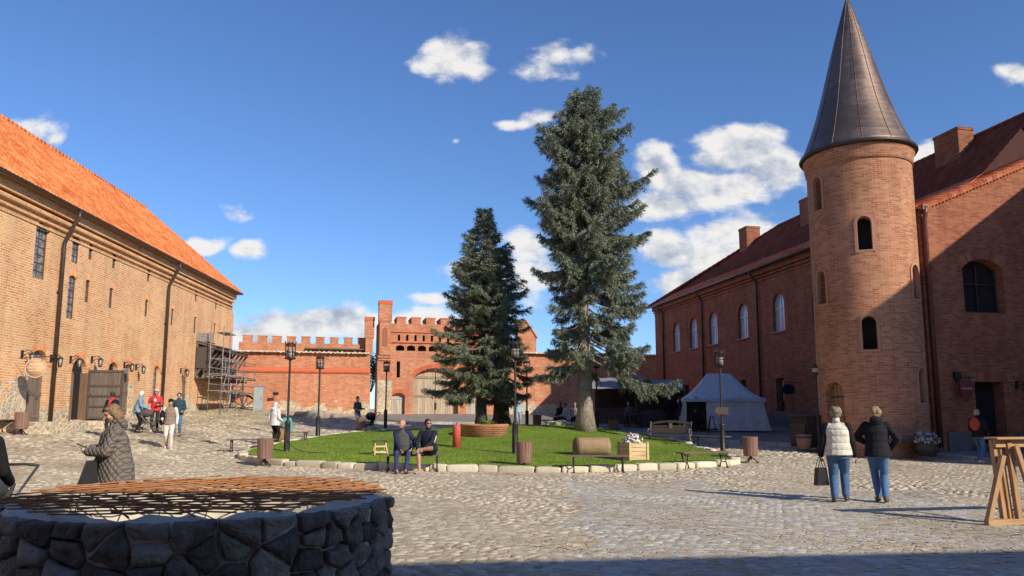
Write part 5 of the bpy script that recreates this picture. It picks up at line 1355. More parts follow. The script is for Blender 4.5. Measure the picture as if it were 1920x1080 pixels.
# street lamps
def make_lamp():
    t = thing('street_lamp', 'x', 'street lamp')
    a = MB(); a.lathe([(.115, -.1), (.115, .03), (.088, .06), (.088, .92), (.10, .95), (.10, 1.0), (.055, 1.04)], 12)
    for k in range(6): q = PI*k/3; a.tube([(.09*math.cos(q), .09*math.sin(q), .08), (.09*math.cos(q), .09*math.sin(q), .9)], .012, 5)
    a.build('base', M_IRON, t)
    a = MB(); pts = []; rs = []
    for i in range(41):
        z = 1.0+2.12*i/40; pts.append((0, 0, z)); rs.append(.040-.008*i/40+(.006 if i % 2 else 0))
    a.tube(pts, rs, 8); a.build('pole', M_IRON, t)
    a = MB(); r = .17
    a.lathe([(.03, 3.08), (.19, 3.12), (.20, 3.15), (.03, 3.17)], 16)
    for z in (3.36, 3.56): 
        for k in range(16): q0, q1 = 2*PI*k/16, 2*PI*(k+1)/16; a.tube([(r*math.cos(q0), r*math.sin(q0), z), (r*math.cos(q1), r*math.sin(q1), z)], .011, 4, cap=False)
    for k in range(8):
        q = 2*PI*k/8; c, s = math.cos(q), math.sin(q); a.tube([(.16*c, .16*s, 3.14), (.172*c, .172*s, 3.4), (.17*c, .17*s, 3.62), (.20*c, .20*s, 3.72)], .012, 5)
    a.lathe([(.185, 3.58), (.14, 3.64), (.03, 3.68)], 16)
    cg = a.build('lantern_cage', M_IRON, t)
    a = MB(); a.lathe([(.125, 3.17), (.13, 3.42)], 16); a.build('lantern_glass', M_LGLASS, cg)
    return t
LAMP = make_lamp()
lamps = [(at(540, 25.4), 'black lamp post with lantern basket, nearest on the left edge of the lawn'), (at(597, 33.2), 'black lamp post second from the left, behind the left edge of the lawn'),
         (at(723, 41), 'black lamp post in front of the gatehouse pier and small brick doorway'), (at(966, 24.6), 'black lamp post beside the bin at the front middle of the lawn'),
         (at(988, 40), 'black lamp post seen small behind the front middle lamp and below the spruces'), (at(1119, 37), 'black lamp post just right of the thick pale spruce trunk'),
         (at(1353, 27.4), 'black lamp post standing in front of the white tent')]
def place(proto, used, loc, rz, label, group=None, scale=None):
    o = proto if not used[0] else copy_tree(proto)
    used[0] = True; o.location = loc; o.rotation_euler[2] = rz; o['label'] = label
    if group: o['group'] = group
    if scale: o.scale = (scale,)*3
    return o
u = [False]
for i, (p, lb) in enumerate(lamps): place(LAMP, u, p-Vector((0, 0, .02)), i*.4, lb, 'lamp posts round the lawn')
# lantern pole by the tower, smaller
p = at(1533, 26.6); lp = thing('lantern_pole', 'slim black pole with a single small lantern at the left foot of the round tower', 'street lamp', (p.x, p.y, float(G(p.x, p.y))+.12))
a = MB(); a.lathe([(.09, -.1), (.09, .1), (.05, .16), (.045, 2.0), (.03, 2.5), (.03, 2.62)], 10); a.build('pole', M_IRON, lp)
a = MB(); a.lathe([(.02, 2.6), (.09, 2.64), (.11, 2.92), (.02, 3.02)], 6); c = a.build('lantern_cage', M_IRON, lp); a = MB(); a.lathe([(.05, 2.68), (.115, 2.74), (.118, 2.86), (.05, 2.9)], 6); a.build('lantern_glass', M_LGLASS, c)
# arrow sign hung on the lamp before the tent
p = lamps[6][0]; ar = thing('arrow_sign', 'dark wooden arrow sign fixed on the lamp post before the white tent', 'sign', (p.x, p.y-.075, p.z+1.46))
a = MB(); a.prism([(-.30, 0), (-.17, .14), (.26, .13), (.20, .0), (.26, -.13), (-.17, -.14)], -.02, .02); a.build('sign_board', M_SLATD, ar); a = MB(); a.box((0, .03, 0), (.04, .05, .2)); a.build('clamp', M_IRON, ar)

# flat benches
def make_bench():
    t = thing('bench', 'x', 'bench')
    for k in range(5): a = MB(); a.box((0, -.17+.085*k, .44), (1.65, .074, .035)); a.build('seat_slat', M_SLAT, t, bevel=.004)
    for sx in (-1, 1):
        a = MB(); x = sx*.66
        a.box((x, 0, .41), (.05, .42, .03))
        for sy in (-1, 1):
            a.tube([(x, sy*.16, .40), (x, sy*.13, .28), (x, sy*.10, .20), (x, sy*.14, .10), (x, sy*.18, .012)], [.022, .02, .017, .02, .026], 6); a.box((x, sy*.18, .012), (.06, .09, .024))
        a.tube([(x, -.12, .19), (x, 0, .15), (x, .12, .19)], .015, 6); a.tube([(x, -.13, .33), (x, 0, .38), (x, .13, .33)], .013, 6)
        a.build('leg', M_IRON, t)
    return t
BEN = make_bench(); u = [False]; gb = 'flat backless benches round the lawn'
def on(p, dz=0): return Vector((p.x, p.y, float(G(p.x, p.y))+dz))
place(BEN, u, on(at(775, 20.55)), R(3), 'flat bench the two men sit on at the front of the lawn', gb)
place(BEN, u, on(at(1120, 20.5)), R(-2), 'flat empty bench in front of the cut log', gb)
place(BEN, u, on(at(1318, 21.7)), R(22), 'flat empty bench at the right front kerb of the lawn', gb)
place(BEN, u, on(at(474, 26.4)), R(8), 'flat empty bench behind the leftmost slatted bin', gb)
place(BEN, u, on(at(1330, 29.0)), R(-50), 'flat empty bench behind the lamp post before the tent', gb)
place(BEN, u, on(at(545, 31.2)), R(-4), 'flat bench under the person in the teal jacket', gb)
place(BEN, u, on(at(22, 27.3)), R(90), 'flat bench against the left building below the round sign', gb)
def back_bench(label, loc, rz, m, arm):
    t = thing('park_bench', label, 'bench', loc, rz)
    for k in range(5): a = MB(); a.box((0, -.2+.1*k, .43), (1.6, .085, .03)); a.build('seat_slat', m, t)
    for k in range(4):
        a = MB(); n = 12; z = .56+.1*k; y = .26+.045*k; L_ = 1.6
        for i in range(n): x0, x1 = -L_/2+L_*i/n, -L_/2+L_*(i+1)/n; h0 = (.10 if k == 3 else 0)*(1-(2*x0/L_)**2); h1 = (.10 if k == 3 else 0)*(1-(2*x1/L_)**2); a.beam((x0, y, z+h0), (x1, y, z+h1), .025, .085)
        a.build('back_slat', m, t)
    for sx in (-1, 1):
        x = sx*.8; a = MB(); a.tube([(x, .42, .95), (x, .30, .62), (x, .24, .42), (x, -.22, .41)], .026, 6); a.tube([(x, -.24, .64), (x, -.05, .67), (x, .30, .64)], .024, 6); a.tube([(x, -.24, .64), (x, -.22, .41)], .02, 6)
        a.tube([(x, -.2, .40), (x, -.02, .22), (x, .3, .012)], .026, 6); a.tube([(x, .24, .40), (x, .02, .22), (x, -.26, .012)], .026, 6); a.build('bench_end', arm, t)
    a = MB(); a.box((0, .33, .72), (.12, .03, .34)); a.build('back_badge', arm, t); return t
p = at(1254, 29.6); back_bench('curved-back park bench with iron ends, empty, left of the tent', on(p), R(-22), M_SLATD, simple('grey_iron', (.16, .15, .14), .55, .2, 10))
p = at(1678, 25.0); back_bench('dark park bench against the foot of the round tower', on(p, .14)+Vector((0, -.25, 0)), R(25), M_SLATD, M_IRON)

# slatted bins
def make_bin():
    t = thing('litter_bin', 'x', 'litter bin')
    for k in range(16):
        a_ = 2*PI*k/16; a = MB(); a.beam((.205*math.cos(a_), .205*math.sin(a_), .22), (.23*math.cos(a_), .23*math.sin(a_), .80), .02, .078)
        # turn each slat to face outwards
        o = MB(); w = .040
        c, s = math.cos(a_), math.sin(a_); tx, ty = -s, c; vs = []
        for (r, z) in ((.20, .22), (.225, .80)):
            for (dr, dt) in ((-.009, -w), (.009, -w), (.009, w), (-.009, w)): vs.append(((r+dr)*c+dt*tx, (r+dr)*s+dt*ty, z))
        o.add(vs, [(3, 2, 1, 0), (4, 5, 6, 7), (0, 1, 5, 4), (1, 2, 6, 5), (2, 3, 7, 6), (3, 0, 4, 7)]); o.build('slat', M_SLATV, t)
    a = MB(); a.lathe([(.0, .21), (.185, .21), (.205, .78), (.195, .78), (.175, .23), (0, .23)], 16); a.build('liner', M_DARK, t)
    a = MB(); a.tube([(0, 0, .21), (0, 0, .1)], .035, 8)
    for k in range(3): q = 2*PI*k/3+.5; c, s = math.cos(q), math.sin(q); a.tube([(0, 0, .17), (.1*c, .1*s, .13), (.18*c, .18*s, .03), (.23*c, .23*s, .02), (.235*c, .235*s, .06)], .02, 6)
    a.build('foot', M_IRON, t); return t
BIN = make_bin(); u = [False]; gb = 'brown slatted litter bins on iron feet'
for (p, lb) in ((gp(496, 874), 'brown slatted bin at the left front end of the lawn kerb'), (gp(983, 882), 'brown slatted bin beside the lamp post at the front middle of the lawn'), (gp(1408, 868), 'brown slatted bin right of the lawn, before the tent'),
                (on(at(1150, 34.2)), 'brown slatted bin on the far right edge of the lawn, right of the thick trunk'), (on(at(1007, 39.6)), 'brown slatted bin behind the lawn, left of the thick spruce trunk'),
                (on(at(678, 36.3)), 'brown slatted bin beside the black pushchair'), (on(at(42, 26.6)), 'brown slatted bin against the left building by the bench')):
    place(BIN, u, p, p.x, lb, gb)

# red post, brick ring, log, planter, little trestle on the lawn
p = gl(856, 838); t = thing('red_post', 'stubby red cylindrical post on the lawn left of the brick ring', 'bollard', p); a = MB(); a.lathe([(.145, -.05), (.145, .72), (.13, .76), (.06, .79), (0, .79)], 20); a.build('post_body', simple('faded_red', (.52, .09, .065), .6, .12, 9), t)
a = MB(); a.tube([(.0, -.06, .78), (0, -.04, .86), (0, .04, .86), (0, .06, .78)], .012, 6); a.build('handle', M_IRON, t)
p = at(908, 30.2); zz = H(p.x, p.y); t = thing('brick_planter', 'round low brick planter ring on the lawn under the small spruce', 'planter', (p.x, p.y, zz-.08))
a = MB(); a.lathe([(.95, -.1), (.95, .38), (.98, .40), (.98, .46), (.72, .46), (.72, -.1)], 40); a.build('planter_ring', brick('brick_ring', [(.42, .10, .045), (.58, .19, .08), (.66, .32, .17)], (.62, .50, .36), radius=.95, bw=.24, bh=.08), t)
a = MB(); a.lathe([(0, .36), (.72, .36)], 30); a.build('soil', simple('soil', (.06, .042, .03), .95, .3, 12), t)
bush(Vector((p.x+.1, p.y, zz+.28)), (.4, .35, .16), 500, M_LEAF, 'low green plants growing in the round brick planter', 'plant', 8, 'planter_plants', .07)
p = gl(1110, 853); t = thing('cut_log', 'thick pale cut log lying on the lawn behind the empty bench', 'log', (p.x, p.y, p.z+.27), R(14))
a = MB(); a.tube([(-.56+.14*k, .004*math.sin(k*2), .006*math.cos(k*3)) for k in range(9)], [.285, .295, .29, .297, .288, .295, .29, .293, .28], 22); a.build('log_body', stone('log_bark', (.20, .13, .07), (.42, .31, .18), (.60, .48, .32), scale=5, bk=.9, island=False), t)
a = MB(); a.tube([(-.575, 0, 0), (-.555, 0, 0)], .262, 22); a.tube([(.555, 0, 0), (.575, 0, 0)], .262, 22)
a.build('cut_face', stone('log_face', (.16, .11, .07), (.28, .2, .12), (.36, .27, .17), scale=3, island=False), t)
M_PINE = wood('new_pine', (.62, .46, .24), axis=0)
p = gl(1187, 862); t = thing('wooden_planter', 'square pale wooden planter box full of white flowers on the lawn', 'planter', p, R(24))
for k in range(4):
    for (cx, cy, w_, d_) in ((0, -.30, .60, .03), (0, .30, .60, .03)): a = MB(); a.box((cx, cy, .07+.125*k), (w_, d_, .115)); a.build('board', M_PINE, t)
    for (cx, cy, w_, d_) in ((-.30, 0, .03, .60), (.30, 0, .03, .60)): a = MB(); a.box((cx, cy, .07+.125*k), (w_, d_, .115)); a.build('board', M_PINE, t)
for sx in (-1, 1):
    for sy in (-1, 1): a = MB(); a.box((sx*.31, sy*.31, .26), (.07, .07, .54)); a.build('corner_post', M_PINE, t)
a = MB(); a.box((0, 0, .42), (.56, .56, .04)); a.build('soil', MATS['soil'], t)
def flowers(parent_loc, label, r_, n, seed, m, h=.22):
    rq_ = np.random.default_rng(seed); t = thing('flower_plant', label, 'plant', parent_loc)
    v = rq_.normal(0, 1, (n, 3)); v /= np.linalg.norm(v, axis=1, keepdims=True); v[:, 2] = abs(v[:, 2]); p = v*rq_.uniform(.5, 1, (n, 1))*np.array([r_, r_, h*1.3])
    a = rq_.normal(0, 1, (n, 3)); a /= np.linalg.norm(a, axis=1, keepdims=True); b = np.cross(a, v); s = .035
    V = np.stack([p-a*s-b*s, p+a*s-b*s, p+a*s+b*s, p-a*s+b*s], 1); link('blossom', np_mesh('blossom', V.reshape(-1, 3), np.arange(4*n), 4), m, t)
    p = v*rq_.uniform(.1, .9, (n, 1))*np.array([r_, r_, h*1.1]); V = np.stack([p-a*.05, p+a*.05, p+b*.08], 1); link('leaves', np_mesh('leaves', V.reshape(-1, 3), np.arange(3*n), 3), M_LEAF, t)
M_WFLOW = simple('white_petal', (.70, .64, .60), .8, .25, 20, island=.3); M_DFLOW = simple('pale_petal', (.42, .38, .42), .8, .3, 20, island=.4)
flowers(p+Vector((0, 0, .46)), 'white flowers filling the pale wooden planter box', .34, 420, 3, M_WFLOW, .26)
p = gl(712, 853); t = thing('sawhorse_stool', 'small folding wooden stool with dark top left of the seated men', 'stool', p, R(20))
for sy in (-1, 1):
    a = MB()
    for sx in (-1, 1): a.beam((sx*.21, sy*.28, 0), (sx*.16, sy*.05, .42), .035, .05)
    a.beam((-.2, sy*.22, .1), (.2, sy*.22, .1), .03, .05); a.beam((-.18, sy*.13, .28), (.18, sy*.13, .28), .03, .05); a.build('leg_frame', M_PINE, t)
a = MB(); a.box((0, 0, .45), (.46, .30, .04)); a.build('seat', M_SLATD, t)

# ---- stones on the mound, boulders by the wall
for i, (px, D, s_) in enumerate(((1035, 34.6, .5), (1052, 34.4, .62), (1075, 34.9, .45), (566, 49, .8), (590, 49.3, 1.1), (628, 49.5, .7))):
    p = at(px, D); a = MB(); rock(a, (0, 0, 0), (s_*1.3, s_*.8, s_*.55), (0, 0, i), i+40)
    o = a.build('boulder', M_FIELD if i > 2 else M_KERB, None, fix=False); o.location = (p.x, p.y, p.z+s_*.15)
    tag(o, ['pale boulder left of the thick spruce trunk, nearest to the bin', 'middle pale boulder of three left of the thick spruce trunk', 'pale boulder nearest to the thick spruce trunk',
            'grey boulder at the wall foot behind the nearest left lamp post', 'largest grey boulder at the foot of the curtain wall', 'small grey boulder at the curtain wall right of the largest one'][i], 'boulder', 'boulders on the ground')

# ---- tent
M_CANVAS = cloth('tent_canvas', (.66, .65, .66), 0, .4); M_CANVASI = simple('tent_inside', (.16, .14, .12), .9, .2, 3)
p = at(1350, 37.4); TG = float(G(p.x, p.y))+.14
tt_ = thing('canvas_tent', 'white canvas pavilion tent with peaked roof and open left flap by the brick building', 'tent', (p.x, p.y, TG), R(-6))
hw, hd, ze, zr, rl = 1.82, 1.45, 1.50, 2.78, .58
m_ = MB(); vs = []; fs = []; NS = 10; 
def roof_ring(t):   # t 0 eave, 1 ridge; concave sweep
    q = t**.82; zz = ze+(zr-ze)*(t**1.25); x = hw+.1-(hw+.1-rl)*q; y = hd+.08-(hd+.08-.02)*q; return x, y, zz
nseg = 10
for i in range(nseg+1):
    x, y, z = roof_ring(i/nseg)
    ring = []
    for (ax, ay, bx_, by_) in ((-1, -1, 1, -1), (1, -1, 1, 1), (1, 1, -1, 1), (-1, 1, -1, -1)):
        for k in range(8):
            f = k/8; sag = -.05*math.sin(PI*f)*(i/nseg)*(1-i/nseg)*4*.5; ring.append(((ax+(bx_-ax)*f)*x, (ay+(by_-ay)*f)*y, z+sag))
    vs += ring
for i in range(nseg):
    for k in range(32): k2 = (k+1) % 32; fs.append((i*32+k, i*32+k2, (i+1)*32+k2, (i+1)*32+k))
m_.add(vs, fs, True); 
m_.build('roof', M_CANVAS, tt_)
m_ = MB(); m_.box((0, -hd-.06, ze-.06), (2*hw+.16, .02, .16)); m_.box((hw+.08, 0, ze-.06), (.02, 2*hd+.1, .16)); m_.box((-hw-.08, 0, ze-.06), (.02, 2*hd+.1, .16)); m_.build('valance', M_CANVAS, tt_)
def drape(x0, y0, x1, y1, flare0, flare1, name, m=M_CANVAS, n=48, amp=.035):
    a = MB(); vs = []; fs = []; nz = 8; d = Vector((x1-x0, y1-y0, 0)); L_ = d.length; d.normalize(); nr = Vector((d.y, -d.x, 0))
    for j in range(nz+1):
        t = j/nz; z = (ze-.02)*(1-t)-.02*t
        for i in range(n+1):
            f = i/n; q = Vector((x0, y0, 0))+d*(L_*f)+d*((-flare0*(1-f)+flare1*f)*t**1.6)+nr*((.04+(flare0+flare1)*.28)*t**1.6+amp*t*math.sin(f*L_*7+1.3*math.sin(f*9)))
            vs.append((q.x, q.y, z))
    for j in range(nz):
        for i in range(n): k = j*(n+1)+i; fs.append((k, k+1, k+n+2, k+n+1))
    a.add(vs, fs, True); return a.build(name, m, tt_, fix=False)
drape(-.86, -hd, hw, -hd, 0, .28, 'front_wall'); drape(hw, -hd, hw, hd, .2, .1, 'side_wall'); drape(-hw, hd, -hw, -hd, 0, .0, 'side_wall'); drape(hw, hd, -hw, hd, 0, 0, 'back_wall')
m_ = MB()
for (x, y) in ((-hw, -hd), (-.86, -hd), (hw, -hd), (-hw, hd), (hw, hd)): m_.tube([(x, y, -.1), (x, y, ze)], .025, 6)
m_.tube([(-rl, 0, 0), (-rl, 0, zr+.02)], .03, 6); m_.tube([(rl, 0, 0), (rl, 0, zr+.02)], .03, 6); m_.build('tent_poles', M_PINE, tt_)
m_ = MB(); m_.box((0, .0, .3), (.9, .5, .05)); m_.build('inner_table', M_SLATD, tt_)
m_ = MB(); vs = []; 
for j in range(7):
    t = j/6
    for i in range(5): f = i/4; vs.append((-hw-.06-.28*f*(.3+t*.7), -hd-.04-.10*f*math.sin(3*t), ze-.05-1.0*t))
m_.add(vs, [(j*5+i, j*5+i+1, j*5+i+6, j*5+i+5) for j in range(6) for i in range(4)], True); m_.build('door_flap', M_CANVAS, tt_, fix=False)
# easel before the tent
p = at(1333, 35.2); ez = float(G(p.x, p.y))+.13
t = thing('easel', 'dark wooden A-shaped stand with a crossbar before the white tent', 'stand', (p.x, p.y, ez), R(5)); m_ = MB()
for q in ((-.22, -.1), (.22, -.1), (0, .35)): m_.beam((q[0], q[1], 0), (q[0]*.25, q[1]*.2, .78), .035, .035)
m_.beam((-.26, -.12, .16), (.26, -.12, .16), .035, .06); m_.beam((.05, -.03, .76), (.55, -.05, .58), .02, .02); m_.build('stand_frame', M_SLATD, t); m_ = MB(); m_.box((0, -.14, .2), (.5, .07, .03)); m_.build('tray', M_SLATD, t)

# ---- cafe stalls
def stall(label, px, D, w_, dp, zf, zb, rz):
    p = at(px, D); z0 = float(G(p.x, p.y))+.13; t = thing('market_stall', label, 'stall', (p.x, p.y, z0), rz, 'stalls along the right building')
    m_ = MB(); vs = []
    for j in range(5):
        for i in range(13): f = i/12; g = j/4; vs.append((-w_/2+w_*f, -dp/2+dp*g, zf+(zb-zf)*g-.05*math.sin(PI*g)-.03*abs(math.sin(PI*f*3))))
    k = len(vs); vs += [(x, y, z-.03) for x, y, z in vs]
    fs = [(j*13+i, j*13+i+1, j*13+i+14, j*13+i+13) for j in range(4) for i in range(12)]+[(k+j*13+i+13, k+j*13+i+14, k+j*13+i+1, k+j*13+i) for j in range(4) for i in range(12)]
    fs += [(i, k+i, k+i+1, i+1) for i in range(12)]; m_.add(vs, fs, True); m_.build('awning', cloth('awning_cloth', (.26, .25, .27), 0, .3), t, fix=False)
    m_ = MB()
    for sx in (-1, 1): m_.tube([(sx*w_/2*.97, -dp/2*.96, 0), (sx*w_/2*.97, -dp/2*.96, zf)], .035, 6); m_.tube([(sx*w_/2*.97, dp/2*.96, 0), (sx*w_/2*.97, dp/2*.96, zb)], .035, 6)
    m_.build('stall_posts', M_SLATD, t)
    m_ = MB(); m_.box((0, dp/2*.94, zb/2), (w_*.98, .05, zb-.1)); m_.box((w_/2*.96, 0, zb/2-.1), (.05, dp*.95, zb*.8)); m_.build('back_panel', simple('stall_panel', (.035, .028, .025), .8, .3, 6), t)
    m_ = MB(); m_.box((0, -dp*.12, .45), (w_*.8, .5, .9)); m_.build('counter', M_SLATD, t); return t
stall('dark stall with a sloping grey awning left of the white tent', 1238, 40.5, 2.6, 2.2, 1.95, 2.6, R(-12))
stall('darker stall with awning half hidden behind the spruce branches', 1160, 43.5, 3.0, 2.2, 2.0, 2.7, R(-12))
# cafe tables and chairs in the shade
M_STEEL = simple('chair_metal', (.12, .115, .11), .4, .2, 8, metal=.6)
def make_chair():
    t = thing('cafe_chair', 'x', 'chair'); m_ = MB(); m_.box((0, 0, .45), (.40, .40, .025)); m_.build('seat', M_SLATD, t); m_ = MB(); m_.box((0, .2, .78), (.38, .02, .16)); m_.build('backrest', M_SLATD, t)
    for sx in (-1, 1): m_ = MB(); m_.tube([(sx*.18, -.18, 0), (sx*.18, -.16, .44)], .012, 5); m_.build('leg', M_STEEL, t); m_ = MB(); m_.tube([(sx*.18, .24, 0), (sx*.18, .18, .44), (sx*.18, .21, .86)], .012, 5); m_.build('leg', M_STEEL, t)
    return t
CH = make_chair(); u = [False]
def swp(px, D): p = at(px, D); return Vector((p.x, p.y, float(G(p.x, p.y))+.14))
for i, (px, D, rz, lb) in enumerate(((1138, 39.2, .3, 'metal cafe chair left of the left cafe table, in shade'), (1172, 38.6, -2.6, 'metal cafe chair between the two cafe tables, nearest to the lawn'), (1183, 39.8, 2.0, 'metal cafe chair at the right cafe table, turned sideways'), (1213, 39.0, -.6, 'metal cafe chair at the right end of the cafe tables'))):
    place(CH, u, swp(px, D), rz, lb, 'cafe chairs in the shade')
for px, D, lb in ((1155, 39.3, 'small square cafe table in the shade, the left of two'), (1197, 39.4, 'small square cafe table in the shade, the right of two')):
    t = thing('cafe_table', lb, 'table', swp(px, D), 0, 'cafe tables in the shade'); m_ = MB(); m_.box((0, 0, .73), (.7, .7, .03)); m_.build('tabletop', M_SLAT, t); m_ = MB(); m_.tube([(0, 0, .02), (0, 0, .72)], .03, 8); m_.lathe([(.22, 0), (.2, .03), (.03, .05)], 12); m_.build('pedestal', M_STEEL, t)
# piano-like dark box with people under the trees, dark crate by the tower
t = thing('dark_kiosk', 'low dark wooden kiosk box against the wall left of the round tower', 'kiosk', swp(1512, 27.6), R(-79)); m_ = MB(); m_.box((0, 0, .55), (1.1, .7, 1.1)); m_.build('kiosk_body', simple('tarred_board', (.03, .022, .018), .7, .3, 6), t, bevel=.02); m_ = MB(); m_.box((0, 0, 1.13), (1.25, .85, .06)); m_.build('kiosk_lid', M_SLATD, t); m_ = MB(); m_.box((0, -.37, .5), (.9, .03, .7)); m_.build('kiosk_front', M_SLATD, t)
t = thing('wooden_tub', 'small wooden tub standing on the paving left of the tower door', 'tub', swp(1505, 26.9)); m_ = MB(); m_.lathe([(.22, 0), (.28, .5), (.25, .5), (.2, .05), (0, .05)], 16); m_.build('tub_staves', M_SLATV, t); m_ = MB(); m_.lathe([(.275, .38), (.285, .38), (.29, .42), (.27, .42)], 16); m_.build('hoop', M_IRON, t)
# flower barrel by the tower
q = swp(1733, 24.55); t = thing('flower_barrel', 'half barrel planter at the right foot of the round tower', 'planter', q); m_ = MB(); m_.lathe([(.26, 0), (.34, .22), (.33, .46), (.29, .46), (.28, .3), (0, .3)], 20); m_.build('barrel_staves', M_SLATD, t); m_ = MB(); m_.lathe([(.335, .12), (.345, .14), (.345, .18), (.33, .18)], 20); m_.build('hoop', M_IRON, t)
flowers(q+Vector((0, 0, .42)), 'pale flowers growing in the half barrel by the tower', .42, 420, 4, M_DFLOW, .30)
# oval blue sign on bracket
s_, z_ = onwall(RB, 1480, 730, -.5); t = thing('oval_sign', 'dark blue oval sign hanging on a bracket from the shaded brick wall', 'sign', frame_xy(RB) @ Vector((s_, -.55, z_)), R(12)); m_ = MB()
m_.prism([(.36*math.cos(a), .27*math.sin(a)) for a in np.linspace(0, 2*PI, 25)[:-1]], -.02, .02); m_.build('sign_board', simple('navy_paint', (.012, .03, .07), .5, .2, 6), t); m_ = MB(); m_.tube([(-.35, 0, .36), (.6, 0, .36)], .014, 6); m_.tube([(-.2, 0, .36), (-.2, 0, .2)], .008, 5); m_.tube([(.2, 0, .36), (.2, 0, .2)], .008, 5); m_.build('sign_bar', M_IRON, t)

# ---- back left corner: cabinet, wheel, floodlight
p = at(484, 50.2, 760); t = thing('utility_cabinet', 'tall grey metal cabinet standing before the curtain wall on the left', 'cabinet', (p.x, p.y, float(G(p.x, p.y))-.02), R(12)); m_ = MB(); m_.box((0, 0, .82), (.62, .5, 1.6)); m_.build('cabinet_body', simple('cabinet_grey', (.30, .33, .33), .5, .08, 6), t, bevel=.015)
m_ = MB(); m_.box((0, -.26, .85), (.56, .02, 1.4)); dd = m_.build('door', simple('cabinet_door_grey', (.34, .37, .37), .5, .08, 6), t); m_ = MB(); m_.box((.2, -.285, .85), (.03, .03, .16)); m_.build('handle', M_IRON, dd); m_ = MB(); m_.box((0, 0, 1.66), (.70, .58, .05)); m_.build('cabinet_roof', MATS['cabinet_grey'], t)
p = at(455, 50.6); t = thing('cart_wheel', 'big old dark wheel half hidden in the ground beside the grey cabinet', 'wheel', (p.x, p.y, float(G(p.x, p.y))+.12), 0, rot=(R(-14), 0, R(14)))
m_ = MB(); n = 30; R_ = .85
for k in range(n): q0, q1 = 2*PI*k/n, 2*PI*(k+1)/n; m_.tube([(R_*math.cos(q0), 0, R_*math.sin(q0)), (R_*math.cos(q1), 0, R_*math.sin(q1))], .07, 6, cap=False)
m_.build('rim', M_SLATD, t); m_ = MB()
for k in range(10): q0 = 2*PI*k/10; m_.tube([(0, 0, 0), (R_*math.cos(q0), 0, R_*math.sin(q0))], .028, 6)
m_.build('spokes', M_SLATD, t); m_ = MB(); m_.tube([(0, -.14, 0), (0, .14, 0)], .1, 10); m_.build('hub', M_IRON, t)
s_, z_ = onwall(BW, 518, 740, -.3); t = thing('floodlight', 'small dark floodlight on an arm on the curtain wall right of the cabinet', 'floodlight', frame_xy(BW) @ Vector((s_, -.3, z_)), BW.rotation_euler[2]); m_ = MB(); m_.tube([(0, 0, 0), (0, -.55, .06)], .02, 6); m_.build('arm', M_IRON, t); m_ = MB(); m_.box((0, -.62, .06), (.40, .14, .16), (R(25), 0, 0)); m_.build('lamp_head', M_IRON, t)
# cable from lamp 1 over the lawn
m_ = MB(); q = lamps[0][0]; pts = []
for i in range(16): x = q.x+.05+i*.09; y = q.y-.1-.02*i+.1*math.sin(i*.5); pts.append((x, y, H(x, y)+.02+.35*math.exp(-i*.5)))
tag(m_.tube(pts, .012, 5).build('cable', M_IRON), 'thin black cable running from the left lamp post over the grass', 'cable')

# ------------------------------------------------------------------ stone well with rebar grating
WC = Vector((-2.72, 6.83, 0)); WR = 1.63
WL_ = thing('stone_well', 'round fieldstone well wall in the shaded foreground with a mortar top', 'well', WC)
def clip(poly, p, n):   # keep the side where (x-p).n <= 0
    out = []
    for i in range(len(poly)):
        A, B = poly[i], poly[(i+1) % len(poly)]; da = (A-p).dot(n); db = (B-p).dot(n)
        if da <= 0: out.append(A)
        if (da <= 0) != (db <= 0): out.append(A+(B-A)*(da/(da-db)))
    return out
rr_ = random.Random(3); CIR = 2*PI*WR; seeds = []; row = 0; z = .0
for zc in (-.05, .12, .29, .46, .63, .775):
    x = rr_.uniform(0, .2)
    while x < CIR-.12: seeds.append(Vector((x, zc+rr_.uniform(-.045, .045)*(1 if zc < .7 else .3)))); x += rr_.uniform(.15, .40)*(1 if zc < .7 else 1.1)
m_ = MB()
for c in seeds:
    poly = [Vector((c.x-.5, -.12)), Vector((c.x+.5, -.12)), Vector((c.x+.5, .825)), Vector((c.x-.5, .825))]
    for q0 in seeds:
        for sh in (-CIR, 0, CIR):
            q = Vector((q0.x+sh, q0.y)); d = q-c
            if 1e-6 < d.length < .9: poly = clip(poly, c+d*(.5-.011/d.length), d.normalized())
            if len(poly) < 3: break
        if len(poly) < 3: break
    if len(poly) < 3: continue
    # subdivide the outline, roughen it, dome the face
    ol = []
    for i in range(len(poly)):
        A, B = poly[i], poly[(i+1) % len(poly)]; k = max(1, int((B-A).length/.055))
        for j in range(k): ol.append(A.lerp(B, j/k))
    cen = sum(ol, Vector((0, 0)))/len(ol); n = len(ol); vs = []; fs = []; out_ = rr_.uniform(-.012, .03); tx, tz = rr_.uniform(-.12, .12), rr_.uniform(-.14, .10); ph = rr_.uniform(0, 9)
    for (s_, h_) in ((1.0, -.07), (1.0, .0), (.955, .022), (.80, .036), (.5, .044), (.2, .046)):
        for i, q in enumerate(ol):
            v = cen+(q-cen)*(s_*(1+.035*math.sin(i*2.7+ph)*(s_ > .7))); r_ = WR-.055+out_+h_+(v.x-cen.x)*tx+(v.y-cen.y)*tz+.007*math.sin(v.x*37+ph)+.007*math.sin(v.y*45+ph*2)*(s_ < .99)+.005*math.sin(v.x*90-v.y*70)
            a_ = v.x/WR; vs.append((r_*math.cos(a_), r_*math.sin(a_), v.y))
    for j in range(5):
        for i in range(n): i2 = (i+1) % n; fs.append((j*n+i, j*n+i2, (j+1)*n+i2, (j+1)*n+i))
    fs.append(tuple(5*n+i for i in range(n))); m_.add(vs, fs, True)
wo = m_.build('stones', stone('well_stone', (.075, .055, .04), (.20, .155, .115), (.40, .33, .25), scale=3.4, bk=2.0), WL_, fix=False)
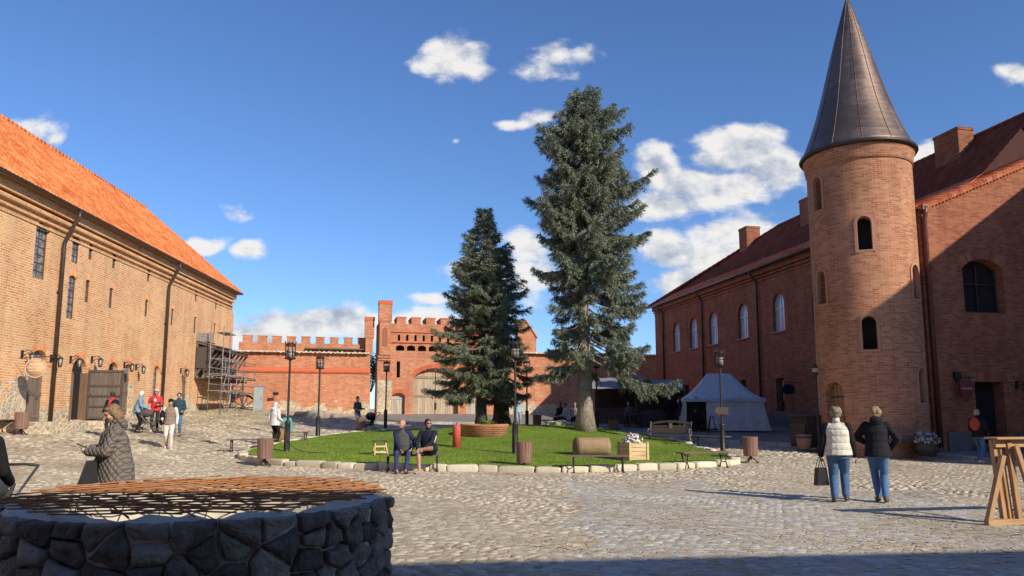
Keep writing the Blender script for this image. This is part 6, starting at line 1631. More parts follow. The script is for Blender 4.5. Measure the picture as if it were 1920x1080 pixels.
md = wo.modifiers.new('sub', 'SUBSURF'); md.subdivision_type = 'SIMPLE'; md.levels = md.render_levels = 2
for k_, (ns_, st_) in enumerate(((.09, .030), (.03, .012))):
    tx_ = bpy.data.textures.new('chips%d' % k_, 'CLOUDS'); tx_.noise_scale = ns_; tx_.noise_depth = 3; md = wo.modifiers.new('chips', 'DISPLACE'); md.texture = tx_; md.strength = st_; md.mid_level = .5; md.texture_coords = 'LOCAL'
m_ = MB(); prof = [(WR-.17, -.1), (WR-.15, .70), (WR-.09, .775)]; n = 90; vs = []; fs = []
ringp = [(WR-.075, -.1), (WR-.075, .74), (WR-.07, .80), (WR-.12, .835), (WR-.22, .845), (WR-.30, .82), (WR-.33, .76), (WR-.33, -.1)]
for (r_, z_) in ringp:
    for i in range(n):
        a_ = 2*PI*i/n; wv = .022*math.sin(a_*9+z_*4)+.018*math.sin(a_*23+2)+.012*math.sin(a_*41)
        vs.append(((r_+wv)*math.cos(a_), (r_+wv)*math.sin(a_), z_+(.018*math.sin(a_*13+1)+.014*math.sin(a_*29) if z_ > .7 else 0)))
for j in range(len(ringp)-1):
    for i in range(n): i2 = (i+1) % n; fs.append((j*n+i, j*n+i2, (j+1)*n+i2, (j+1)*n+i))
m_.add(vs, fs, True); m_.build('mortar_top', M_MORTAR, WL_, fix=False)
m_ = MB(); m_.lathe([(0, .25), (WR-.32, .25)], 40); m_.build('water', simple('well_water', (.01, .012, .014), .1, .1, 3), WL_)
M_RUST = stone('rust', (.14, .05, .02), (.34, .14, .055), (.50, .25, .11), scale=7, rough=.9, bk=.3)
gr = thing('rebar_grating', 'rusty lattice of steel bars lying over the round stone well', 'grating', WC+Vector((0, 0, .885)))
rr_ = random.Random(12)
def bars(ang, sp, z, r_, name, jit):
    n = int(2*r_/sp); 
    for i in range(n+1):
        off = -r_+2*r_*(i+.5)/(n+1)+rr_.uniform(-.01, .01); hl = math.sqrt(max(.02, r_*r_-off*off))*rr_.uniform(.93, 1.03); a2 = ang+rr_.uniform(-jit, jit); c, s = math.cos(a2), math.sin(a2)
        sh = rr_.uniform(-.05, .05); pts = []
        for k in range(7): f = -1+2*k/6; pts.append(((hl*f+sh)*c-off*s, (hl*f+sh)*s+off*c, z+.006*math.sin(f*3+i)-.004*abs(f)))
        m_ = MB(); m_.tube(pts, .0068, 6); m_.build(name, M_RUST, gr, fix=False)
bars(R(-1), .15, 0, 1.56, 'long_bar', .02); bars(R(57), .25, .017, 1.58, 'cross_bar', .035); bars(R(-52), .46, -.016, 1.52, 'under_bar', .05)

# ------------------------------------------------------------------ timber frame at the right edge
M_TIM = wood('sawn_timber', (.46, .27, .13), axis=2, island=.14, gs=30); M_TIMX = wood('sawn_timber_long', (.50, .31, .15), axis=0, island=.14, gs=30)
p = gp(1850, 985); fr = thing('timber_rack', 'raw wooden rack with slanted brace at the right edge of the square', 'wooden frame', p, R(9))
def tb(p0, p1, w, h, name, m=M_TIM): a = MB(); a.beam(p0, p1, w, h); return a.build(name, m, fr, bevel=.004)
tb((0, 0, .04), (.60, 0, .04), .09, .08, 'base_sill', M_TIMX)
tb((.03, -.01, .07), (.34, -.01, .98), .075, .07, 'brace')
for x in (.33, .43): tb((x+.04, .09, .0), (x-.05, .09, 1.20), .075, .06, 'post')
tb((.56, .02, .0), (.47, .02, 1.18), .07, .075, 'post'); tb((.52, -.06, 1.12), (.68, -.06, .52), .06, .065, 'brace'); tb((.70, -.07, .50), (1.25, -.07, 1.1), .06, .065, 'brace')
tb((.20, .03, 1.225), (3.0, .03, 1.235), .26, .028, 'top_board', M_TIMX); tb((.26, .03, 1.15), (3.0, .03, 1.16), .05, .11, 'top_rail', M_TIMX)
tb((2.6, 0, .04), (3.2, 0, .04), .09, .08, 'base_sill', M_TIMX); tb((2.75, .05, 0), (2.75, .05, 1.2), .08, .08, 'post'); tb((2.9, .05, 0), (2.9, .05, 1.2), .08, .08, 'post')
# ------------------------------------------------------------------ people
SKIN = simple('skin', (.50, .27, .18), .55, .08, 14); SKIN2 = simple('skin_tan', (.42, .22, .14), .55, .08, 14)
def hairm(name, col): return simple(name, col, .6, .35, 40, .6, bscale=60)
H_BROWN = hairm('hair_brown', (.16, .10, .055)); H_DARK = hairm('hair_dark', (.02, .015, .013)); H_GREY = hairm('hair_grey', (.24, .19, .15)); H_BLOND = hairm('hair_blond', (.40, .27, .13)); H_AUB = hairm('hair_ash', (.22, .15, .09))
def V3(*a): return Vector(a)
def ik(a, b, l1, l2, hint):
    d = b-a; L_ = d.length; mx = (l1+l2)*.995
    if L_ > mx: b = a+d*(mx/L_); d = b-a; L_ = mx
    x = (l1*l1-l2*l2+L_*L_)/(2*L_); hgt = math.sqrt(max(1e-6, l1*l1-x*x)); n = d/L_; h = hint-n*hint.dot(n)
    if h.length < 1e-4: h = n.orthogonal()
    return a+n*x+h.normalized()*hgt, b
def cap(mb, p, q, r1, r2=None, n=12):
    r2 = r1 if r2 is None else r2; p, q = Vector(p), Vector(q); mb.ell(p, (r1,)*3, n=n, m=8); mb.ell(q, (r2,)*3, n=n, m=8)
    if (q-p).length > 1e-4: mb.tube([p, q], [r1, r2], n)
def chain(mb, pts):   # elliptical cross sections (centre, rx, ry) stacked into a trunk
    n = 16; vs = []; fs = []
    for (c, rx, ry) in pts:
        for k in range(n): a = 2*PI*k/n; vs.append(Vector(c)+V3(rx*math.cos(a), ry*math.sin(a), 0))
    for i in range(len(pts)-1):
        for k in range(n): k2 = (k+1) % n; fs.append((i*n+k, i*n+k2, (i+1)*n+k2, (i+1)*n+k))
    fs += [tuple(reversed(range(n))), tuple((len(pts)-1)*n+k for k in range(n))]
    mb.add(vs, fs, True)
def hand(mb, w, d, up, side, curl=.5, s=1.0):
    """palm from the wrist along d, back of the hand towards up, thumb on one side"""
    d = d.normalized(); up = (up-d*up.dot(d)).normalized(); sd = d.cross(up)*side
    for o_ in (-.022, -.007, .008, .023): cap(mb, w+d*.012+sd*o_*.8, w+d*.078+sd*o_, .0145*s, .0125*s, 8)
    for k, (o_, l_) in enumerate(((.027, .070), (.009, .080), (-.009, .074), (-.026, .058))):
        k0 = w+d*.085+sd*o_; a = curl*(.55+.08*k); d1 = (d*math.cos(a)-up*math.sin(a)+sd*o_*1.5).normalized(); k1 = k0+d1*l_*.45; a2 = a*2.1; d2 = (d*math.cos(a2)-up*math.sin(a2)).normalized(); k2 = k1+d2*l_*.32; a3 = a*2.9; d3 = (d*math.cos(a3)-up*math.sin(a3)).normalized(); k3 = k2+d3*l_*.24
        cap(mb, k0, k1, .0102*s, .0095*s, 7); cap(mb, k1, k2, .0095*s, .0088*s, 7); cap(mb, k2, k3, .0088*s, .0078*s, 7)
    t0 = w+d*.03+sd*.026; t1 = t0+(d*.6+sd*.75-up*.25).normalized()*.042; t2 = t1+(d*.9+sd*.25-up*.3*(1+curl)).normalized()*.03
    cap(mb, t0, t1, .0125*s, .0108*s, 7); cap(mb, t1, t2, .0108*s, .009*s, 7)

def person(label, loc, rz, h=1.68, hip=(0, 0, .93), chest=(0, 0), feet=None, hands=None, elb=None, knees=None, head=(0, 0), top='coat', hem=.82, topm=None, bulk=1.0, sleevem=None, sleeve=1.0,
           legm=None, shorts=False, legw=1.0, shoem=None, hair=None, hairm_=None, skin=None, vox=.013, face=True, belly=0, cap_=None, group=None, hcurl=(.45, .45), hup=None, collar=True, hood=False, glasses=None, extra=None):
    t = thing('person', label, 'person', loc, rz, group, scale=h/1.70); skin = skin or SKIN
    P = V3(*hip); lx, ly = chest; sit = P.z < .7
    W = P+V3(lx*.35, ly*.35, .16); C = P+V3(lx*.8, ly*.8, .36); S = P+V3(lx, ly, .475); NK = P+V3(lx*1.08, ly*1.1, .545); HD = NK+V3(lx*.12, .018+ly*.15, .145)
    feet = feet or [(-.10, 0, .09), (.10, .02, .09)]; hands = hands or [(-.24, .06, .86), (.24, .06, .86)]
    elb = elb or [(-.3, -1, -.1), (.3, -1, -.1)]; knees = knees or [(0, 1, 0), (0, 1, 0)]
    hj = [P+V3(-.095, 0, -.02), P+V3(.095, 0, -.02)]; sj = [S+V3(-.175, 0, -.02), S+V3(.175, 0, -.02)]
    body = MB(); topb = MB(); slv = MB(); leg = MB(); sho = MB(); kk = []; ee = []
    for i in range(2):
        kn, an = ik(hj[i], V3(*feet[i]), .445, .43, V3(*knees[i])); kk.append((kn, an))
        el, wr = ik(sj[i], V3(*hands[i]), .285, .26, V3(*elb[i])); ee.append((el, wr))
    # skin body, one surface: trunk, neck, head with features, arms and hands, legs
    chain(body, [(P+V3(0, 0, -.10), .12, .09), (P, .135, .10), (W, .115, .085), (C, .145, .10), (S, .11, .075), (NK+V3(0, 0, -.01), .055, .055)])
    cap(body, NK+V3(0, -.01, -.04), HD+V3(0, -.012, -.05), .054, .052)
    Hm = Matrix.Rotation(-head[0], 3, 'Z') @ Matrix.Rotation(head[1], 3, 'X')
    def hp(x, y, z): return HD+Hm @ V3(x, y, z)
    def hell(mb, c, r, m=10, n=14): 
        k = len(mb.v); mb.ell((0, 0, 0), r, n=n, m=m)
        for j in range(k, len(mb.v)): mb.v[j] = tuple(hp(c[0], c[1], c[2])+Hm @ Vector(mb.v[j]))
    hell(body, (0, -.012, .035), (.073, .090, .085)); hell(body, (0, .022, -.028), (.058, .066, .080)); hell(body, (0, .052, -.083), (.030, .030, .026))
    cap(body, hp(0, .090, .012), hp(0, .104, -.022), .010, .0135, 8); hell(body, (0, .085, -.055), (.024, .012, .011)); hell(body, (0, .078, .028), (.052, .016, .014))
    for sx in (-1, 1): hell(body, (sx*.076, -.008, -.012), (.012, .02, .030)); hell(body, (sx*.036, .062, -.025), (.026, .026, .026))
    for i in range(2):
        kn, an = kk[i]; el, wr = ee[i]
        cap(body, hj[i], kn, .072*legw, .052*legw); cap(body, kn, kn.lerp(an, .35), .052*legw, .056*legw); cap(body, kn.lerp(an, .35), an, .054*legw, .038)
        cap(body, an, an+V3(0, .12, -.045), .035, .03)
        cap(body, sj[i], el, .048, .038); cap(body, el, wr, .037, .026)
        d = (wr-el).normalized(); up = V3(*(hup[i] if hup else ((-1, 0, .1) if i == 0 else (1, 0, .1)))); hand(body, wr, d, up, -1 if i == 0 else 1, hcurl[i])
    remesh('body', body, vox*.72 if vox < .012 else vox*.85, skin, t, 2)
    if face:
        for sx in (-1, 1): m_ = MB(); m_.ell(hp(sx*.030, .080, .008), (.011, .008, .007), n=8, m=6); m_.build('eye', M_DARK, t)
    # garment on the upper body
    b = bulk; zt = P.z
    rings = []
    if not sit:
        if hem < .9: rings.append((P+V3(0, 0, hem-.93), .185*b+belly*.3, .15*b+belly*.4))
        rings += [(P+V3(0, 0, .0), .175*b+belly*.4, .135*b+belly*.5), (W+V3(0, belly*.3, 0), .155*b+belly*.5, .118*b+belly*.8)]
    else: rings += [(P+V3(0, 0, -.09), .18*b, .15*b), (P+V3(0, .01, .02), .175*b, .14*b), (W+V3(0, belly*.4, 0), .155*b, .122*b+belly*.5)]
    rings += [(C, .172*b, .122*b), (S+V3(0, 0, -.04), .165*b, .105*b), (S+V3(0, 0, .025), .11, .085), (NK+V3(0, 0, -.015), .066, .066)]
    chain(topb, rings); cap(topb, sj[0]+V3(.02, 0, -.01), sj[1]+V3(-.02, 0, -.01), .062*b, .062*b)
    for i in range(2):
        el, wr = ee[i]; tgt = slv if sleevem else topb
        q = el.lerp(wr, min(1, max(0, (sleeve-.5)*2))) if sleeve > .5 else sj[i].lerp(el, sleeve*2)
        ab = 1+(b-1)*.9
        if sleeve > .5: cap(tgt, sj[i], el, .066*ab, .054*ab); cap(tgt, el, q, .054*ab, .043*ab)
        else: cap(tgt, sj[i], q, .066*ab, .062*ab)
    if collar: cap(topb, NK+V3(0, -.02, .0), NK+V3(0, .0, .045), .066, .064)
    if hood:
        topb.ell(NK+V3(0, -.095, .0), (.115, .075, .085)); topb.ell(NK+V3(0, -.05, .045), (.10, .075, .045))
    remesh(top, topb, vox, topm, t, 4)
    if sleevem: remesh('sleeves', slv, vox, sleevem, t, 3)
    # legs and shoes
    chain(leg, [(P+V3(0, 0, -.13), .155*min(legw, 1.25), .115*min(legw, 1.3)), (P+V3(0, 0, -.03), .165*min(legw, 1.2), .122*min(legw, 1.2)), (P+V3(0, 0, .09), .135, .10)])
    for i in range(2):
        kn, an = kk[i]
        cap(leg, hj[i]+V3(0, 0, -.02), kn, .092*legw, .066*legw)
        if not shorts: cap(leg, kn, kn.lerp(an, .3), .066*legw, .064*legw); cap(leg, kn.lerp(an, .3), an+V3(0, 0, .02), .064*legw, .052*legw)
        else: cap(leg, hj[i], hj[i].lerp(kn, .85), .10*legw, .088*legw)
    remesh('shorts' if shorts else 'trousers', leg, vox, legm, t, 3)
    for i in range(2):
        kn, an = kk[i]; s_ = MB(); fd = V3(an.x-kn.x, an.y-kn.y, 0)*0+V3((-.03 if i == 0 else .03), .16, 0); a0 = an+V3(0, -.015, 0); zf = an.z-.05
        cap(s_, V3(a0.x, a0.y-.03, zf), V3(a0.x+fd.x, a0.y+fd.y, zf-.008), .040, .038, 10); cap(s_, a0, V3(a0.x, a0.y+.03, zf), .042, .04, 10); s_.ell((a0.x+fd.x*.5, a0.y+fd.y*.5, zf-.028), (.046, .125, .014), n=12, m=6)
        remesh('shoe', s_, .012, shoem or MATS['shoe_black'], t, 2)
    if hair:
        hb = MB()
        hell(hb, (0, -.020, .046), (.081, .094, .082)); hell(hb, (0, -.055, .0), (.074, .056, .084))
        for sx in (-1, 1): hell(hb, (sx*.066, -.02, .012), (.024, .055, .055))
        if hair in ('bob', 'long', 'fringe'): 
            for sx in (-1, 1): hell(hb, (sx*.068, -.03, -.035), (.026, .048, .078))
            hell(hb, (0, -.07, -.05), (.082, .055, .085)); hell(hb, (0, .048, .080), (.060, .034, .026))
        if hair == 'long': hell(hb, (0, -.075, -.17), (.088, .048, .16)); hell(hb, (0, -.07, -.30), (.07, .04, .10))
        if hair == 'curly':
            q = random.Random(4)
            for k in range(46): a, z = q.uniform(0, 2*PI), q.uniform(-.06, .13); r_ = .085*math.sqrt(max(.1, 1-((z-.03)/.12)**2)); 
            for k in range(70):
                a = q.uniform(-PI, PI); z = q.uniform(-.05, .13); r_ = .092*math.sqrt(max(.12, 1-((z-.03)/.115)**2)); x, y = r_*math.sin(a), -r_*math.cos(a)-.015
                if y > .05 and z < .06: continue
                hell(hb, (x, y, z), (.021, .021, .021), m=6, n=8)
        if hair == 'bun': hell(hb, (0, -.115, .06), (.045, .045, .045)); hell(hb, (0, -.09, -.03), (.06, .05, .06))
        if hair == 'wave':
            hell(hb, (.035, -.075, .01), (.065, .065, .075)); hell(hb, (-.04, -.07, .03), (.06, .06, .07)); hell(hb, (0, -.085, -.05), (.07, .045, .05))
        remesh('hair', hb, .010, hairm_ or H_BROWN, t, 2)
    if cap_:
        cb = MB(); hell(cb, (0, -.014, .058), (.088, .102, .078)); hell(cb, (0, -.014, .03), (.090, .103, .035))
        if cap_[1] == 'peak': hell(cb, (0, .10, .048), (.062, .07, .012))
        if cap_[1] == 'hood': hell(cb, (0, -.03, .0), (.097, .095, .12))
        if cap_[1] == 'bun': hell(cb, (0, -.08, .12), (.03, .03, .03))
        remesh('cap', cb, .010, cap_[0], t, 2)
    if glasses:
        g_ = MB()
        for sx in (-1, 1): g_.ell(hp(sx*.032, .090, .008), (.024, .008, .017), n=10, m=6); g_.tube([hp(sx*.055, .085, .012), hp(sx*.078, -.01, .01)], .003, 4)
        g_.tube([hp(-.02, .095, .012), hp(.02, .095, .012)], .003, 4); g_.build('sunglasses', M_DARK, t)
    info = dict(root=t, P=P, C=C, S=S, HD=HD, ee=ee, kk=kk, sc=h/1.70)
    if extra: extra(info)
    return info
simple('shoe_black', (.02, .018, .018), .5, .2, 20); SH_W = simple('shoe_white', (.62, .60, .57), .5, .1, 20); SH_B = simple('shoe_brown', (.08, .055, .04), .6, .2, 20)
JEAN = cloth('denim', (.075, .15, .28), 0, .6); JEAN2 = cloth('denim_blue', (.085, .17, .33), 0, .6); BLK = cloth('black_cloth', (.014, .013, .015), 0, .4); DKT = cloth('dark_trousers', (.03, .03, .038), 0, .4); NAVY = cloth('navy_cloth', (.022, .03, .075), 0, .6)
def local(info, p):  return Vector(p)
def part(info, name, mb, m, fix=True, bevel=0): return mb.build(name, m, info['root'], fix=fix, bevel=bevel)
def solo(name, label, cat, info, mb_parts, loc=(0, 0, 0)):
    """a thing held by a person: placed at a point of the person's own frame"""
    r = info['root']; Mx = Matrix.Translation(r.location) @ Matrix.Rotation(r.rotation_euler[2], 4, 'Z') @ Matrix.Scale(info['sc'], 4)
    t = thing(name, label, cat, Mx @ Vector(loc), r.rotation_euler[2], scale=info['sc'])
    for n_, mb, m in mb_parts: mb.build(n_, m, t)
    return t
def face_dir(x, y): return math.atan2(-x, y)      # rotation that turns +y to (x, y)

# woman in a quilted jacket, turned to the left, looking at her phone
p = on(at(224, 9.75))
w = person('brown-haired woman in quilted grey-brown jacket looking at her phone behind the well', p, face_dir(-1, -.65), 1.66, chest=(0, .05), hands=[(-.06, .33, 1.13), (.09, .29, 1.16)], elb=[(-1, -.5, -.6), (1, -.6, -.5)],
       head=(0, -R(24)), top='jacket', hem=.74, topm=cloth('quilted_taupe', (.185, .155, .13), 1, .9), bulk=1.42, belly=.06, legm=BLK, legw=1.25, hair='fringe', hairm_=hairm('hair_chestnut', (.24, .145, .07)), vox=.011, hood=True, hcurl=(.55, .7), hup=[(-.6, .2, -.7), (.7, .2, -.6)],
       feet=[(-.11, .03, .09), (.11, -.02, .09)])
m_ = MB(); m_.box((0, 0, 0), (.075, .15, .009), (R(25), 0, R(10))); ph_ = solo('smartphone', 'smartphone held by the woman in the quilted jacket', 'phone', w, [('phone_case', m_, M_IRON)], (.0, .40, 1.20)); m_ = MB(); m_.box((0, -.004, .007), (.066, .138, .002), (R(25), 0, R(10))); m_.build('screen', M_GLASS, ph_)
m_ = MB(); m_.add([(x_, y_, z_) for x_ in (-.05, .05) for y_, z_ in ((-.12, -.12), (.12, -.16), (.03, .16), (-.08, .16))], [(0, 1, 2, 3), (7, 6, 5, 4), (0, 4, 5, 1), (1, 5, 6, 2), (2, 6, 7, 3), (3, 7, 4, 0)]); b2 = MB(); b2.tube([(0, -.05, .12), (.02, -.15, .42), (-.02, -.2, .5)], .010, 6)
solo('shoulder_bag', 'black shoulder bag hanging at the front of the quilted-jacket woman', 'bag', w, [('bag_body', m_, simple('bag_leather', (.015, .014, .016), .35, .2, 10)), ('strap', b2, M_IRON)], (-.08, .32, .86))
m_ = MB(); m_.box((.23, .05, 1.0), (.006, .02, .10)); part(w, 'pocket_zip', m_, M_IRON)

# two women walking away on the right
p = on(at(1567, 13.75))
w = person('curly grey-haired woman in cream padded vest and jeans, carrying a black bag', p, face_dir(.42, 1), 1.66, hands=[(-.30, -.02, .84), (.30, .08, .84)], feet=[(-.09, -.06, .10), (.10, .15, .11)], top='vest', hem=.86, topm=cloth('cream_puffer', (.66, .62, .53), 2, .7), bulk=1.34,
       sleevem=BLK, legm=JEAN, legw=1.30, hair='curly', hairm_=H_GREY, vox=.012, hcurl=(1.3, .5), belly=.03, shoem=SH_B)
m_ = MB(); m_.prism([(-.15, -.30), (.15, -.30), (.10, .02), (-.10, .02)], -.05, .05); b2 = MB()
for y in (-.03, .03): b2.tube([(-.10, y, 0), (-.04, y, .17), (.0, 0, .21), (.04, y, .17), (.10, y, 0)], .008, 6)
hb_ = solo('handbag', 'black leather handbag carried by the woman in the cream vest', 'handbag', w, [('bag_body', m_, MATS['bag_leather']), ('bag_handle', b2, M_IRON)], (-.31, -.01, .60)); hb_.rotation_euler[2] += R(48)
p = on(at(1641, 13.75))
w = person('blond-streaked woman in black hooded coat and blue jeans, hand in pocket', p, face_dir(.42, 1), 1.68, hands=[(-.16, .20, 1.06), (.23, .10, .98)], elb=[(-1, -.5, 0), (1, -.8, 0)], feet=[(-.02, .10, .10), (.08, -.12, .11)], top='coat', hem=.82, topm=cloth('black_coat', (.018, .018, .024), 2, .4), bulk=1.24,
       legm=JEAN2, legw=1.10, hair='wave', hairm_=hairm('hair_streaked', (.30, .21, .11)), vox=.012, hood=True, shoem=SH_B, head=(R(-8), 0))

# two men on the front bench
p = on(at(756, 20.45))
w = person('bald man in a navy jacket and dark blue trousers, seated on the front bench', p+Vector((0, .05, 0)), face_dir(.25, -1), 1.74, hip=(0, 0, .55), chest=(.02, -.03), hands=[(-.22, .20, .62), (.10, .34, .60)], elb=[(-1, -.4, -.3), (1, -.5, -.3)], feet=[(-.02, .56, .09), (.20, .50, .09)], knees=[(-.2, 1, .8), (.3, 1, .8)],
       head=(R(52), 0), top='sweater', topm=cloth('grey_sweater', (.075, .072, .07), 0, .4), bulk=1.2, sleevem=NAVY, legm=cloth('blue_trousers', (.04, .05, .12), 0, .5), legw=1.0, hair=None, vox=.012, belly=.06, skin=SKIN, shoem=MATS['shoe_black'])
def open_jacket(info):
    m_ = MB(); P, C, S = info['P'], info['C'], info['S']
    for sx in (-1, 1):
        cap(m_, S+V3(sx*.11, .03, .0), C+V3(sx*.15, .02, -.05), .062, .07); cap(m_, C+V3(sx*.15, .02, -.05), P+V3(sx*.18, .05, -.08), .07, .075)
    cap(m_, S+V3(-.1, -.06, 0), S+V3(.1, -.06, 0), .06); chain(m_, [(P+V3(0, -.09, -.12), .19, .07), (C+V3(0, -.075, 0), .17, .07), (S+V3(0, -.05, 0), .13, .06)])
    remesh('jacket', m_, .013, NAVY, info['root'], 3)
open_jacket(w)
p = on(at(803, 20.45))
def stripes(info):
    m_ = MB(); S = info['S']; 
    for i, sx in ((0, -1), (1, 1)):
        el, wr = info['ee'][i]; m_.tube([S+V3(sx*.15, .0, .055), S+V3(sx*.225, 0, .0), (S+V3(sx*.175, 0, -.02)).lerp(el, .5)+V3(sx*.072, 0, .01), el+V3(sx*.066, 0, .0)], .014, 6)
    m_.build('white_stripe', simple('white_band', (.7, .7, .7), .7, .05, 10), info['root'], fix=False)
w = person('man in sunglasses, navy top and shorts seated with one ankle crossed', p+Vector((0, .05, 0)), face_dir(-.25, -1), 1.80, hip=(0, 0, .53), chest=(-.02, .06), hands=[(-.04, .38, .60), (.14, .34, .56)], elb=[(-1, -.2, -.4), (1, -.2, -.4)], feet=[(.10, .40, .58), (.02, .54, .09)], knees=[(-1.4, .8, .35), (.1, 1, .8)],
       head=(R(-48), 0), top='sports_top', topm=cloth('navy_top', (.016, .02, .034), 0, .4), bulk=1.26, legm=cloth('navy_shorts', (.018, .022, .045), 0, .5), shorts=True, legw=1.05, hair='short', hairm_=H_DARK, vox=.012, skin=SKIN2, shoem=simple('grey_trainer', (.30, .30, .31), .6, .2, 20), glasses=True, extra=stripes)

# people by the left building
red = simple('red_shirt', (.58, .025, .03), .8, .1, 8)
p = on(at(291, 31.8)); 
def camera_bag(info):
    m_ = MB(); m_.box((-.12, .17, 1.12), (.16, .10, .13)); part(info, 'camera_bag', m_, BLK, bevel=.01); m_ = MB(); m_.ell((.02, .165, 1.28), (.06, .012, .07), n=10, m=6); part(info, 'shirt_print', m_, simple('print_white', (.75, .72, .7), .8, .1, 9))
w = person('man in a red T-shirt, pale cap and dark trousers standing before the left building', p, face_dir(.35, -1), 1.74, hands=[(-.14, .24, 1.10), (.26, .14, .98)], top='t_shirt', hem=.84, topm=red, sleeve=.35, legm=DKT, hair='short', hairm_=H_DARK, cap_=(simple('cap_pale', (.55, .52, .48), .8, .1, 9), 'peak'), shoem=SH_W, belly=.02, bulk=1.08, extra=camera_bag)
p = on(at(257, 30.8)); w = person('person in a light blue jacket pushing a grey pushchair', p, face_dir(1, .25), 1.66, chest=(0, .10), hands=[(-.16, .42, 1.02), (.16, .42, 1.02)], top='jacket', hem=.84, topm=cloth('light_denim', (.20, .31, .42), 0, .5), bulk=1.12, legm=BLK, hair=None, cap_=(simple('cap_white', (.62, .62, .62), .8, .1, 9), 'hood'), face=False, vox=.016, shoem=MATS['shoe_black'])
def pushchair(label, loc, rz, m, hood=True):
    t = thing('pushchair', label, 'pushchair', loc, rz); m_ = MB()
    for sx in (-1, 1):
        m_.tube([(sx*.22, -.45, 1.02), (sx*.22, -.2, .7), (sx*.22, .12, .32), (sx*.22, .42, .12)], .013, 6); m_.tube([(sx*.22, -.32, .13), (sx*.22, 0, .5), (sx*.22, .2, .62)], .013, 6)
    m_.tube([(-.22, -.45, 1.02), (0, -.47, 1.03), (.22, -.45, 1.02)], .016, 6); m_.tube([(-.22, -.32, .13), (.22, -.32, .13)], .012, 6); m_.build('chassis', M_STEEL, t)
    m_ = MB(); m_.box((0, .05, .42), (.38, .42, .06)); m_.box((0, -.14, .64), (.38, .06, .46), (R(20), 0, 0)); m_.ell((0, .26, .36), (.17, .10, .12)); remesh('seat', m_, .018, m, t, 3)
    if hood: m_ = MB(); m_.ell((0, -.03, .84), (.21, .27, .20)); remesh('hood', m_, .02, m, t, 2)
    for sx in (-1, 1):
        for (y, r_) in ((-.32, .13), (.42, .10)):
            m_ = MB(); n = 14
            for k in range(n): q0, q1 = 2*PI*k/n, 2*PI*(k+1)/n; m_.tube([(sx*.25, y+r_*math.cos(q0), r_+.01+r_*math.sin(q0)), (sx*.25, y+r_*math.cos(q1), r_+.01+r_*math.sin(q1))], .016, 5, cap=False)
            for k in range(3): q0 = PI*k/3; m_.tube([(sx*.25, y-r_*math.cos(q0), r_+.01-r_*math.sin(q0)), (sx*.25, y+r_*math.cos(q0), r_+.01+r_*math.sin(q0))], .006, 4)
            m_.build('wheel', M_IRON, t)
    return t
pushchair('grey-brown pushchair pushed by the person in the light blue jacket', on(at(276, 30.9)), face_dir(1, .2), cloth('pram_grey', (.10, .085, .08), 0, .4))
p = on(at(319, 26.6))
def held_jacket(info): m_ = MB(); m_.ell((.24, .02, 1.12), (.10, .14, .24)); m_.ell((.26, .0, .95), (.09, .10, .14)); remesh('carried_jacket', m_, .018, BLK, info['root'], 3)
w = person('walker in striped beige jumper and white trousers carrying a black jacket', p, face_dir(.3, -1), 1.70, hands=[(-.24, .05, .88), (.22, .2, 1.02)], feet=[(-.10, .16, .09), (.08, -.14, .11)], top='jumper', hem=.84, topm=cloth('striped_beige', (.26, .19, .15), 2, .5), bulk=1.1, sleevem=cloth('white_sleeve', (.62, .60, .57), 0, .4), legm=cloth('white_trousers', (.66, .60, .52), 0, .5), legw=1.12, hair='short', hairm_=H_AUB, cap_=(BLK, 'peak'), shoem=SH_W, extra=held_jacket, vox=.014)
p = on(at(334, 30.5)); person('person in a dark teal jacket half hidden behind the white-trousered walker', p, face_dir(.3, -1), 1.72, hands=[(-.2, .2, 1.02), (.24, .1, .9)], top='jacket', hem=.84, topm=cloth('dark_teal', (.03, .06, .075), 0, .5), bulk=1.15, legm=JEAN, hair='short', hairm_=H_DARK, vox=.017, face=False)
p = on(at(209, 28.2)); 
def backpack(m, s=1.0):
    def f(info): m_ = MB(); C = info['C']; m_.ell(C+V3(0, -.19, -.03), (.14*s, .10*s, .20*s)); m_.ell(C+V3(0, -.23, -.12), (.11*s, .08*s, .10*s)); remesh('backpack', m_, .015, m, info['root'], 2)
    return f
person('person in a red top with dark cap and black backpack, behind the quilted-jacket woman', p, face_dir(-.8, .6), 1.68, hands=[(-.2, .25, 1.0), (.2, .25, 1.0)], top='jacket', topm=red, sleevem=BLK, bulk=1.05, legm=DKT, hair='short', hairm_=H_DARK, cap_=(cloth('dark_green_cap', (.03, .06, .05), 0, .3), 'peak'), vox=.016, extra=backpack(BLK), face=False)
# far left edge
p = on(at(-42, 6.75)); person('long-dark-haired person in black coat cut by the left edge of the photo', p, face_dir(-.2, 1), 1.62, hands=[(-.2, .3, 1.0), (.2, .3, 1.0)], top='coat', hem=.8, topm=BLK, bulk=1.1, legm=DKT, hair='long', hairm_=H_DARK, vox=.012)
pushchair('dark pushchair cut by the left edge of the photo beside the well', on(at(-22, 7.9)), face_dir(-.3, -1), cloth('pram_dark', (.05, .055, .06), 0, .4), True)

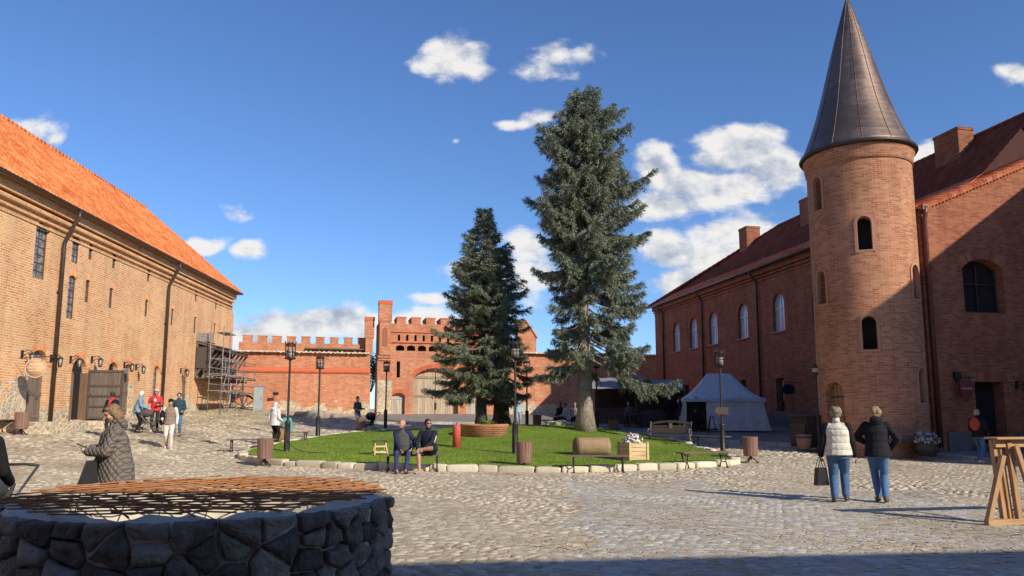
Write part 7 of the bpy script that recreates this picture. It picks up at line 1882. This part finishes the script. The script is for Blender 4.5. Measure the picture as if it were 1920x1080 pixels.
# round the lawn
p = on(at(516, 29.3)); person('woman in a white hooded jacket and black trousers standing behind the left lamp post', p, face_dir(.5, 1), 1.66, hands=[(-.18, .18, 1.05), (.2, .2, 1.0)], top='jacket', hem=.82, topm=cloth('white_jacket', (.66, .66, .68), 0, .5), bulk=1.2, legm=BLK, hair=None, cap_=(simple('beanie_white', (.6, .6, .6), .8, .1, 9), 'hood'), vox=.014, face=False, hood=True)
p = on(at(541, 31.2)); person('person in teal cape and white hat sitting on the bench behind the left lamp', p, face_dir(-.9, .4), 1.62, hip=(0, 0, .54), chest=(0, .06), hands=[(-.12, .34, .66), (.12, .34, .66)], feet=[(-.1, .44, .09), (.1, .44, .09)], knees=[(0, 1, .8), (0, 1, .8)], top='cape', topm=cloth('teal', (.12, .34, .30), 0, .5), bulk=1.42, legm=DKT, hair=None, cap_=(simple('hat_white', (.6, .62, .62), .8, .1, 9), 'hood'), vox=.016, face=False)
p = on(at(527, 30.7)); t = thing('woven_basket', 'tall woven straw basket beside the person in teal', 'basket', p); m_ = MB(); m_.lathe([(.17, 0), (.21, .3), (.22, .58), (.20, .58), (.17, .05), (0, .05)], 18); m_.build('basket_body', stone('wicker', (.20, .11, .04), (.38, .23, .09), (.5, .34, .15), scale=8, island=False), t); m_ = MB(); m_.tube([(-.2, 0, .56), (-.12, 0, .75), (.12, 0, .75), (.2, 0, .56)], .014, 6); m_.build('basket_handle', bpy.data.materials['wicker'], t)
p = on(at(670, 38.6)); person('person in a grey patterned top and light trousers standing before the curtain wall', p, face_dir(1, -.6), 1.72, hands=[(-.15, .3, 1.1), (.2, .25, 1.05)], top='shirt', hem=.84, topm=cloth('grey_pattern', (.12, .11, .13), 2, .5), legm=cloth('pale_trousers', (.4, .38, .36), 0, .4), hair='short', hairm_=H_DARK, vox=.018, face=False)
pushchair('black pushchair standing by the far slatted bin', on(at(694, 36.6)), face_dir(-.8, -.5), cloth('pram_black', (.012, .012, .013), 0, .4))
p = on(at(971, 42)); person('person in a pale blue shirt walking beyond the spruces by the front middle lamp', p, face_dir(.3, -1), 1.72, top='shirt', hem=.84, topm=cloth('pale_blue', (.35, .45, .55), 0, .4), legm=cloth('bluegrey', (.25, .32, .38), 0, .4), hair='short', hairm_=H_DARK, vox=.02, face=False)
# seated in the shade left of the thick trunk
for (px, D, rz, m, lb, hm) in ((1052, 38.6, 2.4, BLK, 'person in black seated in the shade left of the thick trunk', H_DARK), (1062, 38.2, 1.9, cloth('shade_white', (.55, .53, .5), 0, .4), 'person in a white shirt seated in the shade beside the thick trunk', H_BROWN), (1078, 38.8, 2.9, cloth('shade_grey', (.2, .2, .2), 0, .4), 'person in grey seated nearest the thick trunk', H_GREY), (1180, 40.4, 2.6, cloth('shade_slate', (.10, .10, .12), 0, .4), 'person seated at the cafe tables in the shade', H_DARK)):
    q = swp(px, D); person(lb, q, rz, 1.68, hip=(0, 0, .55), chest=(0, .05), hands=[(-.12, .34, .68), (.12, .34, .68)], feet=[(-.1, .45, .09), (.1, .45, .09)], knees=[(0, 1, .8), (0, 1, .8)], top='jacket', topm=m, bulk=1.12, legm=DKT, hair='short', hairm_=hm, vox=.02, face=False)
    t = thing('low_stool', 'low stool under the '+lb[:lb.index(' seated')].replace('in ', 'in '), 'stool', q, rz); m_ = MB(); m_.lathe([(0, .40), (.19, .40), (.19, .44), (0, .44)], 14); m_.build('seat', M_SLATD, t)
    for k in range(3): a_ = 2*PI*k/3; m_ = MB(); m_.tube([(.1*math.cos(a_), .1*math.sin(a_), .4), (.17*math.cos(a_), .17*math.sin(a_), 0)], .016, 5); m_.build('leg', M_SLATD, t)
p = swp(1256, 38.8); person('person in black with a white bonnet standing before the stall left of the tent', p, face_dir(.2, 1), 1.64, top='dress', hem=.55, topm=BLK, bulk=1.15, legm=BLK, hair=None, cap_=(simple('bonnet', (.5, .5, .5), .8, .1, 9), 'hood'), vox=.018, face=False)
p = swp(1276, 37.4); person('person in dark blue standing by the tent flap', p, face_dir(1, -.2), 1.62, top='coat', hem=.7, topm=cloth('deep_blue', (.02, .022, .06), 0, .4), legm=BLK, hair='short', hairm_=H_DARK, vox=.018, face=False)
p = swp(1306, 36.2); person('dark costumed figure standing in the open mouth of the tent', p, face_dir(.1, -1), 1.60, hands=[(-.2, .22, 1.05), (.2, .22, 1.05)], top='coat', hem=.62, topm=cloth('dark_brown_coat', (.03, .024, .02), 0, .5), legm=BLK, bulk=1.1, hair='short', hairm_=H_DARK, vox=.018, face=False)
# woman with a red backpack by the doorway
p = on(at(1831, 23.3)); person('blond woman in a black jacket with a red backpack walking by the dark doorway', p, face_dir(1, .7), 1.62, hands=[(-.2, .25, 1.0), (.2, .25, 1.0)], feet=[(-.08, .16, .09), (.08, -.16, .11)], top='jacket', hem=.84, topm=BLK, bulk=1.1, legm=JEAN, hair='bun', hairm_=H_BLOND, vox=.013, shoem=SH_W, extra=backpack(cloth('red_pack', (.42, .06, .035), 0, .4), 1.1), face=False)
